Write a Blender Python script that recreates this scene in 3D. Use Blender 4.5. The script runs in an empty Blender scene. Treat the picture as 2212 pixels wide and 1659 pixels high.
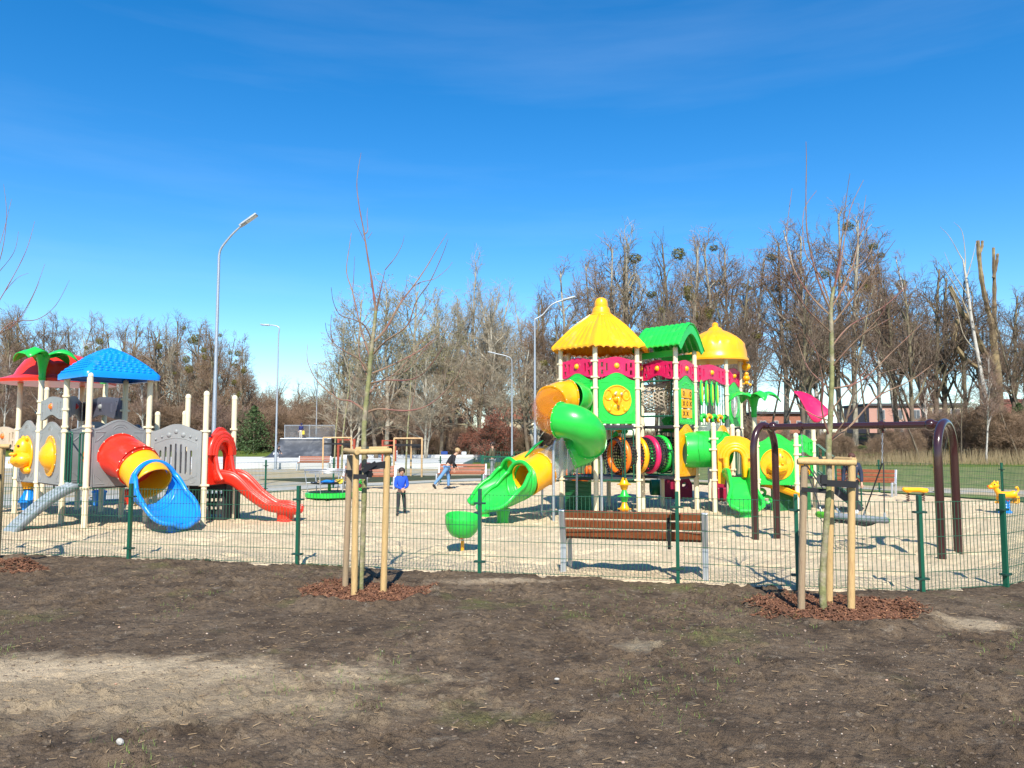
import bpy, bmesh, math, random
import numpy as np
from mathutils import Vector, Matrix
from mathutils.geometry import tessellate_polygon
V = Vector
PI = math.pi
rad = math.radians
random.seed(7)
scene = bpy.context.scene
COL = scene.collection

# ------------------------------------------------------------------ camera
CAMH, PITCH, FPX = 1.72, rad(4.3), 1640.0
cam_d = bpy.data.cameras.new('camera')
cam = bpy.data.objects.new('camera', cam_d)
COL.objects.link(cam)
cam.location = (0, 0, CAMH)
cam.rotation_euler = (rad(90) + PITCH, 0, 0)
cam_d.sensor_width = 36
cam_d.lens = 36 * FPX / 2212
cam_d.clip_start = 0.1
cam_d.clip_end = 9000
scene.camera = cam
scene.render.resolution_x = 1024
scene.render.resolution_y = 768

# ------------------------------------------------------------------ sky and sun
SUN_EL, SUN_AZ = 45.0, -2.0       # the light travels towards +Y, a touch to the left
world = bpy.data.worlds.new('World')
scene.world = world
world.use_nodes = True
wn, wl = world.node_tree.nodes, world.node_tree.links
wn.clear()
w_out = wn.new('ShaderNodeOutputWorld')
w_bg = wn.new('ShaderNodeBackground')
w_sky = wn.new('ShaderNodeTexSky')
w_sky.sky_type = 'NISHITA'
w_sky.sun_disc = False
w_sky.sun_elevation = rad(SUN_EL)
w_sky.sun_rotation = rad(180 + SUN_AZ)
w_sky.altitude = 50
w_sky.air_density = 0.9
w_sky.dust_density = 0.35
w_sky.ozone_density = 2.2
w_hsv = wn.new('ShaderNodeHueSaturation')
w_hsv.inputs['Saturation'].default_value = 1.42
w_hsv.inputs['Value'].default_value = 1.15
w_tc = wn.new('ShaderNodeTexCoord')
w_map = wn.new('ShaderNodeMapping')
w_map.inputs['Scale'].default_value = (1.0, 1.2, 9.0)
w_map.inputs['Rotation'].default_value = (0, rad(12), 0)
w_noise = wn.new('ShaderNodeTexNoise')
w_noise.inputs['Scale'].default_value = 1.6
w_noise.inputs['Detail'].default_value = 7
w_noise.inputs['Roughness'].default_value = 0.55
w_ramp = wn.new('ShaderNodeMapRange')
w_ramp.inputs['From Min'].default_value = 0.52
w_ramp.inputs['From Max'].default_value = 0.85
w_ramp.inputs['To Max'].default_value = 0.05
w_mix = wn.new('ShaderNodeMixRGB')
w_mix.inputs['Color2'].default_value = (7.0, 8.0, 9.0, 1)
w_bg.inputs['Strength'].default_value = 0.122
wl.new(w_sky.outputs[0], w_hsv.inputs['Color'])
wl.new(w_tc.outputs['Generated'], w_map.inputs['Vector'])
wl.new(w_map.outputs[0], w_noise.inputs['Vector'])
wl.new(w_noise.outputs['Fac'], w_ramp.inputs['Value'])
wl.new(w_ramp.outputs[0], w_mix.inputs['Fac'])
wl.new(w_hsv.outputs[0], w_mix.inputs['Color1'])
wl.new(w_mix.outputs[0], w_bg.inputs['Color'])
wl.new(w_bg.outputs[0], w_out.inputs['Surface'])

sun_d = bpy.data.lights.new('sun', 'SUN')
sun_d.energy = 5.0
sun_d.angle = rad(0.5)
sun_d.color = (1.0, 0.94, 0.83)
sun = bpy.data.objects.new('sun', sun_d)
COL.objects.link(sun)
_ld = V((math.sin(rad(SUN_AZ)), math.cos(rad(SUN_AZ)), -math.tan(rad(SUN_EL)))).normalized()
sun.rotation_euler = _ld.to_track_quat('-Z', 'Y').to_euler()
scene.view_settings.view_transform = 'Standard'
scene.view_settings.look = 'None'
scene.view_settings.exposure = 0.62
scene.view_settings.gamma = 1.0

# ------------------------------------------------------------------ helpers
def P(u, v, D):
    a = (u - 1106) / FPX; b = (829.5 - v) / FPX
    t = D / (math.cos(PITCH) - b * math.sin(PITCH))
    return V((a * t, D, CAMH + t * (math.sin(PITCH) + b * math.cos(PITCH))))
def G(u, v, z=0.0):
    a = (u - 1106) / FPX; b = (829.5 - v) / FPX
    s = math.sin(PITCH) + b * math.cos(PITCH)
    t = (z - CAMH) / s
    return V((a * t, t * (math.cos(PITCH) - b * math.sin(PITCH)), z))

def srgb(h):
    if isinstance(h, str):
        h = [int(h[i:i + 2], 16) / 255 for i in (0, 2, 4)]
    return tuple((c / 12.92 if c <= .04045 else ((c + .055) / 1.055) ** 2.4) for c in h)

MATS = {}
def mat(name, col, rough=.5, metal=0., var=.08, vscale=6., bump=0., bscale=60., spec=.5,
        trans=0., ior=1.45, alpha=1., coat=0., col2=None, c2scale=3., c2lo=.45, c2hi=.6, coord='Object', sub=0., stretch=None):
    if name in MATS: return MATS[name]
    m = bpy.data.materials.new(name); m.use_nodes = True
    n, l = m.node_tree.nodes, m.node_tree.links
    b = n['Principled BSDF']
    b.inputs['Roughness'].default_value = rough
    b.inputs['Metallic'].default_value = metal
    b.inputs['Specular IOR Level'].default_value = spec
    b.inputs['Transmission Weight'].default_value = trans
    b.inputs['IOR'].default_value = ior
    b.inputs['Alpha'].default_value = alpha
    b.inputs['Coat Weight'].default_value = coat
    tc = n.new('ShaderNodeTexCoord')
    if stretch:
        mp_ = n.new('ShaderNodeMapping'); mp_.inputs['Scale'].default_value = stretch; l.new(tc.outputs[coord], mp_.inputs['Vector'])
        tc = mp_; coord = 'Vector'
    nz = n.new('ShaderNodeTexNoise'); nz.inputs['Scale'].default_value = vscale; nz.inputs['Detail'].default_value = 5
    l.new(tc.outputs[coord], nz.inputs['Vector'])
    mr = n.new('ShaderNodeMapRange'); mr.inputs['From Min'].default_value = .3; mr.inputs['From Max'].default_value = .7
    mr.inputs['To Min'].default_value = 1 - var; mr.inputs['To Max'].default_value = 1 + var
    l.new(nz.outputs['Fac'], mr.inputs['Value'])
    base = None
    if col2 is not None:
        nb = n.new('ShaderNodeTexNoise'); nb.inputs['Scale'].default_value = c2scale; nb.inputs['Detail'].default_value = 8
        nb.inputs['Roughness'].default_value = .65
        l.new(tc.outputs[coord], nb.inputs['Vector'])
        r2 = n.new('ShaderNodeMapRange'); r2.inputs['From Min'].default_value = c2lo; r2.inputs['From Max'].default_value = c2hi
        l.new(nb.outputs['Fac'], r2.inputs['Value'])
        mx = n.new('ShaderNodeMixRGB'); mx.inputs['Color1'].default_value = (*col, 1); mx.inputs['Color2'].default_value = (*col2, 1)
        l.new(r2.outputs[0], mx.inputs['Fac']); base = mx.outputs[0]
    mul = n.new('ShaderNodeMixRGB'); mul.blend_type = 'MULTIPLY'; mul.inputs['Fac'].default_value = 1
    mul.inputs['Color1'].default_value = (*col, 1)
    if base: l.new(base, mul.inputs['Color1'])
    l.new(mr.outputs[0], mul.inputs['Color2'])
    l.new(mul.outputs[0], b.inputs['Base Color'])
    if bump > 0:
        nb2 = n.new('ShaderNodeTexNoise'); nb2.inputs['Scale'].default_value = bscale; nb2.inputs['Detail'].default_value = 6
        l.new(tc.outputs[coord], nb2.inputs['Vector'])
        bp = n.new('ShaderNodeBump'); bp.inputs['Strength'].default_value = min(1, bump); bp.inputs['Distance'].default_value = .02
        l.new(nb2.outputs['Fac'], bp.inputs['Height']); l.new(bp.outputs[0], b.inputs['Normal'])
    MATS[name] = m
    return m

def plastic(name, col, rough=.32):
    g_ = sum(col) / 3
    return mat(name, col, rough, var=.10, vscale=2.6, bump=.04, bscale=140, coat=.10, col2=tuple(c * .70 + g_ * .22 + .02 for c in col), c2scale=3.5, c2lo=.55, c2hi=.85)
YEL = plastic('yellow_plastic', (.88, .385, .006))
GRN = plastic('green_plastic', (.02, .50, .055))
RED = plastic('red_plastic', (.74, .030, .012))
BLU = plastic('blue_plastic', (.006, .225, .72))
PNK = plastic('magenta_plastic', (.62, .013, .095), .4)
ORG = plastic('orange_plastic', (.80, .16, .01))
GRY = plastic('grey_plastic', (.25, .262, .258), .5)
BEI = plastic('beige_plastic', (.52, .42, .30), .5)
CRM = mat('cream_paint', (.76, .66, .45), .38, var=.05, vscale=3, bump=.02)
DKG = mat('dark_green_paint', (.008, .085, .048), .35, var=.08)
BLK = mat('black_rubber', (.014, .014, .017), .6, var=.2)
DCK = mat('dark_deck', (.035, .038, .045), .6, var=.2, vscale=20)
CLR = mat('clear_plastic', (.62, .66, .66), .06, var=.02, trans=0.0, alpha=.17, spec=.7)
AMB = mat('amber_plastic', (.55, .17, .01), .07, var=.02, alpha=.27, spec=.7)
BOLT = mat('pale_bolt', (.70, .62, .46), .35)
SLV = mat('galvanised_steel', (.40, .43, .46), .42, metal=.55, var=.12, vscale=25)
WHT = mat('white_paint', (.72, .74, .78), .4, var=.04)
BRN = mat('maroon_steel', (.040, .014, .014), .20, var=.06, coat=.4)
WOODB = mat('brown_slat_wood', (.24, .068, .024), .45, var=.22, vscale=14, bump=.15, bscale=90)
STK = mat('stake_pine', (.52, .35, .15), .7, var=.22, vscale=9, bump=.4, bscale=45, col2=(.33, .19, .08), c2scale=9, c2lo=.5, c2hi=.72, stretch=(3, 3, .35))
STK2 = mat('weathered_stake', (.34, .25, .15), .8, var=.3, vscale=9, bump=.4, bscale=45, col2=(.20, .13, .08), c2scale=9, c2lo=.45, c2hi=.7, stretch=(3, 3, .35))
STRAP = mat('black_strap', (.012, .012, .014), .7)
ROPE = mat('beige_rope', (.52, .44, .33), .8, var=.2, vscale=40)
DROP = mat('dark_rope', (.03, .03, .032), .8)
LIMEP = plastic('lime_plastic', (.55, .75, .02))
TEALP = plastic('teal_plastic', (.01, .30, .15))

WM = {}                     # world matrix of each object, by name
def register(o, parent=None, loc=None, rotz=0):
    COL.objects.link(o)
    if parent is not None:
        o.parent = parent; WM[o.name] = WM[parent.name]
    else:
        m = Matrix.Translation(loc if loc is not None else V((0, 0, 0))) @ Matrix.Rotation(rotz, 4, 'Z')
        WM[o.name] = m
        o.location = m.translation; o.rotation_euler = (0, 0, rotz)
    return o
def tag(o, label=None, cat=None, group=None, kind=None):
    if label: o['label'] = label
    if cat: o['category'] = cat
    if group: o['group'] = group
    if kind: o['kind'] = kind
    return o
def thing(name, label, cat, loc=(0, 0, 0), rotz=0, group=None):
    o = bpy.data.objects.new(name, None)
    o.empty_display_size = .2
    register(o, None, V(loc), rotz)
    return tag(o, label, cat, group)

class MB:
    """collects shapes (world coordinates unless built with local=True) and links them as ONE mesh"""
    def __init__(s): s.v = []; s.f = []; s.mi = []; s.cur = 0
    def add(s, vs, fs):
        o = len(s.v); s.v.extend([tuple(p) for p in vs])
        for f in fs: s.f.append(tuple(i + o for i in f)); s.mi.append(s.cur)
        return s
    def box(s, c, size, M=None):
        x, y, z = [q / 2 for q in size]; c = V(c)
        vs = [V((i * x, j * y, k * z)) for i in (-1, 1) for j in (-1, 1) for k in (-1, 1)]
        if M is not None: vs = [M @ p for p in vs]
        return s.add([c + p for p in vs], [(0, 1, 3, 2), (4, 6, 7, 5), (0, 4, 5, 1), (2, 3, 7, 6), (0, 2, 6, 4), (1, 5, 7, 3)])
    def bar(s, a, b, w, h, up=V((0, 0, 1))):
        a, b = V(a), V(b); d = (b - a); L = d.length
        if L < 1e-6: return s
        d = d / L; sd = d.cross(up)
        if sd.length < 1e-4: sd = d.cross(V((0, 1, 0)))
        sd.normalize(); u2 = sd.cross(d)
        M = Matrix((d, sd, u2)).transposed()
        return s.box((a + b) / 2, (L, w, h), M)
    def tube(s, pts, r, n=8, cap=True, closed=False):
        pts = [V(p) for p in pts]; N = len(pts)
        rs = list(r) if isinstance(r, (list, tuple)) else [r] * N
        tang = []
        for i in range(N):
            a = pts[(i - 1) % N] if (closed or i > 0) else pts[0]
            b = pts[(i + 1) % N] if (closed or i < N - 1) else pts[-1]
            t = b - a
            tang.append(t.normalized() if t.length > 1e-9 else V((0, 0, 1)))
        ref = V((0, 0, 1)) if abs(tang[0].z) < .9 else V((1, 0, 0))
        nrm = (ref - tang[0] * ref.dot(tang[0])).normalized()
        vs = []
        for i in range(N):
            nrm = nrm - tang[i] * nrm.dot(tang[i])
            if nrm.length < 1e-6: nrm = tang[i].orthogonal()
            nrm.normalize(); bn = tang[i].cross(nrm)
            for k in range(n):
                a = 2 * PI * k / n
                vs.append(pts[i] + (nrm * math.cos(a) + bn * math.sin(a)) * rs[i])
        fs = []
        for i in range(N if closed else N - 1):
            j = (i + 1) % N
            for k in range(n):
                k2 = (k + 1) % n
                fs.append((i * n + k, i * n + k2, j * n + k2, j * n + k))
        if cap and not closed:
            fs.append(tuple(range(n - 1, -1, -1))); fs.append(tuple((N - 1) * n + k for k in range(n)))
        return s.add(vs, fs)
    def cyl(s, a, b, r, n=16): return s.tube([a, b], r, n)
    def lathe(s, prof, o, n=24, ax=V((0, 0, 1)), ref=None, fl=None):
        ax = V(ax).normalized(); o = V(o)
        e1 = V(ref).normalized() if ref is not None else ax.orthogonal().normalized()
        e2 = ax.cross(e1); vs = []
        for (r, z) in prof:
            for k in range(n):
                a = 2 * PI * k / n
                rr = r * (fl(a, r, z) if fl else 1)
                vs.append(o + ax * z + (e1 * math.cos(a) + e2 * math.sin(a)) * rr)
        fs = []
        for i in range(len(prof) - 1):
            for k in range(n):
                k2 = (k + 1) % n
                fs.append((i * n + k, i * n + k2, (i + 1) * n + k2, (i + 1) * n + k))
        if prof[0][0] > 1e-5: fs.append(tuple(range(n - 1, -1, -1)))
        if prof[-1][0] > 1e-5: fs.append(tuple((len(prof) - 1) * n + k for k in range(n)))
        return s.add(vs, fs)
    def ball(s, c, r, n=14, m=9, M=None):
        c = V(c); r = r if isinstance(r, (tuple, list)) else (r, r, r); vs = []; fs = []
        for i in range(m + 1):
            t = PI * i / m
            for k in range(n):
                a = 2 * PI * k / n
                p = V((r[0] * math.sin(t) * math.cos(a), r[1] * math.sin(t) * math.sin(a), r[2] * math.cos(t)))
                vs.append(c + (M @ p if M is not None else p))
        for i in range(m):
            for k in range(n):
                k2 = (k + 1) % n; fs.append((i * n + k, (i + 1) * n + k, (i + 1) * n + k2, i * n + k2))
        return s.add(vs, fs)
    def slab(s, fr, outline, d0, d1, holes=()):
        """outline and holes in frame (x, z), from depth d0 to d1 along the frame's normal"""
        loops = [list(outline)] + [list(h) for h in holes]
        flat = [p for lp in loops for p in lp]
        tris = tessellate_polygon([[V((p[0], p[1], 0)) for p in lp] for lp in loops])
        n = len(flat)
        vs = [fr(p[0], d0, p[1]) for p in flat] + [fr(p[0], d1, p[1]) for p in flat]
        fs = []
        for t in tris:
            fs.append(tuple(t)); fs.append(tuple(i + n for i in reversed(t)))
        o = 0
        for lp in loops:
            for i in range(len(lp)):
                j = (i + 1) % len(lp); fs.append((o + i, o + j, o + j + n, o + i + n))
            o += len(lp)
        return s.add(vs, fs)
    def grid(s, rows, closed=False):
        R, C = len(rows), len(rows[0]); vs = [p for r in rows for p in r]; fs = []
        for i in range(R - 1):
            for j in range(C if closed else C - 1):
                j2 = (j + 1) % C; fs.append((i * C + j, i * C + j2, (i + 1) * C + j2, (i + 1) * C + j))
        return s.add(vs, fs)
    def build(s, name, m, parent=None, local=False, smooth=40, bevel=0, solid=0, fix=True, seg=2, loc=None, rotz=0):
        me = bpy.data.meshes.new(name)
        o = bpy.data.objects.new(name, me)
        register(o, parent, loc, rotz)
        vs = s.v
        if not local:
            W = WM[o.name].inverted(); vs = [W @ V(p) for p in vs]
        me.from_pydata([tuple(p) for p in vs], [], s.f)
        ms = m if isinstance(m, (list, tuple)) else [m]
        for q in ms: me.materials.append(q)
        if len(ms) > 1: me.polygons.foreach_set('material_index', s.mi)
        if fix and len(s.f) < 40000:
            bm = bmesh.new(); bm.from_mesh(me)
            if solid or bevel: bmesh.ops.remove_doubles(bm, verts=bm.verts, dist=1e-5)
            bmesh.ops.recalc_face_normals(bm, faces=bm.faces); bm.to_mesh(me); bm.free()
        if smooth:
            me.polygons.foreach_set('use_smooth', [True] * len(me.polygons))
            if smooth < 180: me.set_sharp_from_angle(angle=rad(smooth))
        if solid:
            md = o.modifiers.new('solid', 'SOLIDIFY'); md.thickness = solid; md.offset = 0
        if bevel:
            md = o.modifiers.new('bevel', 'BEVEL'); md.width = bevel; md.segments = seg; md.limit_method = 'ANGLE'; md.angle_limit = rad(50)
            md.harden_normals = False
        return o

def copy_tree(o, parent=None, loc=None, rotz=None, scale=None):
    c = o.copy(); COL.objects.link(c); c.parent = parent
    if loc is not None: c.location = loc
    if rotz is not None: c.rotation_euler = (0, 0, rotz)
    if scale is not None: c.scale = scale
    for ch in [q for q in o.children]: copy_tree(ch, c)
    return c

class Frame:
    def __init__(s, a, b, z0=0., flip=False):
        a, b = V((a[0], a[1], 0)), V((b[0], b[1], 0))
        s.o = V((a.x, a.y, z0)); s.w = (b - a).length; s.x = (b - a) / s.w
        s.n = s.x.cross(V((0, 0, 1)))
        if flip: s.n = -s.n
    def __call__(s, x, d, z): return s.o + s.x * x + s.n * d + V((0, 0, z))

def circle(cx, cz, r, n=24, rz=None, a0=0):
    rz = rz or r
    return [(cx + r * math.cos(a0 + 2 * PI * k / n), cz + rz * math.sin(a0 + 2 * PI * k / n)) for k in range(n)]
def rrect(x0, z0, x1, z1, r=.02, n=3):
    pts = []
    for (cx, cz, a) in ((x1 - r, z0 + r, -PI / 2), (x1 - r, z1 - r, 0), (x0 + r, z1 - r, PI / 2), (x0 + r, z0 + r, PI)):
        for k in range(n + 1):
            t = a + PI / 2 * k / n; pts.append((cx + r * math.cos(t), cz + r * math.sin(t)))
    return pts
def smooth_path(pts, n=6):
    """Catmull-Rom through pts"""
    pts = [V(p) for p in pts]; out = []
    for i in range(len(pts) - 1):
        p0 = pts[max(0, i - 1)]; p1 = pts[i]; p2 = pts[i + 1]; p3 = pts[min(len(pts) - 1, i + 2)]
        for k in range(n):
            t = k / n
            out.append(.5 * ((2 * p1) + (p2 - p0) * t + (2 * p0 - 5 * p1 + 4 * p2 - p3) * t * t + (3 * p1 - p0 - 3 * p2 + p3) * t ** 3))
    out.append(pts[-1])
    return out
def lerp_list(vals, n):
    out = []
    for i in range(len(vals) - 1):
        for k in range(n): out.append(vals[i] + (vals[i + 1] - vals[i]) * k / n)
    out.append(vals[-1]); return out

# ------------------------------------------------------------------ numpy noise
def vnoise(x, y, seed=0):
    xi = np.floor(x).astype(np.int64); yi = np.floor(y).astype(np.int64)
    xf = x - xi; yf = y - yi
    def h(a, b):
        n = (a * 374761393 + b * 668265263 + seed * 974634777) & 0xffffffff
        n = ((n ^ (n >> 13)) * 1274126177) & 0xffffffff
        return ((n ^ (n >> 16)) & 0xffff) / 65535.0
    u = xf * xf * (3 - 2 * xf); w = yf * yf * (3 - 2 * yf)
    return (h(xi, yi) * (1 - u) + h(xi + 1, yi) * u) * (1 - w) + (h(xi, yi + 1) * (1 - u) + h(xi + 1, yi + 1) * u) * w
def fbm(x, y, sc, octv=4, seed=0, gain=.5):
    t = 0; a = 1; s = 0
    for k in range(octv):
        t = t + a * vnoise(x * sc * 2 ** k + 17.3 * k, y * sc * 2 ** k - 9.1 * k, seed + k); s += a; a *= gain
    return t / s - .5
def np_sheet(name, X, Y, Z, m, kind='structure', smooth=True):
    R, C = X.shape
    me = bpy.data.meshes.new(name); o = bpy.data.objects.new(name, me); register(o)
    me.vertices.add(R * C); me.vertices.foreach_set('co', np.stack([X, Y, Z], -1).astype(np.float32).ravel())
    i = np.arange(R * C).reshape(R, C)
    q = np.stack([i[:-1, :-1], i[:-1, 1:], i[1:, 1:], i[1:, :-1]], -1).reshape(-1, 4)
    me.loops.add(q.size); me.loops.foreach_set('vertex_index', q.ravel())
    me.polygons.add(len(q)); me.polygons.foreach_set('loop_start', np.arange(0, q.size, 4))
    me.polygons.foreach_set('use_smooth', np.ones(len(q), bool) if smooth else np.zeros(len(q), bool))
    me.update(calc_edges=True); me.materials.append(m)
    o['kind'] = kind
    return o
# ------------------------------------------------------------------ fence lines and ground
NEAR = [G(-190, 1186), G(-36, 1198), G(278, 1208), G(642, 1222), G(1036, 1240), G(1465, 1257), G(1724, 1272), G(1993, 1281), G(2174, 1270)]
NEAR = [V((-13.2, 12.7, 0)), V((-10.7, 12.2, 0))] + NEAR[1:]
NEAR_R = [V((7.7, 10.5, 0)), V((9.8, 12.0, 0)), V((11.9, 14.2, 0)), V((13.4, 17.0, 0)), V((14.3, 19.6, 0))]
FAR = [V((-17.5, 16.0, 0)), V((-15.5, 17.6, 0)), V((-13.5, 19.3, 0)), V((-11.6, 21.2, 0)), V((-9.8, 23.1, 0)), G(573, 1066), G(720, 1055), G(843, 1049), G(951, 1042.5), G(1048, 1040),
       V((1.2, 32.8, 0)), V((3.6, 32.2, 0)), V((5.9, 31.0, 0)), V((8.1, 29.6, 0)), V((10.2, 27.9, 0)), G(1900, 1065), G(2021, 1073), G(2166.7, 1083), V((14.3, 19.6, 0))]
_nx = np.array([-26., -17.5] + [p.x for p in NEAR] + [p.x for p in NEAR_R] + [15.2]); _ny = np.array([14.6, 13.6] + [p.y for p in NEAR] + [p.y for p in NEAR_R] + [19.9])
_fx = np.array([-26.] + [p.x for p in FAR[:-1]] + [15.2]); _fy = np.array([15.2] + [p.y for p in FAR[:-1]] + [20.2])
def near_y(x): return np.interp(x, _nx, _ny)
def far_y(x): return np.interp(x, _fx, _fy)
TREE_SPOTS = [G(782, 1287), G(1784, 1322), V((-7.35, 10.5, 0))]

def ground_mat(name, cols, bump, scales, rough=.95, thr=None):
    """cols: list of (colour, noise scale, lo, hi) laid over one another"""
    m = bpy.data.materials.new(name); m.use_nodes = True
    n, l = m.node_tree.nodes, m.node_tree.links
    b = n['Principled BSDF']; b.inputs['Roughness'].default_value = rough; b.inputs['Specular IOR Level'].default_value = .15
    tc = n.new('ShaderNodeTexCoord'); cur = None
    for k, (c, sc, lo, hi) in enumerate(cols):
        if k == 0:
            rgb = n.new('ShaderNodeRGB'); rgb.outputs[0].default_value = (*c, 1); cur = rgb.outputs[0]; continue
        nz = n.new('ShaderNodeTexNoise'); nz.inputs['Scale'].default_value = sc; nz.inputs['Detail'].default_value = 9; nz.inputs['Roughness'].default_value = .68
        mp = n.new('ShaderNodeMapping'); mp.inputs['Location'].default_value = (k * 13.7, k * 5.1, 0)
        l.new(tc.outputs['Object'], mp.inputs['Vector']); l.new(mp.outputs[0], nz.inputs['Vector'])
        mr = n.new('ShaderNodeMapRange'); mr.inputs['From Min'].default_value = lo; mr.inputs['From Max'].default_value = hi
        l.new(nz.outputs['Fac'], mr.inputs['Value'])
        mx = n.new('ShaderNodeMixRGB'); mx.inputs['Color2'].default_value = (*c, 1)
        l.new(mr.outputs[0], mx.inputs['Fac']); l.new(cur, mx.inputs['Color1']); cur = mx.outputs[0]
    l.new(cur, b.inputs['Base Color'])
    h = None
    for (sc, amt) in scales:
        nz = n.new('ShaderNodeTexNoise'); nz.inputs['Scale'].default_value = sc; nz.inputs['Detail'].default_value = 5
        l.new(tc.outputs['Object'], nz.inputs['Vector'])
        bp = n.new('ShaderNodeBump'); bp.inputs['Strength'].default_value = bump; bp.inputs['Distance'].default_value = amt
        l.new(nz.outputs['Fac'], bp.inputs['Height'])
        if h: l.new(h, bp.inputs['Normal'])
        h = bp.outputs[0]
    l.new(h, b.inputs['Normal'])
    return m, cur, n, l, b, tc

# terrain height beyond the playground
def terrain(x, y):
    r = np.clip((y - 50) / 35, 0, 1); r = r * r * (3 - 2 * r)
    right = np.clip((x - 8) / 25, 0, 1)
    r2 = np.clip((y - 58) / 30, 0, 1); r2 = r2 * r2 * (3 - 2 * r2)
    base = r2 * 1.2 * (1 - right) + r * 2.55 * right
    far = np.clip((y - 95) / 200, 0, 1)
    return base + far * 1.5
# the wide ground
gx = np.concatenate([[-3000, -1500, -700, -350, -200], np.arange(-140, 141, 4), [200, 350, 700, 1500, 3000]]).astype(float)
gy = np.concatenate([[-400, -100, -30, -12], np.arange(0, 160, 3), [200, 300, 500, 900, 1800, 4000]]).astype(float)
XX, YY = np.meshgrid(gx, gy)
ZZ = terrain(XX, YY) + np.where(YY > 52, fbm(XX, YY, .12, 3, 3) * .5, 0)
ZZ = np.where((YY < 40) & (XX > -45) & (XX < 30), -.12, ZZ - .01)
m_grass, *_ = ground_mat('rough_grass', [((.085, .125, .022), 1, 0, 1), ((.13, .17, .035), 3.0, .45, .62), ((.115, .085, .045), .6, .54, .66), ((.06, .042, .025), 1.8, .58, .74)], .5, [(4, .2), (30, .05)])
np_sheet('ground', XX, YY, ZZ, m_grass)
m_wood_floor, *_ = ground_mat('woodland_floor', [((.085, .058, .032), 1, 0, 1), ((.13, .09, .05), 2.0, .45, .6), ((.07, .105, .022), .35, .47, .56), ((.05, .032, .02), 5, .55, .7)], .6, [(5, .2), (40, .05)])
wx, wy = np.meshgrid(np.arange(-120, 121, 2.0), np.arange(58, 132, 1.5))
wf = terrain(wx, wy) + .03 + fbm(wx, wy, .15, 4, 5) * .55
edge = 64 + 3 * np.sin(wx * .11) + 2 * np.sin(wx * .31 + 2) + np.where(wx > 4, 0, 12)
np_sheet('woodland_ground', wx, np.maximum(wy, edge), np.where(wy < edge, terrain(wx, edge) - .2, wf), m_wood_floor)

# sand of the playground
nxs, nys = 620, 420
su = np.linspace(0, 1, nxs); xs = -24 + su * 39.2
tv = np.linspace(0, 1, nys) ** 1.6
SX = np.repeat(xs[None, :], nys, 0)
wob = fbm(xs, xs * 0 + 3, 2.2, 5, 11, .65) * .50
y0 = near_y(xs) - .05 + wob * .5 - .06
y1 = np.maximum(far_y(xs) + .05, y0 + .1)
SY = y0[None, :] + (y1 - y0)[None, :] * tv[:, None]
SZ = fbm(SX, SY, .5, 3, 21) * .05 + fbm(SX, SY, 3.2, 4, 31) * .07 + np.minimum(0, fbm(SX, SY, 4.5, 2, 41) + .06) * .26 + .012
em = np.clip((SY - y0[None, :]) / .18, 0, 1); em2 = np.clip((y1[None, :] - SY) / .4, 0, 1)
SZ = SZ * em * np.clip(em2, .2, 1) - (1 - em) * .05 + .004
m_sand, *_ = ground_mat('pale_sand', [((.62, .49, .32), 1, 0, 1), ((.68, .545, .365), .9, .42, .62), ((.50, .39, .26), 5.0, .55, .75), ((.40, .30, .19), 38, .62, .72)], .9, [(9, .08), (45, .035), (160, .008)])
np_sheet('sand', SX, SY, SZ, m_sand)

# bare soil in the foreground
nxd, nyd = 900, 620
tx = np.linspace(-1, 1, nxd); ty = np.linspace(0, 1, nyd)
DX = np.sign(tx) * (np.abs(tx) * 9.5 + np.abs(tx) ** 4 * 9)
DX = np.repeat(DX[None, :], nyd, 0)
yb = near_y(DX[0]) + .35
DY = -4 + 6.6 * (ty[:, None] ** .35) * 0 + 0
DY = np.where(ty[:, None] < .04, -5 + (ty[:, None] / .04) * 7.6, 2.6 + (yb[None, :] - 2.6) * ((ty[:, None] - .04) / .96))
DZ = fbm(DX, DY, .35, 3, 51) * .10 + fbm(DX, DY, 2.4, 5, 61, .55) * .055
clod = np.maximum(0, fbm(DX, DY, 11, 4, 71, .65) - .07) * np.clip(fbm(DX, DY, .8, 3, 77) * 5 + .55, .12, 1)
DZ = DZ + clod * .17 + np.minimum(0, fbm(DX, DY, 5, 3, 73) + .17) * .16 + fbm(DX, DY, 26, 2, 75) * .012
for k, c in enumerate(TREE_SPOTS):
    d = np.hypot((DX - c.x - (.12, .12, 0.)[k]) / (1.12, 1.12, 1)[k], DY - c.y)
    rim = 0.62 if k != 1 else .74
    DZ = DZ + np.exp(-((d - rim) / .17) ** 2) * (.055 + fbm(DX, DY, 6, 3, 81) * .14) + np.exp(-(d / .5) ** 2) * .02
ef = np.clip((yb[None, :] - DY) / .30, 0, 1)
DZ = (DZ * ef) - .035 * (1 - ef) - .01 + .012
DZ = np.where(ty[:, None] < .04, -.01, DZ)
m_soil, cur, n, l, b, tc = ground_mat('bare_soil',
    [((.124, .087, .056), 1, 0, 1), ((.170, .124, .082), 1.1, .44, .62), ((.062, .044, .030), 2.6, .48, .66), ((.23, .185, .135), 7, .56, .72), ((.046, .036, .028), 16, .52, .68), ((.125, .120, .048), .7, .57, .70)],
    .9, [(14, .06), (60, .025), (190, .01)])
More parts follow.
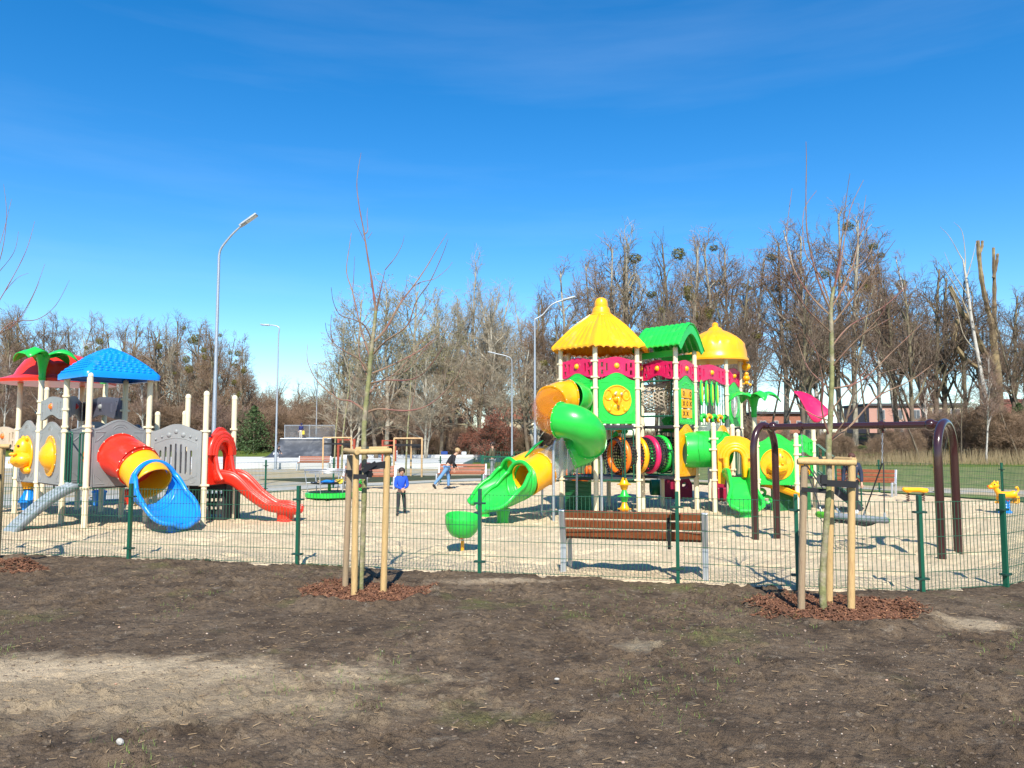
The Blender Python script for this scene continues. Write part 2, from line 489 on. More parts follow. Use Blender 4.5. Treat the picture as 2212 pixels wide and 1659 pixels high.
# sandy spill on the left: mask with a shape of its own
def spill(cx, cy, rx, ry, col, prev, k):
    mp = n.new('ShaderNodeMapping'); mp.inputs['Location'].default_value = (-cx / rx, -cy / ry, 0); mp.inputs['Scale'].default_value = (1 / rx, 1 / ry, 0)
    l.new(tc.outputs['Object'], mp.inputs['Vector'])
    ln = n.new('ShaderNodeVectorMath'); ln.operation = 'LENGTH'; l.new(mp.outputs[0], ln.inputs[0])
    nz = n.new('ShaderNodeTexNoise'); nz.inputs['Scale'].default_value = 2.2 + k; nz.inputs['Detail'].default_value = 10; nz.inputs['Roughness'].default_value = .7
    l.new(tc.outputs['Object'], nz.inputs['Vector'])
    ad = n.new('ShaderNodeMath'); ad.operation = 'MULTIPLY_ADD'; ad.inputs[1].default_value = 2.6; l.new(nz.outputs['Fac'], ad.inputs[0]); l.new(ln.outputs['Value'], ad.inputs[2])
    mr = n.new('ShaderNodeMapRange'); mr.inputs['From Min'].default_value = 2.42; mr.inputs['From Max'].default_value = 1.62; mr.inputs['To Min'].default_value = 0; mr.inputs['To Max'].default_value = .92
    l.new(ad.outputs[0], mr.inputs['Value'])
    mx = n.new('ShaderNodeMixRGB'); mx.inputs['Color2'].default_value = (*col, 1)
    l.new(mr.outputs[0], mx.inputs['Fac']); l.new(prev, mx.inputs['Color1'])
    return mx.outputs[0]
c_ = spill(-3.5, 5.85, 2.7, .50, (.52, .41, .27), cur, 0)
c_ = spill(-2.6, 5.25, 2.3, .60, (.33, .255, .165), c_, 1)
c_ = spill(4.35, 7.3, .42, .30, (.38, .30, .20), c_, 2)
c_ = spill(-.1, 9.5, .8, .18, (.36, .28, .19), c_, .5)
c_ = spill(1.1, 6.6, .25, .2, (.27, .22, .15), c_, 1.4)
l.new(c_, b.inputs['Base Color'])
np_sheet('soil', DX, DY, DZ, m_soil)
def soil_z(x, y):
    """height of the soil sheet near (x, y)"""
    j = int(np.argmin(np.abs(DX[0] - x))); i = int(np.argmin(np.abs(DY[:, j] - y))); return float(DZ[i, j])

# surfaces beyond the far fence
def poly_sheet(name, pts, z, m, kind='structure'):
    mb = MB(); vs = [(p[0], p[1], z) for p in pts]
    tris = tessellate_polygon([[V((p[0], p[1], 0)) for p in pts]])
    mb.add(vs, [tuple(t) for t in tris])
    return tag(mb.build(name, m, smooth=0), kind=kind)
m_gravel, *_ = ground_mat('pale_gravel', [((.40, .32, .20), 1, 0, 1), ((.36, .34, .30), .25, .47, .54), ((.30, .25, .18), 3, .55, .7)], .3, [(60, .01)])
m_pave, *_ = ground_mat('grey_paving', [((.42, .41, .38), 1, 0, 1), ((.36, .35, .33), .4, .45, .6)], .2, [(60, .01)])
m_conc, *_ = ground_mat('pale_concrete', [((.55, .55, .53), 1, 0, 1), ((.48, .48, .47), .3, .45, .6)], .15, [(30, .01)])
m_bed, *_ = ground_mat('dark_bed_soil', [((.055, .047, .03), 1, 0, 1), ((.075, .07, .04), 1, .5, .6)], .5, [(20, .05)])
farL = [(p.x, p.y + .12) for p in FAR]
poly_sheet('gravel', [(-44, 15)] + farL[:11] + [(4, 36), (3, 48), (-60, 48)], -.004 + .0, m_gravel)
poly_sheet('paving', [(-44, 22.5), (-13.6, 20.4), (-9.6, 24.6), (-6.6, 28.7), (-1.2, 33.4), (3, 34), (3, 35.6), (-1.6, 35), (-7.2, 30.3), (-10.4, 26.2), (-14.4, 22.6), (-44, 25)], .004, m_pave)
poly_sheet('planting_bed', [(-11.5, 34.5), (-7.2, 30.8), (-2.0, 35.4), (1.6, 36.2), (1.0, 38.8), (-6, 37.6)], .012, m_bed)
poly_sheet('lawn_strip', [(12.8, 25.6), (14.6, 22.2), (16, 20.5), (60, 22), (60, 52), (3.2, 52), (4.0, 36), (8.6, 30.4)], .0, mat('lawn', (.10, .155, .03), .9, var=.45, vscale=2.5, bump=.8, bscale=25, col2=(.20, .165, .075), c2scale=1.3, c2lo=.42, c2hi=.64))
poly_sheet('footpath', [(12.2, 27.8), (16.5, 22.6), (60, 27), (60, 29.5), (19, 26.2), (14, 29.4), (4.0, 37.2), (4.2, 35.4)], .008, m_gravel)
mb = MB(); mb.box((-24, 56.2, .19), (42, 18.4, .38)); tag(mb.build('skate_plaza', m_conc, smooth=0, bevel=.02), kind='structure')

# ------------------------------------------------------------------ fences
WIRE = mat('green_coated_wire', (.022, .095, .052), .4)
def wire_panel(mb, a, b, h=1.03, r=.0026, step=.05, rows=6):
    a, b = V(a), V(b); d = b - a; L = d.length; d = d / L
    n = max(2, int(round(L / step)))
    for k in range(1, n):
        p = a + d * (L * k / n); mb.bar(p + V((0, 0, .02)), p + V((0, 0, h)), 2 * r, 2 * r)
    off = V((d.y, -d.x, 0)) * (2 * r)
    for k in range(rows):
        z = .035 + (h - .045) * k / (rows - 1)
        mb.bar(a + d * .03 + off + V((0, 0, z)), b - d * .03 + off + V((0, 0, z)), 2.2 * r, 2.6 * r)
def fence(name, label, pts, h=1.03, r=.0026, step=.05, rows=6, pw=.06, skip=()):
    t = thing(name, label, 'fence', pts[0])
    for i, p in enumerate(pts):
        q = pts[min(i + 1, len(pts) - 1)]; q0 = pts[max(0, i - 1)]
        d = (q - q0).normalized(); M = Matrix.Rotation(math.atan2(d.y, d.x), 3, 'Z')
        mb = MB(); mb.box(p + V((0, 0, h / 2 + .02)), (pw * .7, pw, h + .10), M)
        post = mb.build('post', DKG, t, bevel=.004, smooth=0)
        for z in (.16, h - .12):
            c = MB(); c.box(p + V((0, 0, z)), (pw * 2.4, pw * 1.25, .022), M)
            for s_ in (-1, 1): c.cyl(p + M @ V((s_ * pw * .95, -pw * .7, 0)) + V((0, 0, z)), p + M @ V((s_ * pw * .95, pw * .7, 0)) + V((0, 0, z)), .011, 8)
            c.build('clamp', mat('dark_clamp', (.01, .05, .035), .5), post, smooth=0)
    for i in range(len(pts) - 1):
        if i in skip: continue
        d = (pts[i + 1] - pts[i]).normalized() * (pw * .5)
        mb = MB(); wire_panel(mb, pts[i] + d, pts[i + 1] - d, h, r, step, rows)
        mb.build('mesh_panel', WIRE, t, smooth=0, fix=False)
    return t
fence('perimeter_fence', 'green wire mesh fence along the near edge of the sand, in front of the bench', NEAR + NEAR_R)
fence('perimeter_fence', 'green wire mesh fence on the far side of the sand, behind the carousel and benches', FAR, r=.0028)
# ------------------------------------------------------------------ bare trees
BARK_D = mat('dark_bark', (.125, .095, .068), .9, var=.35, vscale=3, col2=(.20, .175, .10), c2scale=.6)
BARK_G = mat('grey_bark', (.36, .33, .26), .9, var=.3, vscale=3, col2=(.18, .155, .11), c2scale=.7)
BIRCH = mat('birch_bark', (.46, .43, .38), .8, var=.15, vscale=4, col2=(.05, .045, .04), c2scale=2.6, c2lo=.56, c2hi=.62)
TW_BR = mat('brown_twigs', (.245, .165, .105), .9, var=.3, vscale=.8)
TW_GR = mat('grey_twigs', (.36, .305, .22), .9, var=.3, vscale=.8)
TW_RD = mat('red_brown_twigs', (.235, .155, .115), .9, var=.3, vscale=.8)
BUDS = mat('green_buds', (.21, .215, .08), .8, var=.3, vscale=.8)
RUST = mat('rust_leaves', (.20, .055, .028), .8, var=.35, vscale=2)
MIST = mat('mistletoe_leaf', (.15, .135, .025), .8, var=.35, vscale=3)
PINE = mat('pine_needles', (.055, .095, .03), .8, var=.35, vscale=3)

class TB:
    """fast builder for thin three-sided branches"""
    def __init__(s): s.v = []; s.f = []
    def seg(s, pts, rs, n=3):
        o = len(s.v); N = len(pts)
        for i, (x, y, z) in enumerate(pts):
            a = pts[max(0, i - 1)]; b = pts[min(N - 1, i + 1)]
            dx, dy, dz = b[0] - a[0], b[1] - a[1], b[2] - a[2]
            L = math.sqrt(dx * dx + dy * dy + dz * dz) or 1; dx /= L; dy /= L; dz /= L
            if abs(dz) < .9: ax, ay, az = dy, -dx, 0.
            else: ax, ay, az = 0., dz, -dy
            q = math.sqrt(ax * ax + ay * ay + az * az) or 1; ax /= q; ay /= q; az /= q
            bx, by, bz = dy * az - dz * ay, dz * ax - dx * az, dx * ay - dy * ax
            for k in range(n):
                t = 2 * PI * k / n; c, w = math.cos(t) * rs[i], math.sin(t) * rs[i]
                s.v.append((x + ax * c + bx * w, y + ay * c + by * w, z + az * c + bz * w))
        for i in range(N - 1):
            for k in range(n):
                k2 = (k + 1) % n; s.f.append((o + i * n + k, o + i * n + k2, o + (i + 1) * n + k2, o + (i + 1) * n + k))
    def leaf(s, p, sz, rnd):
        o = len(s.v); a = [rnd.uniform(-1, 1) * sz for _ in range(6)]
        s.v += [p, (p[0] + a[0], p[1] + a[1], p[2] + a[2]), (p[0] + a[3], p[1] + a[4], p[2] + a[5])]
        s.f.append((o, o + 1, o + 2))
    def mesh(s, name, m):
        me = bpy.data.meshes.new(name); me.from_pydata(s.v, [], s.f)
        for q in (m if isinstance(m, list) else [m]): me.materials.append(q)
        me.polygons.foreach_set('use_smooth', [True] * len(me.polygons)); return me

def gen_tree(seed, H, r0, up=.5, spread=.42, limbs=16, start=.25, dens=1., droop=0., forks=1, leaf=0, tw=1., curl=.12, lsz=.06):
    """meshes (trunk, crown, leaves) of one bare tree"""
    rnd = random.Random(seed); T = TB(); C = TB(); Lf = TB()
    def walk(p, d, L, k, wob, lift):
        pts = [p]; x, y, z = p; dx, dy, dz = d
        for i in range(k):
            dx += rnd.gauss(0, wob); dy += rnd.gauss(0, wob); dz += rnd.gauss(0, wob) + lift
            q = math.sqrt(dx * dx + dy * dy + dz * dz) or 1; dx /= q; dy /= q; dz /= q
            x += dx * L / k; y += dy * L / k; z += dz * L / k
            pts.append((x, y, z))
        return pts, (dx, dy, dz)
    def side(d, ang):
        a = rnd.uniform(0, 2 * PI); sx, sy = math.cos(a), math.sin(a)
        dd = V(d); o = dd.orthogonal().normalized(); o2 = dd.cross(o)
        w = o * sx + o2 * sy; r = dd * math.cos(ang) + w * math.sin(ang)
        return (r.x, r.y, r.z)
    def at(pts, t):
        f = t * (len(pts) - 1); i = min(int(f), len(pts) - 2); f -= i
        return tuple(pts[i][k] * (1 - f) + pts[i + 1][k] * f for k in range(3)), tuple(pts[i + 1][k] - pts[i][k] for k in range(3))
    def grow(p, d, L, r, lv):
        k = (8, 6, 5, 3, 3)[lv]
        pts, de = walk(p, d, L, k, (.05, curl, curl * 1.25, .16, .2)[lv], (.0, .10 * up, .09 * up, .06 * up - droop * .15, .03 - droop * .3)[lv])
        rr = [max(r * (1 - .75 * i / k), .006 * tw) for i in range(k + 1)]
        (T if lv <= 1 else C).seg(pts, rr, 7 if lv == 0 else (5 if lv == 1 else 3))
        if lv == 4:
            if leaf:
                for q in range(leaf):
                    Lf.leaf(at(pts, rnd.uniform(.2, 1))[0], lsz, rnd)
            return
        cnt = (limbs, 7, 6, 5)[lv]; ref_ = (1, spread * H * .62, spread * H * .34, spread * H * .16)[lv]; lf = 1 if lv == 0 else max(.3, min(1.5, L / ref_)); cnt = max(2, int(round(cnt * (dens if lv > 0 else 1) * lf * rnd.uniform(.8, 1.2))))
        for j in range(cnt):
            t = (start + (1 - start) * (j + rnd.random()) / cnt) if lv == 0 else (.22 + .78 * (j + rnd.random()) / cnt)
            q, dd = at(pts, min(.995, t)); dd = V(dd).normalized()
            ang = rnd.uniform(.5, 1.15) * (1.15 - .55 * up) * (1.0 if lv else (1.25 - .55 * t))
            fl = (spread * (1.15 - .95 * t ** 1.3) * H) if lv == 0 else (L * (.62, .62, .55, .45)[lv] * (1.1 - .5 * t))
            if lv == 0: fl *= rnd.uniform(.7, 1.15)
            grow(q, side(dd, ang), max(.35, fl), max(.007 * tw, rr[min(k, int(t * k))] * (.62 if lv else .64)), lv + 1)
    for f in range(forks):
        d = (0, 0, 1) if forks == 1 else side((0, 0, 1), rnd.uniform(.08, .24))
        grow((rnd.uniform(-.1, .1) * f, rnd.uniform(-.1, .1) * f, -.3), d, H * (1 if f == 0 else rnd.uniform(.7, .95)), r0 * (1 if f == 0 else .75), 0)
    return T, C, Lf

KINDS = {}
def kind_tree(key, tm, cm, lm=None, **kw):
    T, C, Lf = gen_tree(**kw)
    KINDS[key] = (T.mesh('trunk', tm), C.mesh('crown', cm), Lf.mesh('leaves', lm) if Lf.v else None)
kind_tree('alder_a', BARK_D, TW_BR, seed=1, H=10, r0=.14, up=.8, spread=.31, limbs=17, start=.2, dens=1.0)
kind_tree('alder_b', BARK_D, TW_BR, seed=2, H=10, r0=.13, up=.65, spread=.34, limbs=14, start=.25, dens=.80, forks=2)
kind_tree('aspen_a', BARK_G, TW_GR, seed=3, H=10, r0=.13, up=.95, spread=.32, limbs=14, start=.2, dens=.88)
kind_tree('aspen_b', BARK_G, TW_GR, seed=4, H=10, r0=.13, up=.8, spread=.36, limbs=12, start=.22, dens=.84, forks=2, curl=.18)
kind_tree('birch_a', BIRCH, TW_RD, seed=5, H=10, r0=.10, up=.85, spread=.27, limbs=19, start=.3, dens=.90, droop=.22)
kind_tree('birch_b', BIRCH, TW_RD, seed=6, H=10, r0=.09, up=.9, spread=.25, limbs=18, start=.32, dens=.88, droop=.15)
kind_tree('budding', BARK_G, TW_GR, BUDS, seed=7, H=10, r0=.15, up=.75, spread=.40, limbs=18, start=.15, dens=1.0, leaf=2, lsz=.062)
kind_tree('oak', BARK_D, TW_BR, seed=8, H=10, r0=.17, up=.4, spread=.44, limbs=12, start=.25, dens=.76, forks=1, curl=.22)
kind_tree('thin', BARK_D, TW_BR, seed=9, H=10, r0=.09, up=.85, spread=.20, limbs=13, start=.25, dens=.85)
kind_tree('bush_a', TW_BR, TW_BR, seed=10, H=4, r0=.05, up=.5, spread=.60, limbs=9, start=.05, dens=.8, forks=5, tw=.9, curl=.2)
kind_tree('bush_b', TW_GR, TW_RD, seed=11, H=4, r0=.045, up=.6, spread=.60, limbs=8, start=.05, dens=.8, forks=5, tw=.9, curl=.2)
kind_tree('rust', BARK_D, TW_RD, RUST, seed=12, H=6, r0=.07, up=.5, spread=.42, limbs=11, start=.08, dens=.75, forks=2, leaf=3, lsz=.10)
TW_DK = mat('dark_twigs', (.165, .118, .085), .9, var=.3, vscale=.8)
kind_tree('open_a', BARK_D, TW_DK, seed=21, H=10, r0=.15, up=.8, spread=.36, limbs=13, start=.25, dens=.76, tw=1.05, curl=.16)
kind_tree('open_b', BARK_D, TW_DK, seed=22, H=10, r0=.13, up=.6, spread=.38, limbs=12, start=.28, dens=.74, tw=1.05, curl=.22, forks=2)
kind_tree('open_c', BARK_G, TW_BR, seed=23, H=10, r0=.13, up=.9, spread=.34, limbs=13, start=.22, dens=.80, tw=1.0, curl=.18)
kind_tree('slim', BARK_D, TW_DK, seed=24, H=10, r0=.08, up=.85, spread=.22, limbs=11, start=.35, dens=.6, tw=1.1)
BASEH = {'bush_a': 4, 'bush_b': 4, 'rust': 6}
def mist_mesh():
    r = random.Random(5); t = TB()
    for k in range(520):
        a, b = r.uniform(0, 2 * PI), math.acos(r.uniform(-1, 1)); q = r.uniform(.3, 1) ** .5
        t.leaf((q * math.sin(b) * math.cos(a), q * math.sin(b) * math.sin(a), q * math.cos(b)), .22, r)
    return t.mesh('mistletoe', MIST)
MISTM = mist_mesh()
trnd = random.Random(99)
def place_tree(kind, u, vtop, D, label, group, cat='tree', wide=1., name=None, mist=0, dz=0.):
    p = P(u, 953, D); gz = float(terrain(np.array(p.x), np.array(D))) + dz
    H = P(u, vtop, D).z - gz
    if H < 1: return
    s = H / BASEH.get(kind, 10) / (1.0 if kind[:4] == 'bush' else 1.07)
    nm = name or ({'b': 'birch_tree', 'a': 'bare_tree', 'o': 'bare_tree', 't': 'bare_tree', 's': 'bare_tree', 'r': 'beech_shrub'}[kind[0]] if kind[:4] != 'bush' else 'bare_bush')
    if kind == 'budding': nm = 'budding_tree'
    t = thing(nm, label, cat, (p.x, D, gz), trnd.uniform(0, 6.28), group)
    t.scale = (s * wide, s * wide, s)
    for nme, me in zip(('trunk', 'crown', 'leaves'), KINDS[kind]):
        if me is None: continue
        o = bpy.data.objects.new(nme, me); COL.objects.link(o); o.parent = t
    for k in range(mist):
        o = bpy.data.objects.new('mistletoe', MISTM); COL.objects.link(o); o.parent = t
        a = trnd.uniform(0, 6.28); zz = trnd.uniform(5.2, 9.6); rr = trnd.uniform(.2, 1.9) * (1.15 - abs(zz - 6.5) / 5)
        o.location = (rr * math.cos(a), rr * math.sin(a), zz); q = trnd.uniform(.14, .34) / wide ; o.scale = (q, q, q * .85)
    return t

def row(kinds, u0, u1, step, D, tops, label, group, jit=.5, dD=4, vj=14, wide=1., mist=0.):
    u = u0
    us = [q[0] for q in tops]; vs = [q[1] for q in tops]
    while u < u1:
        uu = u + trnd.uniform(-jit, jit) * step
        place_tree(trnd.choice(kinds), uu, float(np.interp(uu, us, vs)) + trnd.uniform(-vj * .4, vj), D + trnd.uniform(-dD, dD), label, group,
                   wide=wide * trnd.uniform(.85, 1.2), mist=(trnd.randint(3, 7) if trnd.random() < mist else 0))
        u += step
LEFT = [(-120, 655), (0, 645), (120, 655), (260, 668), (400, 668), (500, 690), (545, 745), (600, 800), (720, 815)]
row(['alder_a', 'alder_b', 'thin'], -110, 520, 33, 92, LEFT, 'bare brown tree in the wood behind the left play structure', 'bare trees behind the left play structure', mist=.0)
row(['alder_a', 'oak', 'aspen_a'], -90, 535, 54, 84, [(a, b + 22) for a, b in LEFT], 'bare tree with dark limbs at the front of the wood behind the left play structure', 'front trees behind the left play structure', mist=.15)
row(['birch_b', 'thin'], -40, 330, 58, 76, [(-120, 740), (400, 770)], 'young reddish birch in front of the wood, behind the red and blue roofs', 'young birches behind the left play structure')
for (u, v, n_) in ((408, 672, 9), (462, 690, 8), (340, 680, 5), (508, 735, 8)):
    place_tree('oak', u, v, 86, 'bare tree dotted with dark mistletoe balls beside the tallest lamp post', 'mistletoe trees beside the tall lamp post', mist=n_, wide=.8)
row(['alder_b', 'oak', 'alder_a'], 530, 760, 27, 96, [(520, 760), (560, 795), (620, 812), (760, 790)], 'low bare tree behind the skate ramp', 'low bare trees behind the skate ramp')
row(['oak', 'alder_b'], 380, 760, 42, 84, [(380, 830), (760, 835)], 'short bare tree just behind the skate plaza', 'short trees behind the skate plaza', wide=1.3)
for (u, v, D) in ((775, 612, 66), (835, 588, 64), (895, 592, 67), (742, 668, 69), (945, 625, 70)):
    place_tree('budding', u, v, D, 'tree hazed with green buds behind the staked sapling', 'budding trees behind the left sapling', wide=1.0)
place_tree('aspen_a', 1035, 543, 76, 'tallest grey bare tree left of the spiral slide, with a narrow top', 'grey trees left of the spiral slide', wide=.8)
row(['aspen_a', 'aspen_b', 'alder_a'], 955, 1215, 30, 74, [(950, 600), (1000, 600), (1100, 605), (1160, 615), (1215, 600)], 'grey bare tree left of the spiral slide', 'grey trees left of the spiral slide')
row(['aspen_b', 'oak'], 760, 1240, 52, 64, [(760, 760), (1240, 720)], 'leaning pale trunk at the edge of the wood behind the women', 'pale trunks behind the women', wide=1.2)
row(['aspen_a', 'open_c', 'open_a'], 1235, 1620, 40, 76, [(1235, 550), (1300, 500), (1340, 485), (1500, 478), (1540, 470), (1620, 505)], 'tall grey bare tree behind the yellow roofs', 'tall trees behind the yellow roofs', mist=.55)
row(['open_a', 'open_b', 'oak'], 1220, 1640, 62, 68, [(1220, 650), (1420, 600), (1640, 570)], 'brown bare tree close behind the yellow and green roofs', 'brown trees close behind the roofs', mist=.2)
row(['birch_a', 'birch_b', 'open_c'], 1640, 2000, 44, 72, [(1640, 500), (1690, 485), (1760, 440), (1800, 415), (1850, 430), (1900, 470), (2000, 520)], 'tall white birch behind the swing', 'tall birches behind the swing', mist=.3)
row(['open_a', 'open_b', 'slim', 'slim'], 1625, 2010, 37, 63, [(1625, 600), (1800, 560), (2010, 560)], 'bare dark tree on the bank behind the swing', 'dark trees on the bank behind the swing')
row(['slim', 'open_a', 'open_c'], 2010, 2290, 30, 66, [(2010, 530), (2080, 570), (2130, 590), (2200, 600), (2290, 590)], 'thin bare tree at the right end of the wood', 'thin trees at the right end of the wood')
row(['slim', 'birch_b', 'slim'], 1975, 2300, 32, 58.5, [(1975, 720), (2060, 760), (2290, 700)], 'slim bare trunk standing in the thicket at the right edge', 'slim trunks in the right thicket')
row(['open_b', 'open_a', 'slim'], 1650, 2300, 60, 96, [(1650, 640), (2000, 610), (2300, 640)], 'far bare tree standing beyond the bank on the right', 'far trees beyond the right bank')
row(['alder_a', 'oak', 'alder_b', 'aspen_a'], 1200, 1640, 90, 92, [(1200, 680), (1640, 660)], 'far bare tree deep in the wood behind the towers', 'far trees deep in the wood behind the towers')
row(['bush_a', 'bush_b'], -60, 760, 25, 79, [(-60, 880), (350, 868), (520, 880), (760, 880)], 'brown leafless bush along the left edge of the wood', 'bushes along the left wood', vj=30, wide=1.3)
row(['bush_a', 'bush_b'], -60, 1000, 34, 90, [(-60, 830), (760, 850), (1000, 870)], 'tall tangled bush inside the left wood', 'tall bushes inside the left wood', vj=30, wide=1.3)
row(['bush_a', 'bush_b'], 760, 1640, 30, 68, [(760, 900), (1640, 912)], 'brown leafless bush behind the spiral slide', 'bushes behind the middle of the playground', vj=30, wide=1.2)
row(['bush_a', 'bush_b'], 1640, 1990, 40, 60, [(1640, 932), (1990, 915)], 'low leafless bush on the bank behind the swing', 'bushes on the bank', vj=20, wide=.9)
row(['bush_b', 'bush_a'], 1960, 2290, 20, 62, [(1960, 900), (2030, 880), (2290, 870)], 'dense brown thicket on the bank at the right edge', 'thicket at the right edge', vj=25, wide=1.25)
for (u, v, D) in ((1060, 868, 60), (1085, 880, 61), (1040, 900, 60), (1010, 905, 63)):
    place_tree('rust', u, v, D, 'shrub holding rust red leaves behind the woman in the olive jacket', 'rust leaved shrubs', cat='shrub')

# green conifers by the skate plaza
def conifer(u, v0, v1, D, w, label):
    p = P(u, v0, D); gz = float(terrain(np.array(p.x), np.array(D))); H = P(u, v1, D).z - gz
    t = thing('young_pine', label, 'tree', (p.x, D, gz))
    mb = MB(); mb.tube([V((p.x, D, gz - .1)), V((p.x, D, gz + H * .95))], [.07, .015], 6); mb.build('trunk', BARK_D, t)
    r = random.Random(int(u)); tb = TB()
    for k in range(2600):
        z = r.random() ** .9; a = r.uniform(0, 6.28); rr = w * (1 - z) ** .6 * r.uniform(.1, 1) * (1 + .35 * math.sin(z * 17 + u + 2 * a) * math.cos(3 * a))
        tb.leaf((rr * math.cos(a), rr * math.sin(a), H * (.04 + .96 * z) - rr * .15), .16, r)
    me = tb.mesh('crown', PINE); o = bpy.data.objects.new('crown', me); COL.objects.link(o); o.parent = t
conifer(548, 955, 878, 72, 2.5, 'bushy green pine beside the red slide, in front of the wood')
conifer(520, 955, 885, 75, 1.3, 'smaller green pine touching the top of the red slide')
conifer(2205, 960, 872, 62, 1.6, 'green pine at the right edge of the wood')

# pruned willow with two sawn stems, and the birch in front of it
def poly_tree(name, label, cat, loc, D, base_pts, limbs, tm, lm, group=None, dy=None, seg=5, taper=.35, trunk_n=10):
    t = thing(name, label, cat, loc, 0, group)
    bp = smooth_path([P(u, v, D + dd) for (u, v, dd, r) in base_pts], 5)
    rs = lerp_list([r for (u, v, dd, r) in base_pts], 5)
    rn = random.Random(hash(label) % 1000)
    rs = [r * (1 + .06 * math.sin(i * 2.3)) for i, r in enumerate(rs)]
    bp[0] = bp[0] - V((0, 0, .06))
    mb = MB(); mb.tube(bp, rs, trunk_n); mb.build('trunk', tm, t)
    for (r0, r1, pts) in limbs:
        pp = smooth_path([P(u, v, D + dd) for (u, v, dd) in pts], seg); n_ = len(pp)
        rr = [r0 + (r1 - r0) * (i / (n_ - 1)) ** .7 for i in range(n_)]
        for i in range(1, n_ - 1):
            if i % 3 == 0: rr[i] *= 1.25
        mb = MB(); mb.tube(pp, rr, 6); mb.build('branch', lm, t)
    return t
WIL = mat('willow_bark', (.15, .105, .06), .9, var=.3, vscale=2, col2=(.25, .19, .10), c2scale=.5)
poly_tree('pollard_willow', 'heavily pruned brown trunk ending in two sawn stems above the other trees', 'tree', P(2158, 975, 63), 63,
          [(2158, 1000, 0, .42), (2158, 900, 0, .36), (2155, 820, 0, .34), (2148, 760, 0, .31)],
          [(.27, .16, [(2148, 770, 0), (2142, 700, 0), (2132, 660, 0), (2120, 600, 0), (2112, 520, 0)]), (.24, .12, [(2150, 765, 0), (2148, 680, 0.2), (2148, 610, .2), (2146, 535, .1)]),
           (.14, .10, [(2146, 600, 0), (2153, 570, 0), (2155, 548, 0)]), (.13, .10, [(2114, 550, 0), (2121, 535, 0), (2122, 520, 0)]),
           (.22, .15, [(2150, 830, 0), (2120, 800, -.3), (2085, 775, -.6), (2062, 740, -.6), (2064, 715, -.6), (2068, 690, -.6)]),
           (.26, .16, [(2148, 790, -.2), (2125, 760, -.6), (2098, 700, -1), (2075, 670, -1), (2052, 618, -1)])], WIL, WIL)
poly_tree('birch_tree', 'white birch with bare upper limbs in front of the pruned trunk', 'tree', P(2141, 985, 61), 61,
          [(2143, 1000, 0, .20), (2140, 960, 0, .19), (2132, 880, 0, .17), (2118, 800, 0, .15), (2100, 700, 0, .13), (2088, 610, 0, .10), (2080, 560, 0, .05)],
          [(.07, .01, [(2100, 700, 0), (2075, 640, .2), (2045, 590, .4), (2020, 560, .3)]), (.06, .01, [(2092, 640, 0), (2060, 590, .2), (2040, 545, .4)]),
           (.06, .01, [(2084, 590, 0), (2085, 550, .2), (2078, 500, .1), (2060, 480, .1)]), (.05, .01, [(2088, 600, 0), (2100, 560, .2), (2110, 520, .4)]),
           (.05, .01, [(2082, 565, 0), (2070, 545, .2), (2050, 510, .4), (2030, 490, .4)]), (.06, .01, [(2110, 760, 0), (2080, 720, 0), (2060, 640, .4), (2030, 615, .4)])], BIRCH, TW_GR)

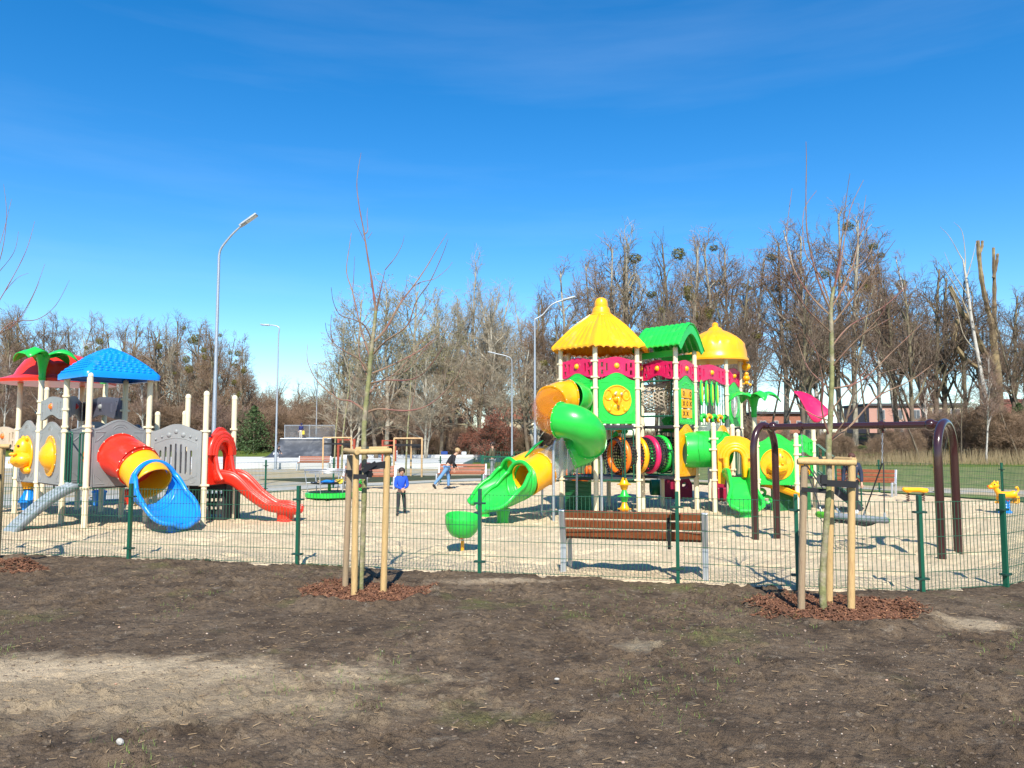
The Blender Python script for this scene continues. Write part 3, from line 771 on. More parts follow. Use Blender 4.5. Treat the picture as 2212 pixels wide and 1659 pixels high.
# ------------------------------------------------------------------ staked saplings in the foreground
SAPT = mat('sapling_bark', (.20, .20, .08), .75, var=.35, vscale=14, bump=.4, bscale=40, col2=(.30, .25, .17), c2scale=6)
SAPB = mat('sapling_twig', (.23, .145, .09), .7, var=.25, vscale=8, col2=(.22, .085, .07), c2scale=2.5)
def z7(L, d0, d1): 
    n = len(L); return [(650.6 + .3268 * x, 487.9 + .3268 * y, d0 + (d1 - d0) * i / (n - 1)) for i, (x, y) in enumerate(L)]
LT = [
 (.015, .002, [(812, 674, 0), (805, 620, 0), (794, 553, 0), (786, 500, 0), (775, 440, 0), (771, 390, 0), (780, 330, 0)]),
 (.013, .002, z7([(497, 560), (520, 450), (555, 290)], 0, -.1)), (.006, .0015, z7([(555, 290), (620, 210), (665, 130), (682, 62)], -.1, -.2)),
 (.016, .002, z7([(482, 765), (560, 680), (650, 520), (740, 400), (830, 270), (900, 150), (965, 48)], 0, .5)),
 (.013, .002, z7([(478, 845), (560, 760), (700, 660), (760, 500), (850, 370), (930, 200), (972, 85)], 0, -.5)),
 (.011, .002, z7([(470, 975), (600, 920), (740, 850), (830, 790), (930, 700), (990, 640)], 0, .7)),
 (.011, .002, z7([(460, 1040), (560, 1020), (700, 1020), (800, 980), (900, 860), (1000, 690)], 0, -.6)),
 (.009, .002, z7([(452, 1100), (540, 1030), (640, 960), (720, 870), (780, 780), (860, 720)], 0, .3)),
 (.013, .002, z7([(447, 1228), (520, 1210), (700, 1222), (850, 1180), (1000, 1040), (1060, 930), (1115, 790)], 0, -.2)),
 (.012, .002, z7([(420, 1222), (330, 1160), (240, 1140), (110, 1030), (50, 920), (38, 840), (45, 782)], 0, .2)),
 (.010, .002, z7([(445, 965), (380, 880), (290, 830), (210, 770), (170, 700), (160, 640)], 0, -.4)),
 (.012, .002, z7([(455, 865), (400, 700), (340, 440), (300, 300), (320, 130), (332, 45)], 0, .4)),
 (.005, .0015, z7([(340, 440), (348, 320), (354, 200)], .3, .2)),
 (.010, .002, z7([(468, 760), (420, 660), (350, 620), (260, 590), (215, 510), (198, 405)], 0, -.5)),
 (.007, .002, z7([(442, 1000), (390, 880), (380, 760), (384, 700)], 0, .3)),
 (.007, .002, z7([(210, 770), (195, 690), (200, 585)], -.3, -.4)),
 (.007, .002, z7([(430, 1180), (470, 1080), (560, 1000), (690, 960), (800, 840), (880, 760)], 0, .5)),
 (.006, .0015, z7([(740, 400), (800, 370), (880, 350), (960, 290), (1000, 240)], .3, .5)),
 (.005, .0015, z7([(650, 520), (690, 420), (700, 330)], .2, .1)), (.005, .0015, z7([(700, 660), (780, 570), (830, 500)], -.3, -.5)),
 (.007, .0015, z7([(412, 60), (440, 30), (435, -60), (440, -120)], 0, .1)), (.005, .0015, z7([(425, 110), (380, 20), (350, -40)], 0, -.1)),
 (.004, .0015, z7([(440, 85), (470, 40)], 0, 0)),
]
poly_tree('young_tree', 'leafless sapling tied to stakes, left of the boy in blue', 'tree', G(778, 1288), G(778, 1288).y,
          [(778, 1289, 0, .034), (783, 1180, 0, .030), (787, 1050, 0, .030), (786, 940, 0, .029), (791, 870, 0, .028), (796, 825, 0, .027), (800, 782, 0, .025), (804, 743, 0, .023), (809, 700, 0, .021), (812, 672, 0, .018)],
          LT, SAPT, SAPB)
def z8(L, d0, d1):
    n = len(L); return [(1192.7 + .4608 * x, 379.5 + .4608 * y, d0 + (d1 - d0) * i / (n - 1)) for i, (x, y) in enumerate(L)]
RT = [
 (.013, .002, z8([(1309, 640), (1250, 500), (1200, 300), (1190, 150), (1192, -60), (1190, -160)], 0, -.2)),
 (.012, .002, z8([(1322, 522), (1350, 420), (1370, 300), (1400, 150), (1460, 20)], 0, .3)),
 (.009, .002, z8([(1322, 522), (1345, 400), (1360, 270), (1380, 100), (1396, -10)], 0, -.3)),
 (.011, .002, z8([(1310, 620), (1400, 450), (1440, 280), (1472, 90)], 0, .5)), (.006, .0015, z8([(1440, 280), (1475, 220), (1500, 150)], .3, .4)),
 (.011, .002, z8([(1310, 705), (1450, 520), (1530, 410), (1610, 300)], 0, -.4)),
 (.010, .002, z8([(1312, 800), (1400, 700), (1560, 610), (1700, 480)], 0, .6)),
 (.011, .002, z8([(1308, 900), (1450, 750), (1600, 660), (1650, 600)], 0, -.6)),
 (.011, .002, z8([(1308, 1000), (1450, 960), (1600, 820), (1750, 680)], 0, .3)),
 (.009, .002, z8([(1302, 1110), (1380, 1010), (1480, 900), (1530, 780), (1545, 700)], 0, -.3)),
 (.013, .003, z8([(1302, 1245), (1400, 1170), (1520, 1040), (1680, 960), (1790, 880)], 0, .2)),
 (.008, .002, z8([(1302, 1245), (1380, 1140), (1440, 1060), (1480, 960), (1520, 850)], 0, -.5)),
 (.011, .002, z8([(1308, 660), (1210, 560), (1130, 430), (1100, 280), (1125, 60)], 0, .3)),
 (.009, .002, z8([(1311, 740), (1190, 620), (1110, 480), (1080, 400)], 0, -.5)),
 (.009, .002, z8([(1306, 1000), (1200, 900), (1140, 740)], 0, .5)),
 (.011, .002, z8([(1301, 1230), (1265, 1100), (1270, 980), (1240, 830), (1190, 740)], 0, -.4)),
 (.009, .002, z8([(1309, 625), (1260, 480), (1190, 370), (1175, 250), (1185, 150), (1240, 70)], 0, .2)),
 (.008, .002, z8([(1303, 1150), (1220, 1120), (1130, 1060), (1040, 990)], 0, .4)),
 (.007, .002, z8([(1308, 880), (1250, 840), (1190, 760), (1130, 660)], 0, -.3)),
 (.006, .0015, z8([(1400, 450), (1480, 380), (1530, 250)], .2, .5)), (.005, .0015, z8([(1250, 500), (1225, 380), (1150, 200)], 0, -.3)),
 (.006, .0015, z8([(1450, 750), (1550, 640), (1570, 530)], -.3, -.5)), (.005, .0015, z8([(1450, 960), (1530, 930), (1640, 900)], .1, .4)),
]
poly_tree('young_tree', 'leafless sapling tied to stakes in front of the swing', 'tree', G(1782, 1326), G(1782, 1326).y,
          [(1782, 1328, 0, .036), (1777, 1290, 0, .036), (1778, 1220, 0, .033), (1786, 1120, 0, .031), (1791, 1030, 0, .029), (1790, 955, 0, .030), (1794, 900, 0, .027), (1797, 800, 0, .024), (1796, 720, 0, .022), (1795, 660, 0, .020), (1802, 620, 0, .014)],
          RT, SAPT, SAPB)
LL = [(.010, .002, [(-40, 770, 0), (20, 700, 0), (80, 690, .2), (120, 660, .2), (150, 605, .2)]), (.008, .002, [(-35, 740, 0), (30, 700, 0), (70, 640, -.2), (97, 570, -.2)]),
      (.009, .002, [(-35, 700, 0), (10, 630, .1), (55, 545, .2), (75, 478, .3)]), (.008, .002, [(-38, 640, 0), (0, 560, 0), (14, 470, 0), (8, 398, 0)]),
      (.006, .002, [(-30, 600, 0), (2, 520, 0), (25, 430, .1)]), (.007, .002, [(-40, 720, 0), (10, 715, .1), (50, 680, .3), (85, 610, .4)]), (.005, .0015, [(10, 630, .1), (38, 600, .1), (62, 590, .2)]),
      (.006, .002, [(-38, 620, 0), (-5, 590, 0), (30, 545, -.2), (40, 500, -.2)])]
poly_tree('young_tree', 'leafless sapling standing past the left edge, its twigs reaching into view', 'tree', G(-48, 1226), G(-48, 1226).y,
          [(-48, 1228, 0, .04), (-44, 1100, 0, .036), (-42, 900, 0, .032), (-40, 750, 0, .028), (-38, 640, 0, .020), (-36, 480, 0, .012), (-30, 380, 0, .003)], LL, SAPT, SAPB)

def stake_frame(label, bases, tops, bars, straps, r=.036, name='tree_stake_frame', group=None, m=None):
    c = sum(bases, V((0, 0, 0))) / len(bases)
    t = thing(name, label, 'tree stakes', (c.x, c.y, 0), 0, group)
    for a, b_ in zip(bases, tops):
        mb = MB(); pts = [a.lerp(b_, k / 8) for k in range(9)]; pts[0] = pts[0] - V((0, 0, .1))
        mb.tube(pts, [r * (1 + .05 * math.sin(k * 2.1 + a.x * 9)) for k in range(9)], 14); mb.build('stake', m or (STK2 if a.x == min(q.x for q in bases) and len(bars) == 3 and r < .04 else STK), t, bevel=.006)
    for (a, b_) in bars:
        mb = MB(); mb.tube([V(a).lerp(V(b_), k / 6) for k in range(7)], r * .86, 14); mb.build('crossbar', m or STK, t, bevel=.006)
    for (a, b_, w, th) in straps:
        mb = MB(); mb.bar(a, b_, .006 + th, w); mb.build('strap', STRAP, t, smooth=0)
    return t
# left sapling
Y0 = 8.5
bs = [P(745, 1284, 8.85), P(765, 1287, 8.42), P(828, 1282, 8.60)]
for q in bs: q.z = 0
tp = [P(756, 983, 8.85), P(769, 982, 8.42), P(837, 976, 8.60)]
rk = P(806, 975, 9.05); rk0 = V((rk.x - .02, rk.y, 0))
stake_frame('three pine stakes with a square top rail round the left sapling', bs, tp,
            [(P(746, 973, 8.95), P(772, 977, 8.34)), (P(766, 977, 8.40), P(846, 974, 8.58)), (P(770, 971, 8.9), P(838, 970, 8.7))],
            [(P(747, 1022, 8.85), P(803, 1024, 8.45), .075, .004), (P(785, 1010, 8.45), P(843, 1002, 8.60), .075, .004), (P(763, 1029, 8.38), P(792, 1030, 8.42), .05, .004), (P(783, 1018, 8.42), P(812, 1000, 8.5), .05, .004)])
bs = [P(1730, 1318, 7.75), P(1838, 1321, 7.68), P(1791, 1300, 8.05)]
for q in bs: q.z = 0
tp = [P(1737, 1005, 7.75), P(1840, 1003, 7.68), P(1795, 1003, 8.05)]
stake_frame('three pine stakes with a top rail round the sapling in front of the swing', bs, tp,
            [(P(1722, 997, 7.72), P(1849, 1000, 7.66)), (P(1727, 995, 7.74), P(1797, 992, 8.10)), (P(1797, 992, 8.10), P(1846, 995, 7.70))],
            [(P(1731, 1057, 7.70), P(1785, 1061, 7.62), .045, .004), (P(1774, 1043, 7.58), P(1850, 1047, 7.62), .065, .004), (P(1773, 1035, 7.60), P(1786, 1036, 7.59), .09, .05)])
bs = [V((-6.88, 10.25, 0)), V((-7.9, 10.2, 0)), V((-7.35, 11.0, 0))]
tp = [q + V((0, 0, 1.62)) for q in bs]
stake_frame('pine stakes cut off by the left edge of the picture', bs, tp, [(tp[1] + V((-.08, 0, .03)), tp[0] + V((.13, 0, .03))), (tp[0] + V((0, 0, .01)), tp[2])], [(bs[0] + V((-.04, -.04, 1.25)), bs[0] + V((.05, -.04, 1.25)), .06, .01)])
# far stake frames on the other side of the fence
def far_stakes(label, u, vb, D, w, h, m=None, tree=None, red=False):
    p = G(u, vb); p = V((p.x * D / p.y, D, 0)); b3 = [p + V((-w / 2, 0, 0)), p + V((w / 2, -.1, 0)), p + V((0, w * .8, 0))]
    t3 = [q + V((0, 0, h)) for q in b3]
    stake_frame(label, b3, t3, [(t3[0], t3[1]), (t3[1], t3[2]), (t3[2], t3[0])], [(b3[0] + V((0, 0, h * .83)), b3[1] + V((0, 0, h * .83)), .09, .01), (b3[1] + V((0, 0, h * .78)), b3[2] + V((0, 0, h * .78)), .09, .01)], r=.045, m=m)
    return p
STKP = mat('fresh_stake_wood', (.56, .36, .18), .7, var=.15)
p1 = far_stakes('stake frame behind the carousel, left of the front sapling', 728, 1019, 40, 1.5, 1.9, STKP)
p2 = far_stakes('stake frame behind the boy, beside the red frame', 881, 1027, 36.5, 1.35, 1.85, STKP)
def slim_tree(label, p, D, pts, limbs):
    poly_tree('young_tree', label, 'tree', p, D, pts, limbs, SAPT, SAPB)
slim_tree('slim young tree inside the stake frame behind the carousel', p1, 40, [(738, 1019, 0, .05), (741, 940, 0, .045), (752, 850, 0, .03), (757, 780, 0, .012)], [(.02, .006, [(745, 900, 0), (757, 850, 0), (770, 800, 0)])])
slim_tree('slim young tree inside the stake frame behind the boy', p2, 36.5, [(876, 1027, 0, .05), (880, 940, 0, .04), (885, 870, 0, .03), (889, 790, 0, .012)], [(.02, .006, [(883, 900, 0), (895, 850, 0), (900, 800, 0)])])
slim_tree('slim young pole tree left of the stake frame behind the carousel', G(722, 1010), 44, [(722, 1010, 0, .05), (725, 940, 0, .045), (730, 880, 0, .03), (734, 800, 0, .012)], [(.02, .006, [(728, 900, 0), (722, 860, 0), (716, 800, 0)])])

# ------------------------------------------------------------------ mulch, pebbles, tufts
MUL = mat('bark_mulch', (.135, .058, .030), .85, var=.6, vscale=22, col2=(.42, .22, .11), c2scale=26, c2lo=.56, c2hi=.68)
def chips(name, label, c, rx, ry, n, seed, m=MUL, L=(.03, .10), hgt=.05):
    r = random.Random(seed); mb = MB()
    for k in range(n):
        a = r.uniform(0, 6.28); q = r.random() ** .55 * (1 + .10 * math.sin(a * 3 + seed) + .06 * math.sin(a * 7)) * r.uniform(.9, 1.08)
        x = c.x + rx * q * math.cos(a); y = c.y + ry * q * math.sin(a)
        z = soil_z(x, y) + r.uniform(.004, hgt * (1.1 - min(1, q) ** 2))
        l_ = r.uniform(*L); w = r.uniform(.006, .016)
        M = Matrix.Rotation(r.uniform(0, 6.28), 3, 'Z') @ Matrix.Rotation(r.gauss(0, .35), 3, 'Y') @ Matrix.Rotation(r.gauss(0, .5), 3, 'X')
        mb.box((x, y, z), (l_, w, r.uniform(.004, .010)), M)
    return tag(mb.build(name, m, smooth=0, fix=False), label, 'mulch', kind='stuff')
chips('bark_mulch', 'red brown bark chips round the foot of the left sapling', TREE_SPOTS[0] + V((.0, .02, 0)), .70, .50, 3400, 1)
chips('bark_mulch', 'red brown bark chips round the foot of the sapling in front of the swing', TREE_SPOTS[1] + V((.05, .05, 0)), .86, .60, 4200, 2)
chips('bark_mulch', 'red brown bark chips at the left edge below the cut-off stakes', V((-7.15, 10.4, 0)), .85, .5, 2200, 3)

def scatter(name, label, cat, n, seed, fn, m, smooth=0):
    r = random.Random(seed); mb = MB()
    for k in range(n):
        y = 2.7 + 7.6 * r.random() ** 1.1; x = r.uniform(-.75, .75) * y
        if y > near_y(x) - .25: continue
        fn(mb, r, x, y, soil_z(x, y))
    return tag(mb.build(name, m, smooth=smooth, fix=False), label, cat, kind='stuff')
def f_peb(mb, r, x, y, z):
    s_ = r.uniform(.003, .008) * (1.8 if r.random() < .05 else 1); mb.ball((x, y, z + s_ * .3), (s_, s_ * r.uniform(.6, 1), s_ * .6), 6, 4)
scatter('pebbles', 'small pale pebbles scattered over the bare soil', 'pebbles', 800, 5, f_peb, mat('pebble', (.34, .30, .24), .8, var=.4, vscale=12, col2=(.42, .24, .16), c2scale=9), 180)
def f_clod(mb, r, x, y, z):
    s_ = r.uniform(.004, .013); mb.ball((x, y, z + s_ * .1), (s_ * r.uniform(.8, 1.8), s_, s_ * .6), 5, 4, Matrix.Rotation(r.uniform(0, 6), 3, 'Z'))
scatter('soil_clods', 'crumbs and clods of dark soil on the ground in front of the fence', 'soil', 3600, 6, f_clod, mat('clod_soil', (.13, .096, .066), .95, var=.35, vscale=15, bump=.5, bscale=80), 0)
def f_grass(mb, r, x, y, z):
    den = float(fbm(np.array([x]), np.array([y]), .9, 3, 91)[0])
    if den < .08: return
    for k in range(r.randint(2, 7)):
        a = r.uniform(0, 6.28); h = r.uniform(.012, .045); q = .012
        b = V((x + r.gauss(0, .025), y + r.gauss(0, .025), z - .003)); t = b + V((math.cos(a) * h * .7, math.sin(a) * h * .7, h)); w = V((-math.sin(a), math.cos(a), 0)) * .0016
        mb.add([b - w, b + w, t], [(0, 1, 2)])
scatter('grass_sprouts', 'thin green grass sprouts coming up in patches of the bare soil', 'grass', 5200, 7, f_grass, mat('sprout_green', (.13, .20, .035), .7, var=.3, vscale=4), 0)
def f_litter(mb, r, x, y, z):
    L = r.uniform(.015, .07); a = r.uniform(0, 6.28); d = V((math.cos(a), math.sin(a), 0)) * L
    p = V((x, y, z + .006)); mb.bar(p - d / 2, p + d / 2 + V((0, 0, r.uniform(0, .008))), r.uniform(.002, .005), .003)
scatter('dry_litter', 'dry stems and splinters of wood lying on the soil', 'litter', 1500, 8, f_litter, mat('dry_stem', (.32, .22, .12), .8, var=.4, vscale=9), 0)
# a pale stone at the bottom left, a darker dug spot on the right
g = G(259, 1614); mb = MB(); mb.ball((g.x, g.y, .03), (.024, .016, .018), 7, 5, Matrix.Rotation(.6, 3, 'Y')); tag(mb.build('white_stone', mat('white_stone', (.40, .38, .34), .8), smooth=0), 'white stone lying alone on the soil at the bottom left', 'stone')
g = G(1203, 1473); mb = MB(); mb.ball((g.x, g.y, .02), (.020, .013, .009), 7, 5); tag(mb.build('flat_stone', mat('white_stone', (.40, .38, .34), .8), smooth=0), 'flat pale stone on the soil in the bottom middle', 'stone')
# reeds below the bank on the right
r = random.Random(12); tb = TB()
for k in range(5200):
    x = r.uniform(23, 52); y = 55 + r.uniform(-2.2, 2.4); z = float(terrain(np.array(x), np.array(y))); h = r.uniform(.35, 1.1) * (.45 + .55 * min(1, max(0, (x - 18) / 12)))
    a = r.uniform(0, 6.28); tb.seg([(x, y, z), (x + math.cos(a) * h * .15, y + math.sin(a) * h * .15, z + h)], [.014, .004], 3)
me = tb.mesh('dry_reeds', mat('dry_reed', (.26, .20, .11), .9, var=.25, vscale=1)); o = bpy.data.objects.new('dry_reeds', me); COL.objects.link(o); tag(o, 'strip of dry straw coloured reeds below the bank on the right', 'reeds', kind='stuff')
# ================================================================== play equipment kit
def post(t, p, top, clamps=(), r=.057, face=None, m=CRM, name='post', cap=True):
    p = V((p[0], p[1], 0)); mb = MB()
    prof = [(r, -.06), (r, top - .06)] + ([(r * 1.08, top - .06), (r * 1.08, top - .02), (r * .8, top + .02), (r * .4, top + .035), (0, top + .04)] if cap else [(r, top), (0, top)])
    mb.lathe(prof, p, 20); o = mb.build(name, m, t, smooth=35)
    for z in clamps:
        c = MB(); c.lathe([(r * .98, z - .022), (r * 1.34, z - .02), (r * 1.34, z + .02), (r * .98, z + .022)], p, 18)
        d = (V(face) - p).normalized() if face is not None else V((1, 0, 0))
        d.z = 0
        for s_ in (-1, 1): c.bar(p + d * s_ * r + V((0, 0, z)), p + d * s_ * r * 1.95 + V((0, 0, z)), .035, .04)
        c.build('clamp', m, o, smooth=35)
    return o
def crest_outline(w, h0, h, n=22, x0=0.):
    pts = [(x0, 0), (x0 + w, 0), (x0 + w, h0)]
    for k in range(1, n):
        t = 1 - k / n; q = abs(2 * t - 1)
        pts.append((x0 + w * t, h0 + (h - h0) * (.5 + .5 * math.cos(PI * min(1, q * 1.02)))))
    pts.append((x0, h0)); return pts
def ridge(mb, fr, pts, d, r=.008, closed=True, n=6):
    P_ = [fr(x, d, z) for x, z in pts]; mb.tube(P_, r, n, closed=closed)
def corner_ridges(mb, fr, w, h, d, s=.20, top=True):
    for (cx, cz, sx, sz) in ((.06, .06, 1, 1), (w - .06, .06, -1, 1)) + (((.06, h - .06, 1, -1), (w - .06, h - .06, -1, -1)) if top else ()):
        ridge(mb, fr, [(cx, cz), (cx + sx * s * 1.05, cz), (cx + sx * s * .85, cz + sz * s * .30), (cx + sx * s * .25, cz + sz * s * .85), (cx, cz + sz * s)], d)
def panel(t, a, b, z0, z1, zc, m, gap=.075, th=.045, holes=(), name='panel', corners=True, arcs=True, label=None, flip=False, bev=.008):
    fr = Frame(a, b, z0, flip); w = fr.w - 2 * gap; fr.o = fr.o + fr.x * gap; fr.w = w
    mb = MB(); mb.slab(fr, crest_outline(w, z1 - z0, zc - z0), -th / 2, th / 2, holes)
    if corners: corner_ridges(mb, fr, w, z1 - z0, th / 2, s=min(.2, w * .22))
    if arcs:
        hz = zc - z0 - .12
        for q, rr in ((.0, .20), (.045, .15)):
            ridge(mb, fr, [(w / 2 + rr * math.cos(x), hz - .16 + rr * .9 * math.sin(x)) for x in [PI * (.2 + .6 * k / 8) for k in range(9)]], th / 2, .007, closed=False)
        ridge(mb, fr, [(x * .94 + w * .03, z * .975 + .012) for x, z in crest_outline(w, z1 - z0, zc - z0)], th / 2, .006)
    o = mb.build(name, m, t, smooth=35, bevel=bev)
    if label: o['label'] = label
    return o, fr
def bolts(t, c, ax, r, n, a0=0, rb=.017, parent=None, m=BOLT):
    ax = V(ax).normalized(); e1 = ax.orthogonal().normalized(); e2 = ax.cross(e1)
    for k in range(n):
        a = a0 + 2 * PI * k / n; p = V(c) + (e1 * math.cos(a) + e2 * math.sin(a)) * r
        mb = MB(); mb.ball(p, rb, 8, 5); mb.build('bolt', m, parent or t)
def rail_panel(t, a, b, z0, z1, m, ballm, gap=.075, th=.05, crest=.07, name='rail_panel', label=None, ball=True):
    """low arched parapet with small windows and a round boss"""
    fr = Frame(a, b, z0); w = fr.w - 2 * gap; fr.o = fr.o + fr.x * gap; h = z1 - z0; n = 20; out = []
    for k in range(n + 1):
        x = w * k / n; q = abs(2 * k / n - 1); out.append((x, .26 * h * (.5 + .5 * math.cos(PI * min(1, q * 1.15)))))
    for k in range(n + 1):
        x = w * (1 - k / n); q = abs(1 - 2 * k / n); out.append((x, h + crest * (.5 + .5 * math.cos(PI * min(1, q * 1.05)))))
    holes = []
    for s_ in (-1, 1):
        for (dx, za, zb, ww) in ((.40, .16, .40, .035), (.40, .58, .84, .035), (.27, .36, .80, .026)):
            cx = w * (.5 + s_ * dx); holes.append([(cx - ww, h * za), (cx + ww, h * za), (cx + ww * .9, h * zb), (cx - ww * .9, h * zb)])
    mb = MB(); mb.slab(fr, out, -th / 2, th / 2, holes)
    for hh in holes:
        cx = sum(p[0] for p in hh) / 4; cz = sum(p[1] for p in hh) / 4
        ridge(mb, fr, [(cx + (p[0] - cx) * 1.35, cz + (p[1] - cz) * 1.14) for p in hh], th / 2, .005)
    ridge(mb, fr, circle(w / 2, h * .66, .105, 20), th / 2, .007)
    o = mb.build(name, m, t, smooth=35, bevel=.007)
    if label: o['label'] = label
    if ball:
        c = MB(); c.ball(fr(w / 2, th / 2, h * .66), (.068, .05, .068), 16, 10); c.build('boss', ballm, o)
    return o
def pipe(t, pts, r, m, name='tube_segment', label=None, flange=(True, True), nb=12, sm=5, bm=BOLT, rs=None, n=30, fl_m=None, wall=.02):
    pp = smooth_path(pts, sm) if sm > 1 else [V(p) for p in pts]
    rr = lerp_list(rs, (len(pp) - 1) // (len(rs) - 1)) if rs else [r] * len(pp)
    mb = MB(); mb.tube(pp, rr, n, cap=False)
    o = mb.build(name, m, t, solid=wall, smooth=180)
    if label: o['label'] = label
    for k, q, d in ((0, pp[0], pp[1] - pp[0]), (1, pp[-1], pp[-2] - pp[-1])):
        if flange[k]:
            d = d.normalized(); R_ = rr[0 if k == 0 else -1]
            f = MB(); f.lathe([(R_ + .004, -.0), (R_ + .038, .0), (R_ + .038, .022), (R_ + .004, .024)], q, 32, ax=d)
            f.build('flange', fl_m or m, o, smooth=35)
            if nb: bolts(t, q + d * .012, d, R_ + .035, nb, parent=o, rb=.013, m=bm)
    return o
def scoop(t, pts, hw, wall, m, name='slide_chute', label=None, lip=.022, floor=.42, th=.022, sm=6, wavy=0., dn=None):
    """open chute: floor centre line, half widths, wall heights (left, right)"""
    pp = smooth_path(pts, sm); N = len(pp); H = lerp_list(hw, (N - 1) // (len(hw) - 1)); 
    wl = lerp_list([w[0] for w in wall], (N - 1) // (len(wall) - 1)); wr = lerp_list([w[1] for w in wall], (N - 1) // (len(wall) - 1))
    rows = []; LE = []; RE = []
    for i in range(N):
        d = (pp[min(N - 1, i + 1)] - pp[max(0, i - 1)]); d.normalize(); sd = d.cross(V((0, 0, 1))).normalized(); up = sd.cross(d)
        row_ = []
        for k in range(17):
            s_ = -1 + 2 * k / 16; q = max(0, abs(s_) - floor) / (1 - floor); hh = (wl[i] if s_ < 0 else wr[i]) * (q ** 1.7)
            row_.append(pp[i] + sd * (H[i] * math.sin(s_ * PI / 2) ** 1 * (1 if True else 0)) + up * hh)
        if wavy:
            wv = wavy * math.sin(i * 1.1); row_[0] = row_[0] - sd * wv; row_[-1] = row_[-1] + sd * wv
        rows.append(row_); LE.append(row_[0]); RE.append(row_[-1])
    mb = MB(); mb.grid(rows)
    o = mb.build(name, m, t, solid=th, smooth=180)
    if label: o['label'] = label
    for nm, E in (('lip', LE), ('lip', RE)):
        f = MB(); f.tube(E, lip, 8); f.build(nm, m, o)
    f = MB(); f.tube(rows[-1], lip, 8); f.build('lip', m, o)
    return o
def gate(t, a, b, z0, z1, bars=3, m=DKG, r=.018, name='handrail', inset=.12):
    fr = Frame(a, b, z0); w = fr.w - 2 * inset; fr.o = fr.o + fr.x * inset; h = z1 - z0
    mb = MB(); mb.tube([fr(x, 0, z) for x, z in rrect(0, 0, w, h, .05, 4)], r, 8, closed=True)
    for k in range(1, bars + 1): x = w * k / (bars + 1); mb.tube([fr(x, 0, 0), fr(x, 0, h)], r * .75, 8)
    return mb.build(name, m, t)
def deck(t, pts, z, th=.07, m=DCK):
    mb = MB(); n = len(pts); fr = lambda x, d, zz: V((x, zz, d))
    vs = [V((p[0], p[1], z - th)) for p in pts] + [V((p[0], p[1], z)) for p in pts]
    mb.add(vs, [tuple(range(n - 1, -1, -1)), tuple(range(n, 2 * n))] + [(i, (i + 1) % n, (i + 1) % n + n, i + n) for i in range(n)])
    return mb.build('deck', m, t, smooth=0, bevel=.006)
def leafshape(t, base, d, L, w, m, lift=.25, droop=.35, name='leaf', th=.02):
    """arched palm leaf from base in horizontal direction d"""
    d = V(d).normalized(); sd = d.cross(V((0, 0, 1))); rows = []
    for i in range(11):
        q = i / 10; wd = w * math.sin(PI * min(1, (q * .93 + .07))) ** .7 * (1 - .25 * q)
        z = lift * math.sin(q * PI * .62) - droop * q ** 3
        rows.append([V(base) + d * (L * q) + sd * (wd * s_) + V((0, 0, z - abs(s_) * wd * .45)) for s_ in (-1, -.5, 0, .5, 1)])
    mb = MB(); mb.grid(rows); return mb.build(name, m, t, solid=th, smooth=60)
def palm_bracket(t, p, z, m, dirs, H=.5, L=.55, w=.17):
    p = V((p[0], p[1], z)); mb = MB()
    mb.lathe([(.064, -.02), (.075, .02), (.068, .08), (.08, H * .45), (.12, H * .8), (.17, H), (.13, H + .015), (0, H - .02)], p, 14, fl=lambda a, r, zz: 1 + .10 * math.cos(3 * a))
    mb.build('leaf_stem', m, t, smooth=50)
    for d in dirs: leafshape(t, p + V((0, 0, H - .03)) + V(d).normalized() * .05, d, L, w, m)
def hippo(par, fr, cx, cz, s, m, side=1):
    mb = MB(); f = lambda x, d, z: fr(cx + x * s * side, d * s, cz + z * s)
    M = Matrix((fr.x, fr.n, V((0, 0, 1)))).transposed()
    def bl(x, d, z, r): mb.ball(f(x, d, z), tuple(q * s for q in r), 18, 12, M)
    bl(-.05, .05, .10, (.22, .22, .34)); bl(.02, .10, -.12, (.31, .26, .20)); bl(-.12, .06, .40, (.055, .05, .07)); bl(.10, .05, .40, (.055, .05, .07))
    bl(.24, .04, -.36, (.12, .10, .09)); bl(-.10, .30, .02, (.045, .06, .04)); bl(.14, .32, .02, (.045, .06, .04))
    mb.tube([f(-.22 + .06 * k, .40 - .35 * abs(k - 4) * .06, -.14 - .05 * math.sin(k * PI / 8)) for k in range(9)], .012 * s, 6)
    o = mb.build('hippo_head', m, par)
    for x in (-.10, .08):
        e = MB(); e.ball(f(x, .225, .22), .032 * s, 8, 6); e.build('eye', mat('eye_dark', (.08, .06, .04), .3), o)
    return o
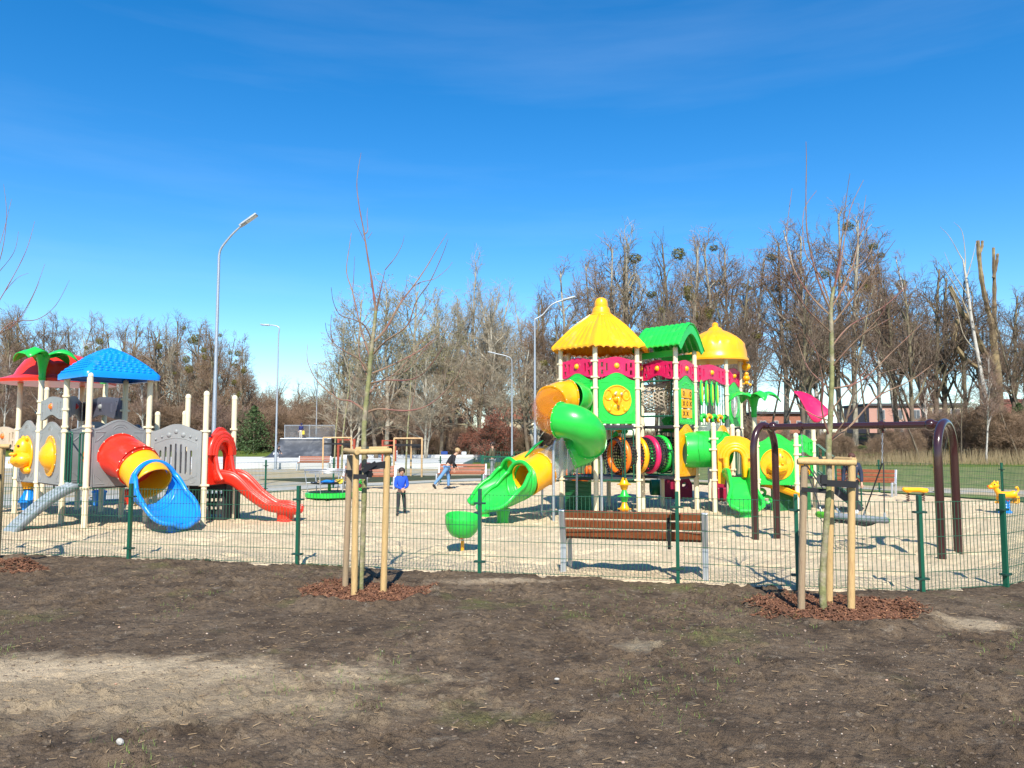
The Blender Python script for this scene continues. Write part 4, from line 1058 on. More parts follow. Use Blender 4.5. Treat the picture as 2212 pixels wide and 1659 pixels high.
def elephant(par, fr, cx, cz, s, m):
    mb = MB(); f = lambda x, d, z: fr(cx + x * s, d * s, cz + z * s)
    M = Matrix((fr.x, fr.n, V((0, 0, 1)))).transposed()
    def bl(x, d, z, r): mb.ball(f(x, d, z), tuple(q * s for q in r), 18, 12, M)
    bl(0, .03, .17, (.20, .15, .17)); bl(0, .04, .03, (.15, .13, .12)); bl(-.33, .0, .15, (.12, .06, .17)); bl(.33, .0, .15, (.12, .06, .17)); bl(0, .0, -.25, (.17, .07, .14))
    bl(-.27, .02, -.32, (.07, .09, .08)); bl(.27, .02, -.32, (.07, .09, .08)); bl(-.19, .0, -.22, (.05, .06, .10)); bl(.19, .0, -.22, (.05, .06, .10))
    mb.tube([f(0, .16, .06), f(0, .21, -.03), f(0, .20, -.10), f(0, .17, -.15)], [.055 * s, .048 * s, .045 * s, .05 * s], 12)
    for sx in (-1, 1): mb.tube([f(sx * (.30 + .12 * math.cos(a)), .055, .15 + .16 * math.sin(a)) for a in [2 * PI * k / 16 for k in range(16)]], .022 * s, 6, closed=True)
    o = mb.build('elephant_head', m, par)
    for x in (-.10, .10):
        e = MB(); e.ball(f(x, .165, .18), .042 * s, 10, 7); e.build('eye', mat('eye_pale', (.75, .70, .55), .3), o)
        e = MB(); e.ball(f(x, .20, .18), .020 * s, 8, 6); e.build('pupil', mat('eye_dark', (.08, .06, .04), .3), o)
    return o
def disc(par, fr, cx, cz, r, m, d=.03, rz=None):
    mb = MB(); mb.slab(fr, circle(cx, cz, r, 36, rz), 0, d); mb.tube([fr(x, d, z) for x, z in circle(cx, cz, r, 36, rz)], .018, 8, closed=True)
    return mb.build('disc', m, par, smooth=35)
def totem(label, p, cols, r=.17, h=.87, ball=False):
    t = thing('play_totem', label, 'play totem', (p[0], p[1], 0)); n = len(cols); s = h / n
    for k, m in enumerate(cols):
        mb = MB(); q = r
        mb.lathe([(.06, k * s - .02 * (k == 0)), (q * .45, k * s + .02), (q * .62, k * s + s * .38), (q, k * s + s * .42), (q * 1.02, k * s + s * .47), (q * .66, k * s + s * .53), (q * .42, k * s + s * .8), (q * .30, k * s + s)], (p[0], p[1], 0), 22)
        mb.build('cone', m, t, smooth=40)
    return t

# ================================================================== LEFT structure (grey, red, blue)
def g2(u, v): q = G(u, v); return V((q.x, q.y, 0))
LP = thing('play_structure', 'left play structure with blue pyramid roof, red dome roof and grey panels', 'play structure', g2(240, 1120))
P1 = g2(181.6, 1142.6); P2 = g2(131.5, 1133); P4 = g2(261, 1121); P3 = P1 + P4 - P2
P5 = g2(438.4, 1131.7); P6 = g2(500, 1122.4); P7 = V((-7.15, 16.75, 0))
Pa = V((-11.75, 18.1, 0)); Pb = V((-10.72, 17.25, 0)); Pc = V((-9.85, 18.35, 0)); Pd = V((-10.95, 19.3, 0)); Pe = V((-12.85, 18.75, 0)); Pf = V((-12.4, 20.2, 0))
ZD = .84
for p, top, cl, f in ((P1, 3.06, (.80, 1.92, 2.01), P3), (P2, 3.06, (.80, 1.92, 2.02, 2.38, 2.66), P1), (P3, 3.06, (.80, 1.92, 2.02), P5), (P4, 3.06, (.80, 1.95, 2.4, 2.65), P2)):
    post(LP, p, top, cl, face=f)
for p, top, cl, f in ((P5, 2.74, (.80, 1.93), P3), (P6, 2.70, (.80, 1.55, 1.98), P5), (P7, 2.72, (.80, 1.95), P5), (P8 := V((-8.35, 17.9, 0)), 2.38, (1.9,), P7), (P9 := V((-7.75, 18.0, 0)), 2.40, (1.9,), P7)):
    post(LP, p, top, cl, face=f)
for p in (Pa, Pb, Pc, Pd, Pe, Pf): post(LP, p, 3.12, (.80, 1.95, 2.35, 2.62) if p in (Pb, Pc) else (.85, 1.5, 2.0), face=Pb if p is not Pb else P2)
deck(LP, [P1, P3, P4, P2], ZD); deck(LP, [P3, P5, P6, P7], ZD + .002); deck(LP, [Pa, Pb, Pc, Pd], ZD - .002); deck(LP, [Pb, P2, P4, Pc], ZD + .004)
# blue pyramid roof with scales
def pyramid_roof(t, c, half, ang, z0, z1, m, skirt=.13):
    c = V((c[0], c[1], 0)); R_ = Matrix.Rotation(ang, 3, 'Z'); rows = []
    def loop(h, z, rc, n=8):
        out = []
        for (sx, sy, a) in ((1, -1, -PI / 2), (1, 1, 0), (-1, 1, PI / 2), (-1, -1, PI)):
            for k in range(n + 1):
                t_ = a + PI / 2 * k / n; out.append(c + R_ @ V((sx * (h - rc) + rc * math.cos(t_), sy * (h - rc) + rc * math.sin(t_), 0)) + V((0, 0, z)))
        return out
    rows.append(loop(half * .93, z0 + .01, .12)); rows.append(loop(half, z0, .12)); rows.append(loop(half, z0 + skirt * .8, .12)); rows.append(loop(half * .97, z0 + skirt, .11))
    for k in range(1, 15):
        q = k / 14; rows.append(loop(half * (.97 - .955 * q), z0 + skirt + (z1 - z0 - skirt) * (q * (1.5 - .5 * q)), max(.004, .10 * (1 - q))))
    mb = MB(); mb.grid(rows, closed=True); mb.f.append(tuple(range(len(mb.v) - len(rows[0]), len(mb.v)))); mb.mi.append(0)
    for side_ in range(4):
        Rs = Matrix.Rotation(ang + side_ * PI / 2, 3, 'Z')
        for r_ in range(11):
            q = .05 + r_ * .075; hh = half * (.97 - .955 * q); z = z0 + skirt + (z1 - z0 - skirt) * (q * (1.5 - .5 * q))
            n = max(1, int(hh * 2 / .125))
            for k in range(n):
                x = (k + .5 - n / 2) * .122 + (.0 if r_ % 2 else .03)
                if abs(x) > hh - .07: continue
                p = c + Rs @ V((x, -hh, 0)) + V((0, 0, z + .0)); mb.ball(p, (.046, .046, .016), 8, 4, Rs @ Matrix.Rotation(rad(-32), 3, 'X').inverted())
    return mb.build('roof', m, t, smooth=50, fix=True)
cB = (P1 + P4) / 2
pyramid_roof(LP, cB, .765, rad(-40), 3.0, 3.70, BLU)
# red dome roof with green leaves
mb = MB(); cR = V((-11.12, 18.55, 0))
mb.lathe([(1.18, 3.10), (1.26, 3.10), (1.27, 3.17), (1.05, 3.24), (.93, 3.30), (.86, 3.45), (.72, 3.66), (.5, 3.80), (.25, 3.86), (0, 3.87)], cR, 48, fl=lambda a, r, z: 1 + .025 * math.cos(6 * a) * (z < 3.3)); mb.build('roof', RED, LP, smooth=50)
palm_bracket(LP, Pb, 3.12, GRN, [(-1, .15, 0), (-.7, .9, 0), (1, .2, 0), (.25, 1, 0), (.2, -1, 0)], H=.56, L=.70, w=.25)
palm_bracket(LP, Pc + V((.1, -.3, 0)), 3.10, GRN, [(1, -.1, 0), (.2, .9, 0), (-.9, .2, 0)], H=.5, L=.66, w=.24)
# panels of the left structure
o, fr = panel(LP, P1, P3, .80, 1.96, 2.16, GRY, holes=[circle(0.525, .62, .34, 30)], arcs=True, label='grey panel with the red tube slide coming through it')
redc = fr(fr.w / 2, 0, .62); rn = fr.n
pts = [redc + rn * .02, redc + rn * .32 + V((0, 0, -.06)), redc + rn * .68 + V((0, 0, -.20))]
TS = LP
pipe(TS, pts, .405, RED, 'tube_segment', 'red first length of the tube slide', nb=14, rs=[.43, .41, .395], sm=6)
pts2 = [pts[2], redc + rn * .90 + V((0, 0, -.34)), redc + rn * 1.14 + V((0, 0, -.54))]
pipe(TS, pts2, .385, YEL, 'tube_segment', 'yellow middle length of the tube slide', flange=(True, False), nb=12, bm=BOLT, fl_m=RED)
# bell mouth
e = redc + rn * 1.06 + V((0, 0, -.53)); ax = (rn + V((0, 0, -.62))).normalized()
def bell_mouth(t, e, hd, m, r=.40, L=1.15, z_end=.14, label=None, lipr=.035, grow=.38, foot=.72):
    """round throat ring that opens into a flared tongue; hd is the horizontal heading"""
    hd = V(hd).normalized(); sd = hd.cross(V((0, 0, 1))); N = 26; z0 = e.z - r; q0 = .20; A0 = 2.05; K = 26
    sst = lambda x: max(0, min(1, x)) ** 2 * (3 - 2 * max(0, min(1, x)))
    def pt(q, a):
        c = V((e.x, e.y, 0)) + hd * (L * q); fz = z0 + (z_end - z0) * (1 - (1 - q) ** 1.7)
        rr = r * (1 + grow * sst(q / .75)) * (1 + .12 * sst(q / .18)); tip = math.sqrt(max(.16, 1 - max(0, (q - .62) / .38) ** 2.4 * .84))
        z = rr * (1 - math.cos(a)) * (1 - .42 * sst((q - .1) / .9)) * (1 - .55 * sst((q - .65) / .35))
        return c + sd * (rr * math.sin(a) * tip) - hd * (.13 * r * (1 - math.cos(a)) * sst(q / .2) * (1 - q)) + V((0, 0, fz + z))
    def Aq(q): return A0 - (A0 - 1.55) * sst((q - q0) / .25) - .50 * sst((q - .45) / .5)
    throat = [[pt(q0 * i / 6, (-1 + 2 * k / 32) * PI) for k in range(33)] for i in range(7)]
    qs = [q0 + (1 - q0) * i / N for i in range(N + 1)]; rows = [[pt(q, (-1 + 2 * k / K) * Aq(q)) for k in range(K + 1)] for q in qs]
    mb = MB(); mb.grid(throat); mb.grid(rows); o = mb.build('slide_exit', m, t, solid=.024, smooth=180)
    if label: o['label'] = label
    arc = [pt(q0, -A0 - (2 * PI - 2 * A0) * k / 14) for k in range(1, 14)]
    rim = [rw[0] for rw in rows[::-1]] + arc + [rw[K] for rw in rows] + [rows[N][k] for k in range(K - 1, 0, -1)]
    f = MB(); f.tube(rim, lipr, 10, closed=True); f.build('rim', m, o)
    for q_ in (.03, .09, .15):
        f = MB(); f.tube([pt(q_, (-1 + 2 * k / 32) * PI) for k in range(32)], .022, 6, closed=True); f.build('rib', m, o)
    f = MB(); q = V((e.x, e.y, 0)) + hd * (L * foot); f.lathe([(.13, -.02), (.12, .10), (.16, z_end + .05)], q, 14); f.build('foot', m, o)
    return o
bell_mouth(LP, e, rn, BLU, r=.425, L=1.10, z_end=.10, grow=.18, lipr=.05, label='blue open end of the red and yellow tube slide')
# barred panel P3-P5, red slide P5-P6
slots = [rrect(.24 + k * .115 - .022, .30 - .0, .24 + k * .115 + .022, .98 + .05 * math.sin(PI * (k + .5) / 7), .02) for k in range(7)]
fr0 = Frame(P3, P5); w_ = fr0.w - .15; slots = [rrect(w_ / 2 + (k - 3) * .118 - .023, .26 - .015 * abs(k - 3), w_ / 2 + (k - 3) * .118 + .023, .88 - .016 * (k - 3) ** 2, .022) for k in range(7)]
o, fr = panel(LP, P3, P5, .79, 1.93, 2.08, GRY, holes=slots, corners=False, arcs=False, label='grey slotted panel with round knobs along its crest')
mb = MB()
for x, z, r_ in ((.5, 1.17, .05), (.36, 1.10, .055), (.64, 1.10, .055), (.22, 1.06, .03), (.78, 1.06, .03), (.10, 1.01, .03), (.90, 1.01, .03)): mb.ball(fr(x * fr.w, .02, z - .04), (r_, .03, r_), 12, 8)
mb.build('knob_row', GRY, o)
mb = MB(); ridge(mb, fr, [(.08 * fr.w, .06), (.08 * fr.w, .88), (.3 * fr.w, .97), (.5 * fr.w, 1.0), (.7 * fr.w, .97), (.92 * fr.w, .88), (.92 * fr.w, .20), (.75 * fr.w, .12), (.5 * fr.w, .10), (.25 * fr.w, .13), (.1 * fr.w, .2)], .022, .008)
ridge(mb, fr, circle(.84 * fr.w, .12, .07, 14), .022, .007); mb.build('moulding', GRY, o)
# red slide: arch and chute
fr = Frame(P5, P6, .80); w_ = fr.w
archo = crest_outline(w_ - .12, 1.0, 1.22, x0=.06); hole = [(w_ / 2 + .15 * math.cos(PI * k / 10), .58 + .17 * math.sin(PI * k / 10)) for k in range(11)] + [(w_ / 2 - .15, .06), (w_ / 2 + .15, .06)]
mb = MB(); mb.slab(fr, archo, -.03, .05, [hole])
for k, (r_, d_) in enumerate(((.25, .09), (.32, .075), (.39, .06))): mb.tube([fr(w_ / 2 + r_ * math.cos(a), d_, .62 + (r_ + .08) * math.sin(a)) for a in [PI * j / 12 for j in range(13)]], .062, 10)
for s_ in (-1, 1): mb.tube([fr(w_ / 2 + s_ * .25, .09, .62), fr(w_ / 2 + s_ * .25, .16, .3), fr(w_ / 2 + s_ * .27, .3, .10)], .05, 8)
mb.build('slide_arch', RED, LP, smooth=40, bevel=.006)
m0 = (P5 + P6) / 2; hd = V((1, -.06, 0)).normalized()
scoop(LP, [m0 + V((0, 0, .86)), m0 + hd * .35 + V((0, 0, .80)), m0 + hd * .75 + V((0, 0, .50)), m0 + hd * 1.12 + V((0, 0, .28)), m0 + hd * 1.45 + V((0, 0, .22)), m0 + hd * 1.75 + V((0, 0, .20))],
      [.27, .27, .27, .27, .27, .28], [(.22, .22), (.26, .26), (.20, .20), (.17, .17), (.19, .19), (.12, .12)], RED, label='red open slide of the left structure', lip=.03, th=.05)
mb = MB(); q = m0 + hd * 1.48; mb.lathe([(.20, -.02), (.17, .10), (.19, .2)], q, 16); mb.build('slide_foot', RED, LP)
# black crate under the small deck
mb = MB(); q0, q1 = V((-6.95, 16.5, 0)), V((-6.2, 16.55, 0)); fq = Frame(q0, q1)
hol = [rrect(.06 + i * .095, .08 + j * .17, .12 + i * .095, .15 + j * .17, .01, 1) for i in range(7) for j in range(4)]
mb.slab(fq, [(0, 0), (.75, 0), (.75, .78), (0, .78)], -.02, .02, hol); mb.slab(Frame(q1, q1 + V((.1, .6, 0))), [(0, 0), (.6, 0), (.6, .78), (0, .78)], -.02, .02); mb.slab(Frame(q0, q0 + V((.1, .6, 0))), [(0, 0), (.6, 0), (.6, .78), (0, .78)], -.02, .02)
mb.build('crawl_box', BLK, LP, smooth=0)
# left wall: hippo panel, disc panels, rails
o, fr = panel(LP, Pa, Pb, .78, 2.0, 2.20, GRY, arcs=True, gap=.1, label='grey panel with a yellow hippo face, at the left end'); w_ = fr.w
d_ = disc(o, fr, w_ / 2, .62, .42, YEL, .04); 
def deep(o): return o
hippo(LP, fr, w_ / 2 - .02, .62, .95, YEL)
o, fr = panel(LP, Pb, P2, .80, 1.96, 2.14, GRY, holes=[circle(.95, .60, .33, 28)], gap=.12, corners=True, label='grey panel with a yellow port, left of the ramp')
q = fr(.95, 0, .60); pipe(LP, [q - fr.n * .02, q + fr.n * .05], .40, YEL, 'port_ring', nb=12, sm=2, n=28); 
mb = MB(); mb.ball(q - fr.n * .12, (.36, .36, .36), 20, 12); mb.build('port_dome', YEL, LP)
o, fr = panel(LP, P2, P4, .84, 1.96, 2.14, GRY, holes=[circle(.6, .55, .3, 28)], label='grey panel at the back of the blue roofed deck')
q = fr(.6, 0, .55); pipe(LP, [q + fr.n * .02, q - fr.n * .1], .34, ORG, 'port_ring', nb=10, sm=2)
panel(LP, P4, P3 + V((.0, .02, 0)), .84, 1.90, 2.08, mat('shaded_grey_plastic', (.10, .105, .14), .5), arcs=False, label='grey panel coloured dark for shade, behind the slide')  # darker copy of the grey plastic, shade put into its colour
panel(LP, P3 + V((.25, .5, 0)), P7, .84, 1.80, 2.0, mat('shaded_grey_plastic', (.1, .1, .1)), arcs=False, label='grey panel coloured dark for shade, behind the slotted panel')
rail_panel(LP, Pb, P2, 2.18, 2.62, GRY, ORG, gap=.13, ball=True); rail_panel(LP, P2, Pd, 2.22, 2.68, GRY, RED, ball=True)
rail_panel(LP, Pd, P4, 2.22, 2.70, mat('shaded_grey_plastic', (.1, .1, .1)), GRY, gap=.2)  # grey rail facing away, its shade painted in as a darker colour
rail_panel(LP, Pe, Pa, 1.52, 2.0, BEI, ORG)
# beam and rungs seen beyond the left posts
mb = MB(); mb.tube([V((-12.3, 19.6, 2.45)), V((-10.6, 18.4, 2.45))], .025, 8); mb.build('beam', DKG, LP)
mb = MB(); mb.tube([V((-11.2, 18.7, .5)), V((-11.2, 18.7, 1.4))], .02, 8); mb.build('rung_post', DKG, LP)
for k in range(3):
    mb = MB(); x = -12.62 + k * .28; mb.tube([V((x, 18.9, .5)), V((x, 18.9, 1.55))], .018, 8); mb.build('bar', DKG, LP)
gate(LP, P2, P2 + (P1 - P2) * .42, ZD + .03, 1.90, 1, inset=.10, name='handrail'); gate(LP, P2 + (P1 - P2) * .60, P1, ZD + .0, 1.88, 1, inset=.09, name='handrail')
# climbing ramp
mR = (P1 + P2) / 2 - (P1 - P2) * .02; rd = V((-.643, -.766, 0)); sdv = V((.766, -.643, 0)); rows = []
for i in range(15):
    q = i / 14; c = mR + rd * (1.16 * q) + V((0, 0, ZD + .02 - .90 * (q ** 1.45)))
    rows.append([c + sdv * (s_ * .27) + V((0, 0, dz)) for s_, dz in ((-1, -.13), (-1, .0), (-.97, .0), (-.9, 0), (.9, 0), (.97, .0), (1, .0), (1, -.13))])
mb = MB(); mb.grid(rows)
for i in range(1, 13):
    for s_ in ((-.45, .35) if i % 2 else (0., .6)):
        c = rows[i][3].lerp(rows[i][4], (s_ + 1) / 2); mb.ball(c + V((0, 0, .012)), (.035, .035, .028), 8, 5)
mb.build('climbing_ramp', mat('ramp_grey', (.27, .31, .33), .5, var=.08), LP, solid=.02, smooth=25)
# yellow slide at far left, low seats under the deck
scoop(LP, [V((-11.9, 18.0, .86)) + V((-.2, 0, .25)), V((-12.3, 17.9, 1.02)), V((-12.9, 17.7, .8)), V((-13.4, 17.6, .5))], [.22, .24, .24, .24], [(.15, .15), (.2, .2), (.2, .2), (.2, .2)], YEL, label='yellow slide leaving the left end of the structure')
for (x, y, m_, w_) in ((-11.0, 20.4, BLU, 'blue'), (-10.4, 20.7, RED, 'red'), (-9.85, 20.3, YEL, 'yellow')):
    t_ = thing('stepping_pod', 'small %s stepping pod standing on the sand beneath the left structure' % w_, 'stepping pod', (x, y, 0))
    mb = MB(); mb.lathe([(.12, -.02), (.14, .05), (.17, .34), (.19, .36), (.18, .40), (0, .41)], (x, y, 0), 18); mb.build('pod', m_, t_, smooth=40)
    mb = MB(); mb.lathe([(.14, .41), (.14, .425), (0, .43)], (x, y, 0), 16); mb.build('tread', m_, t_)
totem('play totem of stacked yellow and blue cones behind the left end of the structure', V((-12.0, 19.0, 0)), [BLU, YEL], r=.30, h=1.05)

# ================================================================== RIGHT structure
RP = thing('play_structure', 'right play structure with two yellow roofs, a green tiled roof and a spiral tube slide', 'play structure', (4.2, 19.2, 0))
cA = V((2.25, 18.97, 0)); RA = 1.08
def hexp(a): return cA + V((math.cos(rad(a)) * RA, math.sin(rad(a)) * RA, 0))
a2, a3, a4, a6, a5, a1 = hexp(-105), hexp(-45), hexp(15), hexp(75), hexp(135), hexp(195)
b1, b2 = V((3.97, 18.35, 0)), V((4.66, 19.3, 0)); b4 = V((3.95, 20.1, 0))
c1, c2, c4, c3 = V((5.83, 20.6, 0)), V((6.42, 21.3, 0)), V((5.10, 21.2, 0)), V((5.70, 22.0, 0))
d1, d2, d3, d4 = V((4.90, 18.5, 0)), V((5.62, 19.4, 0)), V((5.86, 18.35, 0)), V((6.0, 19.7, 0))
e1 = V((6.35, 19.9, 0)); f1 = V((6.88, 18.45, 0)); f0 = V((5.98, 18.62, 0)); g1 = V((7.72, 19.5, 0))
CL = (.80, 2.08, 2.98, 3.24, 3.62)
for p, f in ((a1, a2), (a2, a3), (a3, a2), (a4, a3), (a5, a6), (a6, a5), (b1, b2), (b2, b1), (b4, b1), (c1, c2), (c2, c1), (c4, c1), (c3, c4)):
    post(RP, p, 3.99, CL, face=f)
post(RP, d1, 2.14, (.78, 1.02, 1.52, 1.78), face=d3); post(RP, d2, 2.12, (1.0, 1.7), face=d3); post(RP, d3, 1.75, (.8,), face=d1); post(RP, f0, 1.80, (.72, 1.6), face=f1)
post(RP, f1, 1.88, (.70, 1.40, 1.62), face=f0); post(RP, e1, 2.38, (.8, 1.8), face=f1, cap=False); post(RP, g1, 2.34, (.8, 1.45, 1.75), face=f1, cap=False)
hexd = [a2, a3, a4, a6, a5, a1]
deck(RP, hexd, 2.10); deck(RP, hexd, .86); deck(RP, [a4, b1, b2, b4], 2.103); deck(RP, [b1, b2, b4, a4], .863); deck(RP, [c1, c2, c3, c4], 2.09); deck(RP, [b2, c1, c4, b4], 2.085); deck(RP, [d1, d3, d4, d2], .85); deck(RP, [f0, f1, g1, e1], .845); deck(RP, [d3, f0, e1, d4], .84)
# hexagonal yellow roof
rows = []; nA = 168
prof = [(1.20, 3.93), (1.31, 3.93), (1.31, 3.985), (1.18, 4.12), (.98, 4.32), (.76, 4.52), (.55, 4.68), (.38, 4.80), (.30, 4.86)]
for (r_, z) in prof:
    row_ = []
    for k in range(nA):
        a = 2 * PI * k / nA; h = (a + rad(105)) % (PI / 3); hx = math.cos(PI / 6) / math.cos(h - PI / 6); cor = .026 * abs(math.sin(a * 21)) ** .7
        cr = .02 * max(0, 1 - min(h, PI / 3 - h) / .05)
        row_.append(cA + V((math.cos(a) * r_ * hx * (1 + .008), math.sin(a) * r_ * hx, z + (cor if z > 3.95 else cor * 1.6) + cr)))
    rows.append(row_)
mb = MB(); mb.grid(rows, closed=True); o = mb.build('roof', YEL, RP, smooth=35)
mb = MB(); mb.lathe([(.30, 4.83), (.285, 4.86), (.285, 4.89), (.24, 4.93), (.235, 4.96), (.21, 5.06), (.165, 5.10), (.17, 5.14), (.16, 5.23), (.12, 5.30), (.05, 5.335), (0, 5.34)], cA, 26); mb.build('finial', YEL, o, smooth=30)
# dome roof
cC = (c1 + c3) / 2 + V((-.02, 0, 0))
def pleat(a, r, z): return 1 + (.075 * abs(math.cos(9 * a)) if 4.38 < z < 4.82 else 0)
mb = MB(); mb.lathe([(.86, 3.95), (.90, 3.95), (.90, 4.0), (.855, 4.05), (.845, 4.20), (.80, 4.36), (.74, 4.44), (.66, 4.54), (.55, 4.64), (.40, 4.74), (.28, 4.80), (.22, 4.83), (.17, 4.90), (.09, 4.94), (.085, 4.97), (.09, 5.02), (.05, 5.06), (0, 5.065)], cC, 84, fl=pleat); mb.build('roof', YEL, RP, smooth=40)
# arched green tile roof
rdg = (b4 - b2).normalized(); crs = (b2 - b1).normalized(); Lr = 1.42; c0 = (b1 + b2) / 2 - rdg * .22
rows = []; NP = 40
for i in range(73):
    q = i / 72; row_ = []
    sc = abs(math.sin(q * PI * 9)) ** .6
    for k in range(NP + 1):
        s_ = -1 + 2 * k / NP; z = .66 * (1 - abs(s_) ** 1.75) + .05 * abs(s_) ** 6; tile = ((abs(s_) * 6.0) % 1) * .03
        row_.append(c0 + rdg * (Lr * q) + crs * (s_ * .80) + V((0, 0, 3.95 + z + tile + .028 * sc)))
    rows.append(row_)
mb = MB(); mb.grid(rows); o = mb.build('roof', GRN, RP, solid=.02, smooth=35)
for q in (0.012, .985):
    f = MB(); inner = []; outer = []
    for k in range(NP + 1):
        s_ = -1 + 2 * k / NP; z = .66 * (1 - abs(s_) ** 1.75) + .05 * abs(s_) ** 6
        outer.append((s_ * .79, z - .005)); inner.append((s_ * .66, z * .80 - .10 if abs(s_) < .93 else z - .09))
    ff = lambda x, d, z, q=q: c0 + rdg * (Lr * q + d) + crs * x + V((0, 0, 3.95 + z))
    vs = [ff(x, 0, z) for x, z in outer] + [ff(x, 0, z) for x, z in inner] + [ff(x, .05, z) for x, z in outer] + [ff(x, .05, z) for x, z in inner]; n = NP + 1
    fs = [(k, k + 1, n + k + 1, n + k) for k in range(NP)] + [(2 * n + k, 3 * n + k, 3 * n + k + 1, 2 * n + k + 1) for k in range(NP)] + [(n + k, n + k + 1, 3 * n + k + 1, 3 * n + k) for k in range(NP)] + [(k, 2 * n + k, 2 * n + k + 1, k + 1) for k in range(NP)]
    f.add(vs, fs); f.build('gable', GRN, o, smooth=30)
mb = MB(); mb.bar(a4 + V((0, 0, 3.86)), b1 + V((0, 0, 3.86)), .05, .16); mb.build('roof_beam', GRN, RP); mb = MB(); mb.bar(b4 + V((0, 0, 3.86)), b2 + V((0, 0, 3.86)), .05, .16); mb.build('roof_beam', GRN, RP)
# magenta parapets
for a_, b_ in ((a1, a2), (a2, a3), (a4, b1), (b1, b2), (b2, c1), (c1, c2), (a6, a4), (a5, a6), (c4, c3), (b4, b2), (a3, a4)): rail_panel(RP, a_, b_, 3.24, 3.66, PNK, YEL)
# elephant panel and tube panel
o, fr = panel(RP, a2, a3, 2.13, 3.17, 3.35, GRN, label='green panel with a yellow elephant face in the first tower'); w_ = fr.w
disc(o, fr, w_ / 2, .56, .345, YEL, .035); elephant(RP, fr, w_ / 2, .57, .76, YEL)
o, fr = panel(RP, a1, a2, 2.13, 3.17, 3.35, GRN, holes=[circle(.465, .56, .30, 28)], label='green panel where the spiral slide leaves the first tower'); w_ = fr.w
tc = fr(w_ / 2, 0, .56)
def z4(x, y, D): return P(1003 + .3268 * x, 623.5 + .3268 * y, D)
R_ = .36
S1 = [tc + fr.n * .02, z4(745, 722, 17.85), z4(700, 715, 17.6)]
S2 = [S1[-1], z4(630, 722, 17.45), z4(575, 752, 17.15)]
S3 = [S2[-1], z4(552, 800, 16.85), z4(572, 845, 16.5), z4(630, 868, 16.25)]
S4 = [S3[-1], z4(715, 880, 16.1), z4(785, 915, 16.15), z4(825, 965, 16.45), z4(822, 1015, 16.85)]
S5 = [S4[-1], z4(785, 1050, 17.05), z4(695, 1087, 17.1)]
S6 = [S5[-1], z4(610, 1138, 17.0), z4(528, 1188, 16.85)]
S7 = [S6[-1], z4(465, 1226, 16.7), z4(402, 1266, 16.5)]
pipe(RP, S1, R_, GRN, label='green collar length where the spiral slide starts', flange=(True, False))
pipe(RP, S2, R_, YEL, label='yellow top length of the spiral slide'); pipe(RP, S3, R_, AMB, label='see-through amber bend of the spiral slide', flange=(False, False))
pipe(RP, S4, R_, GRN, label='big green bend of the spiral slide'); pipe(RP, S5, R_, GRN, label='lower green length of the spiral slide', flange=(False, True))
pipe(RP, S6, R_, CLR, label='clear length of the spiral slide', flange=(False, False)); pipe(RP, S7, R_, YEL, label='yellow last length of the spiral slide', flange=(True, False))
hdg = V((-.78, -.62, 0))
bell_mouth(RP, S7[-1] - hdg * .02, hdg, GRN, r=.365, L=1.14, z_end=.26, grow=.26, label='green open end of the spiral slide', lipr=.045, foot=.55)
S8 = [z4(560, 1130, 18.3), z4(440, 1165, 18.15), z4(335, 1212, 17.95)]
pipe(RP, S8, .33, YEL, label='yellow tube of the slide lane behind the spiral'); bell_mouth(RP, S8[-1], V((-.86, -.5, 0)), GRN, r=.32, L=1.12, z_end=.30, label='green open end of the slide lane behind', lipr=.045)
leafshape(RP, z4(400, 1110, 17.2), V((1, -.1, 0)), 
          .42, .17, GRN, lift=.28, droop=-.1, name='crest_leaf')
# galvanised props
def prop(pts, label=None, r=.026): mb = MB(); mb.tube(smooth_path(pts, 4), r, 10); o = mb.build('support_pole', SLV, RP); 
g0 = G(1196, 1127); prop([g0 - V((0, 0, .05)), g0 + V((0, 0, 1.3)), P(1197, 968, g0.y), P(1201, 951, g0.y), P(1209, 948, g0.y + .1)], r=.03)
g0 = G(1300, 1113); prop([g0 - V((0, 0, .05)), g0 + V((0, 0, .8)), P(1299, 1005, g0.y), P(1297, 985, g0.y), P(1288, 976, g0.y - .1), P(1254, 975, g0.y - .35)], r=.032)
g0 = G(1246, 1112); prop([g0 - V((0, 0, .05)), P(1246, 1005, g0.y)]); g0 = G(1170, 1112); prop([g0 - V((0, 0, .05)), P(1172, 1040, g0.y)])
# lower deck of the first tower
gate(RP, a2, a3, .80, 2.0, 2, name='railing'); gate(RP, a1, a2, .86, 1.6, 6, name='railing', r=.014); gate(RP, a5, a6, .86, 1.6, 7, name='railing', r=.012)
mb = MB(); q0, q1 = a1 + V((.12, .25, 0)), a2 + V((-.1, .25, 0)); fq = Frame(q0, q1); mb.slab(fq, [(0, 0), (fq.w, 0), (fq.w, .76), (0, .76)], -.02, .02)
for k in range(7): ridge(mb, fq, [(.04, .1 + k * .1), (fq.w - .04, .1 + k * .1)], .02, .012, closed=False)
mb.build('crawl_panel', mat('bottle_green_plastic', (.01, .13, .035), .5), RP, smooth=30)
# spinner column on the front railing
mb = MB(); q = P(1349, 905, 17.95); mb.tube([V((q.x, q.y, .85)), V((q.x, q.y, 2.0))], .022, 8); mb.build('railing_post', DKG, RP)
totem('play totem of three stacked cones, yellow, green and yellow, in front of the right structure', G(1349, 1111), [YEL, GRN, YEL], r=.165, h=.86)
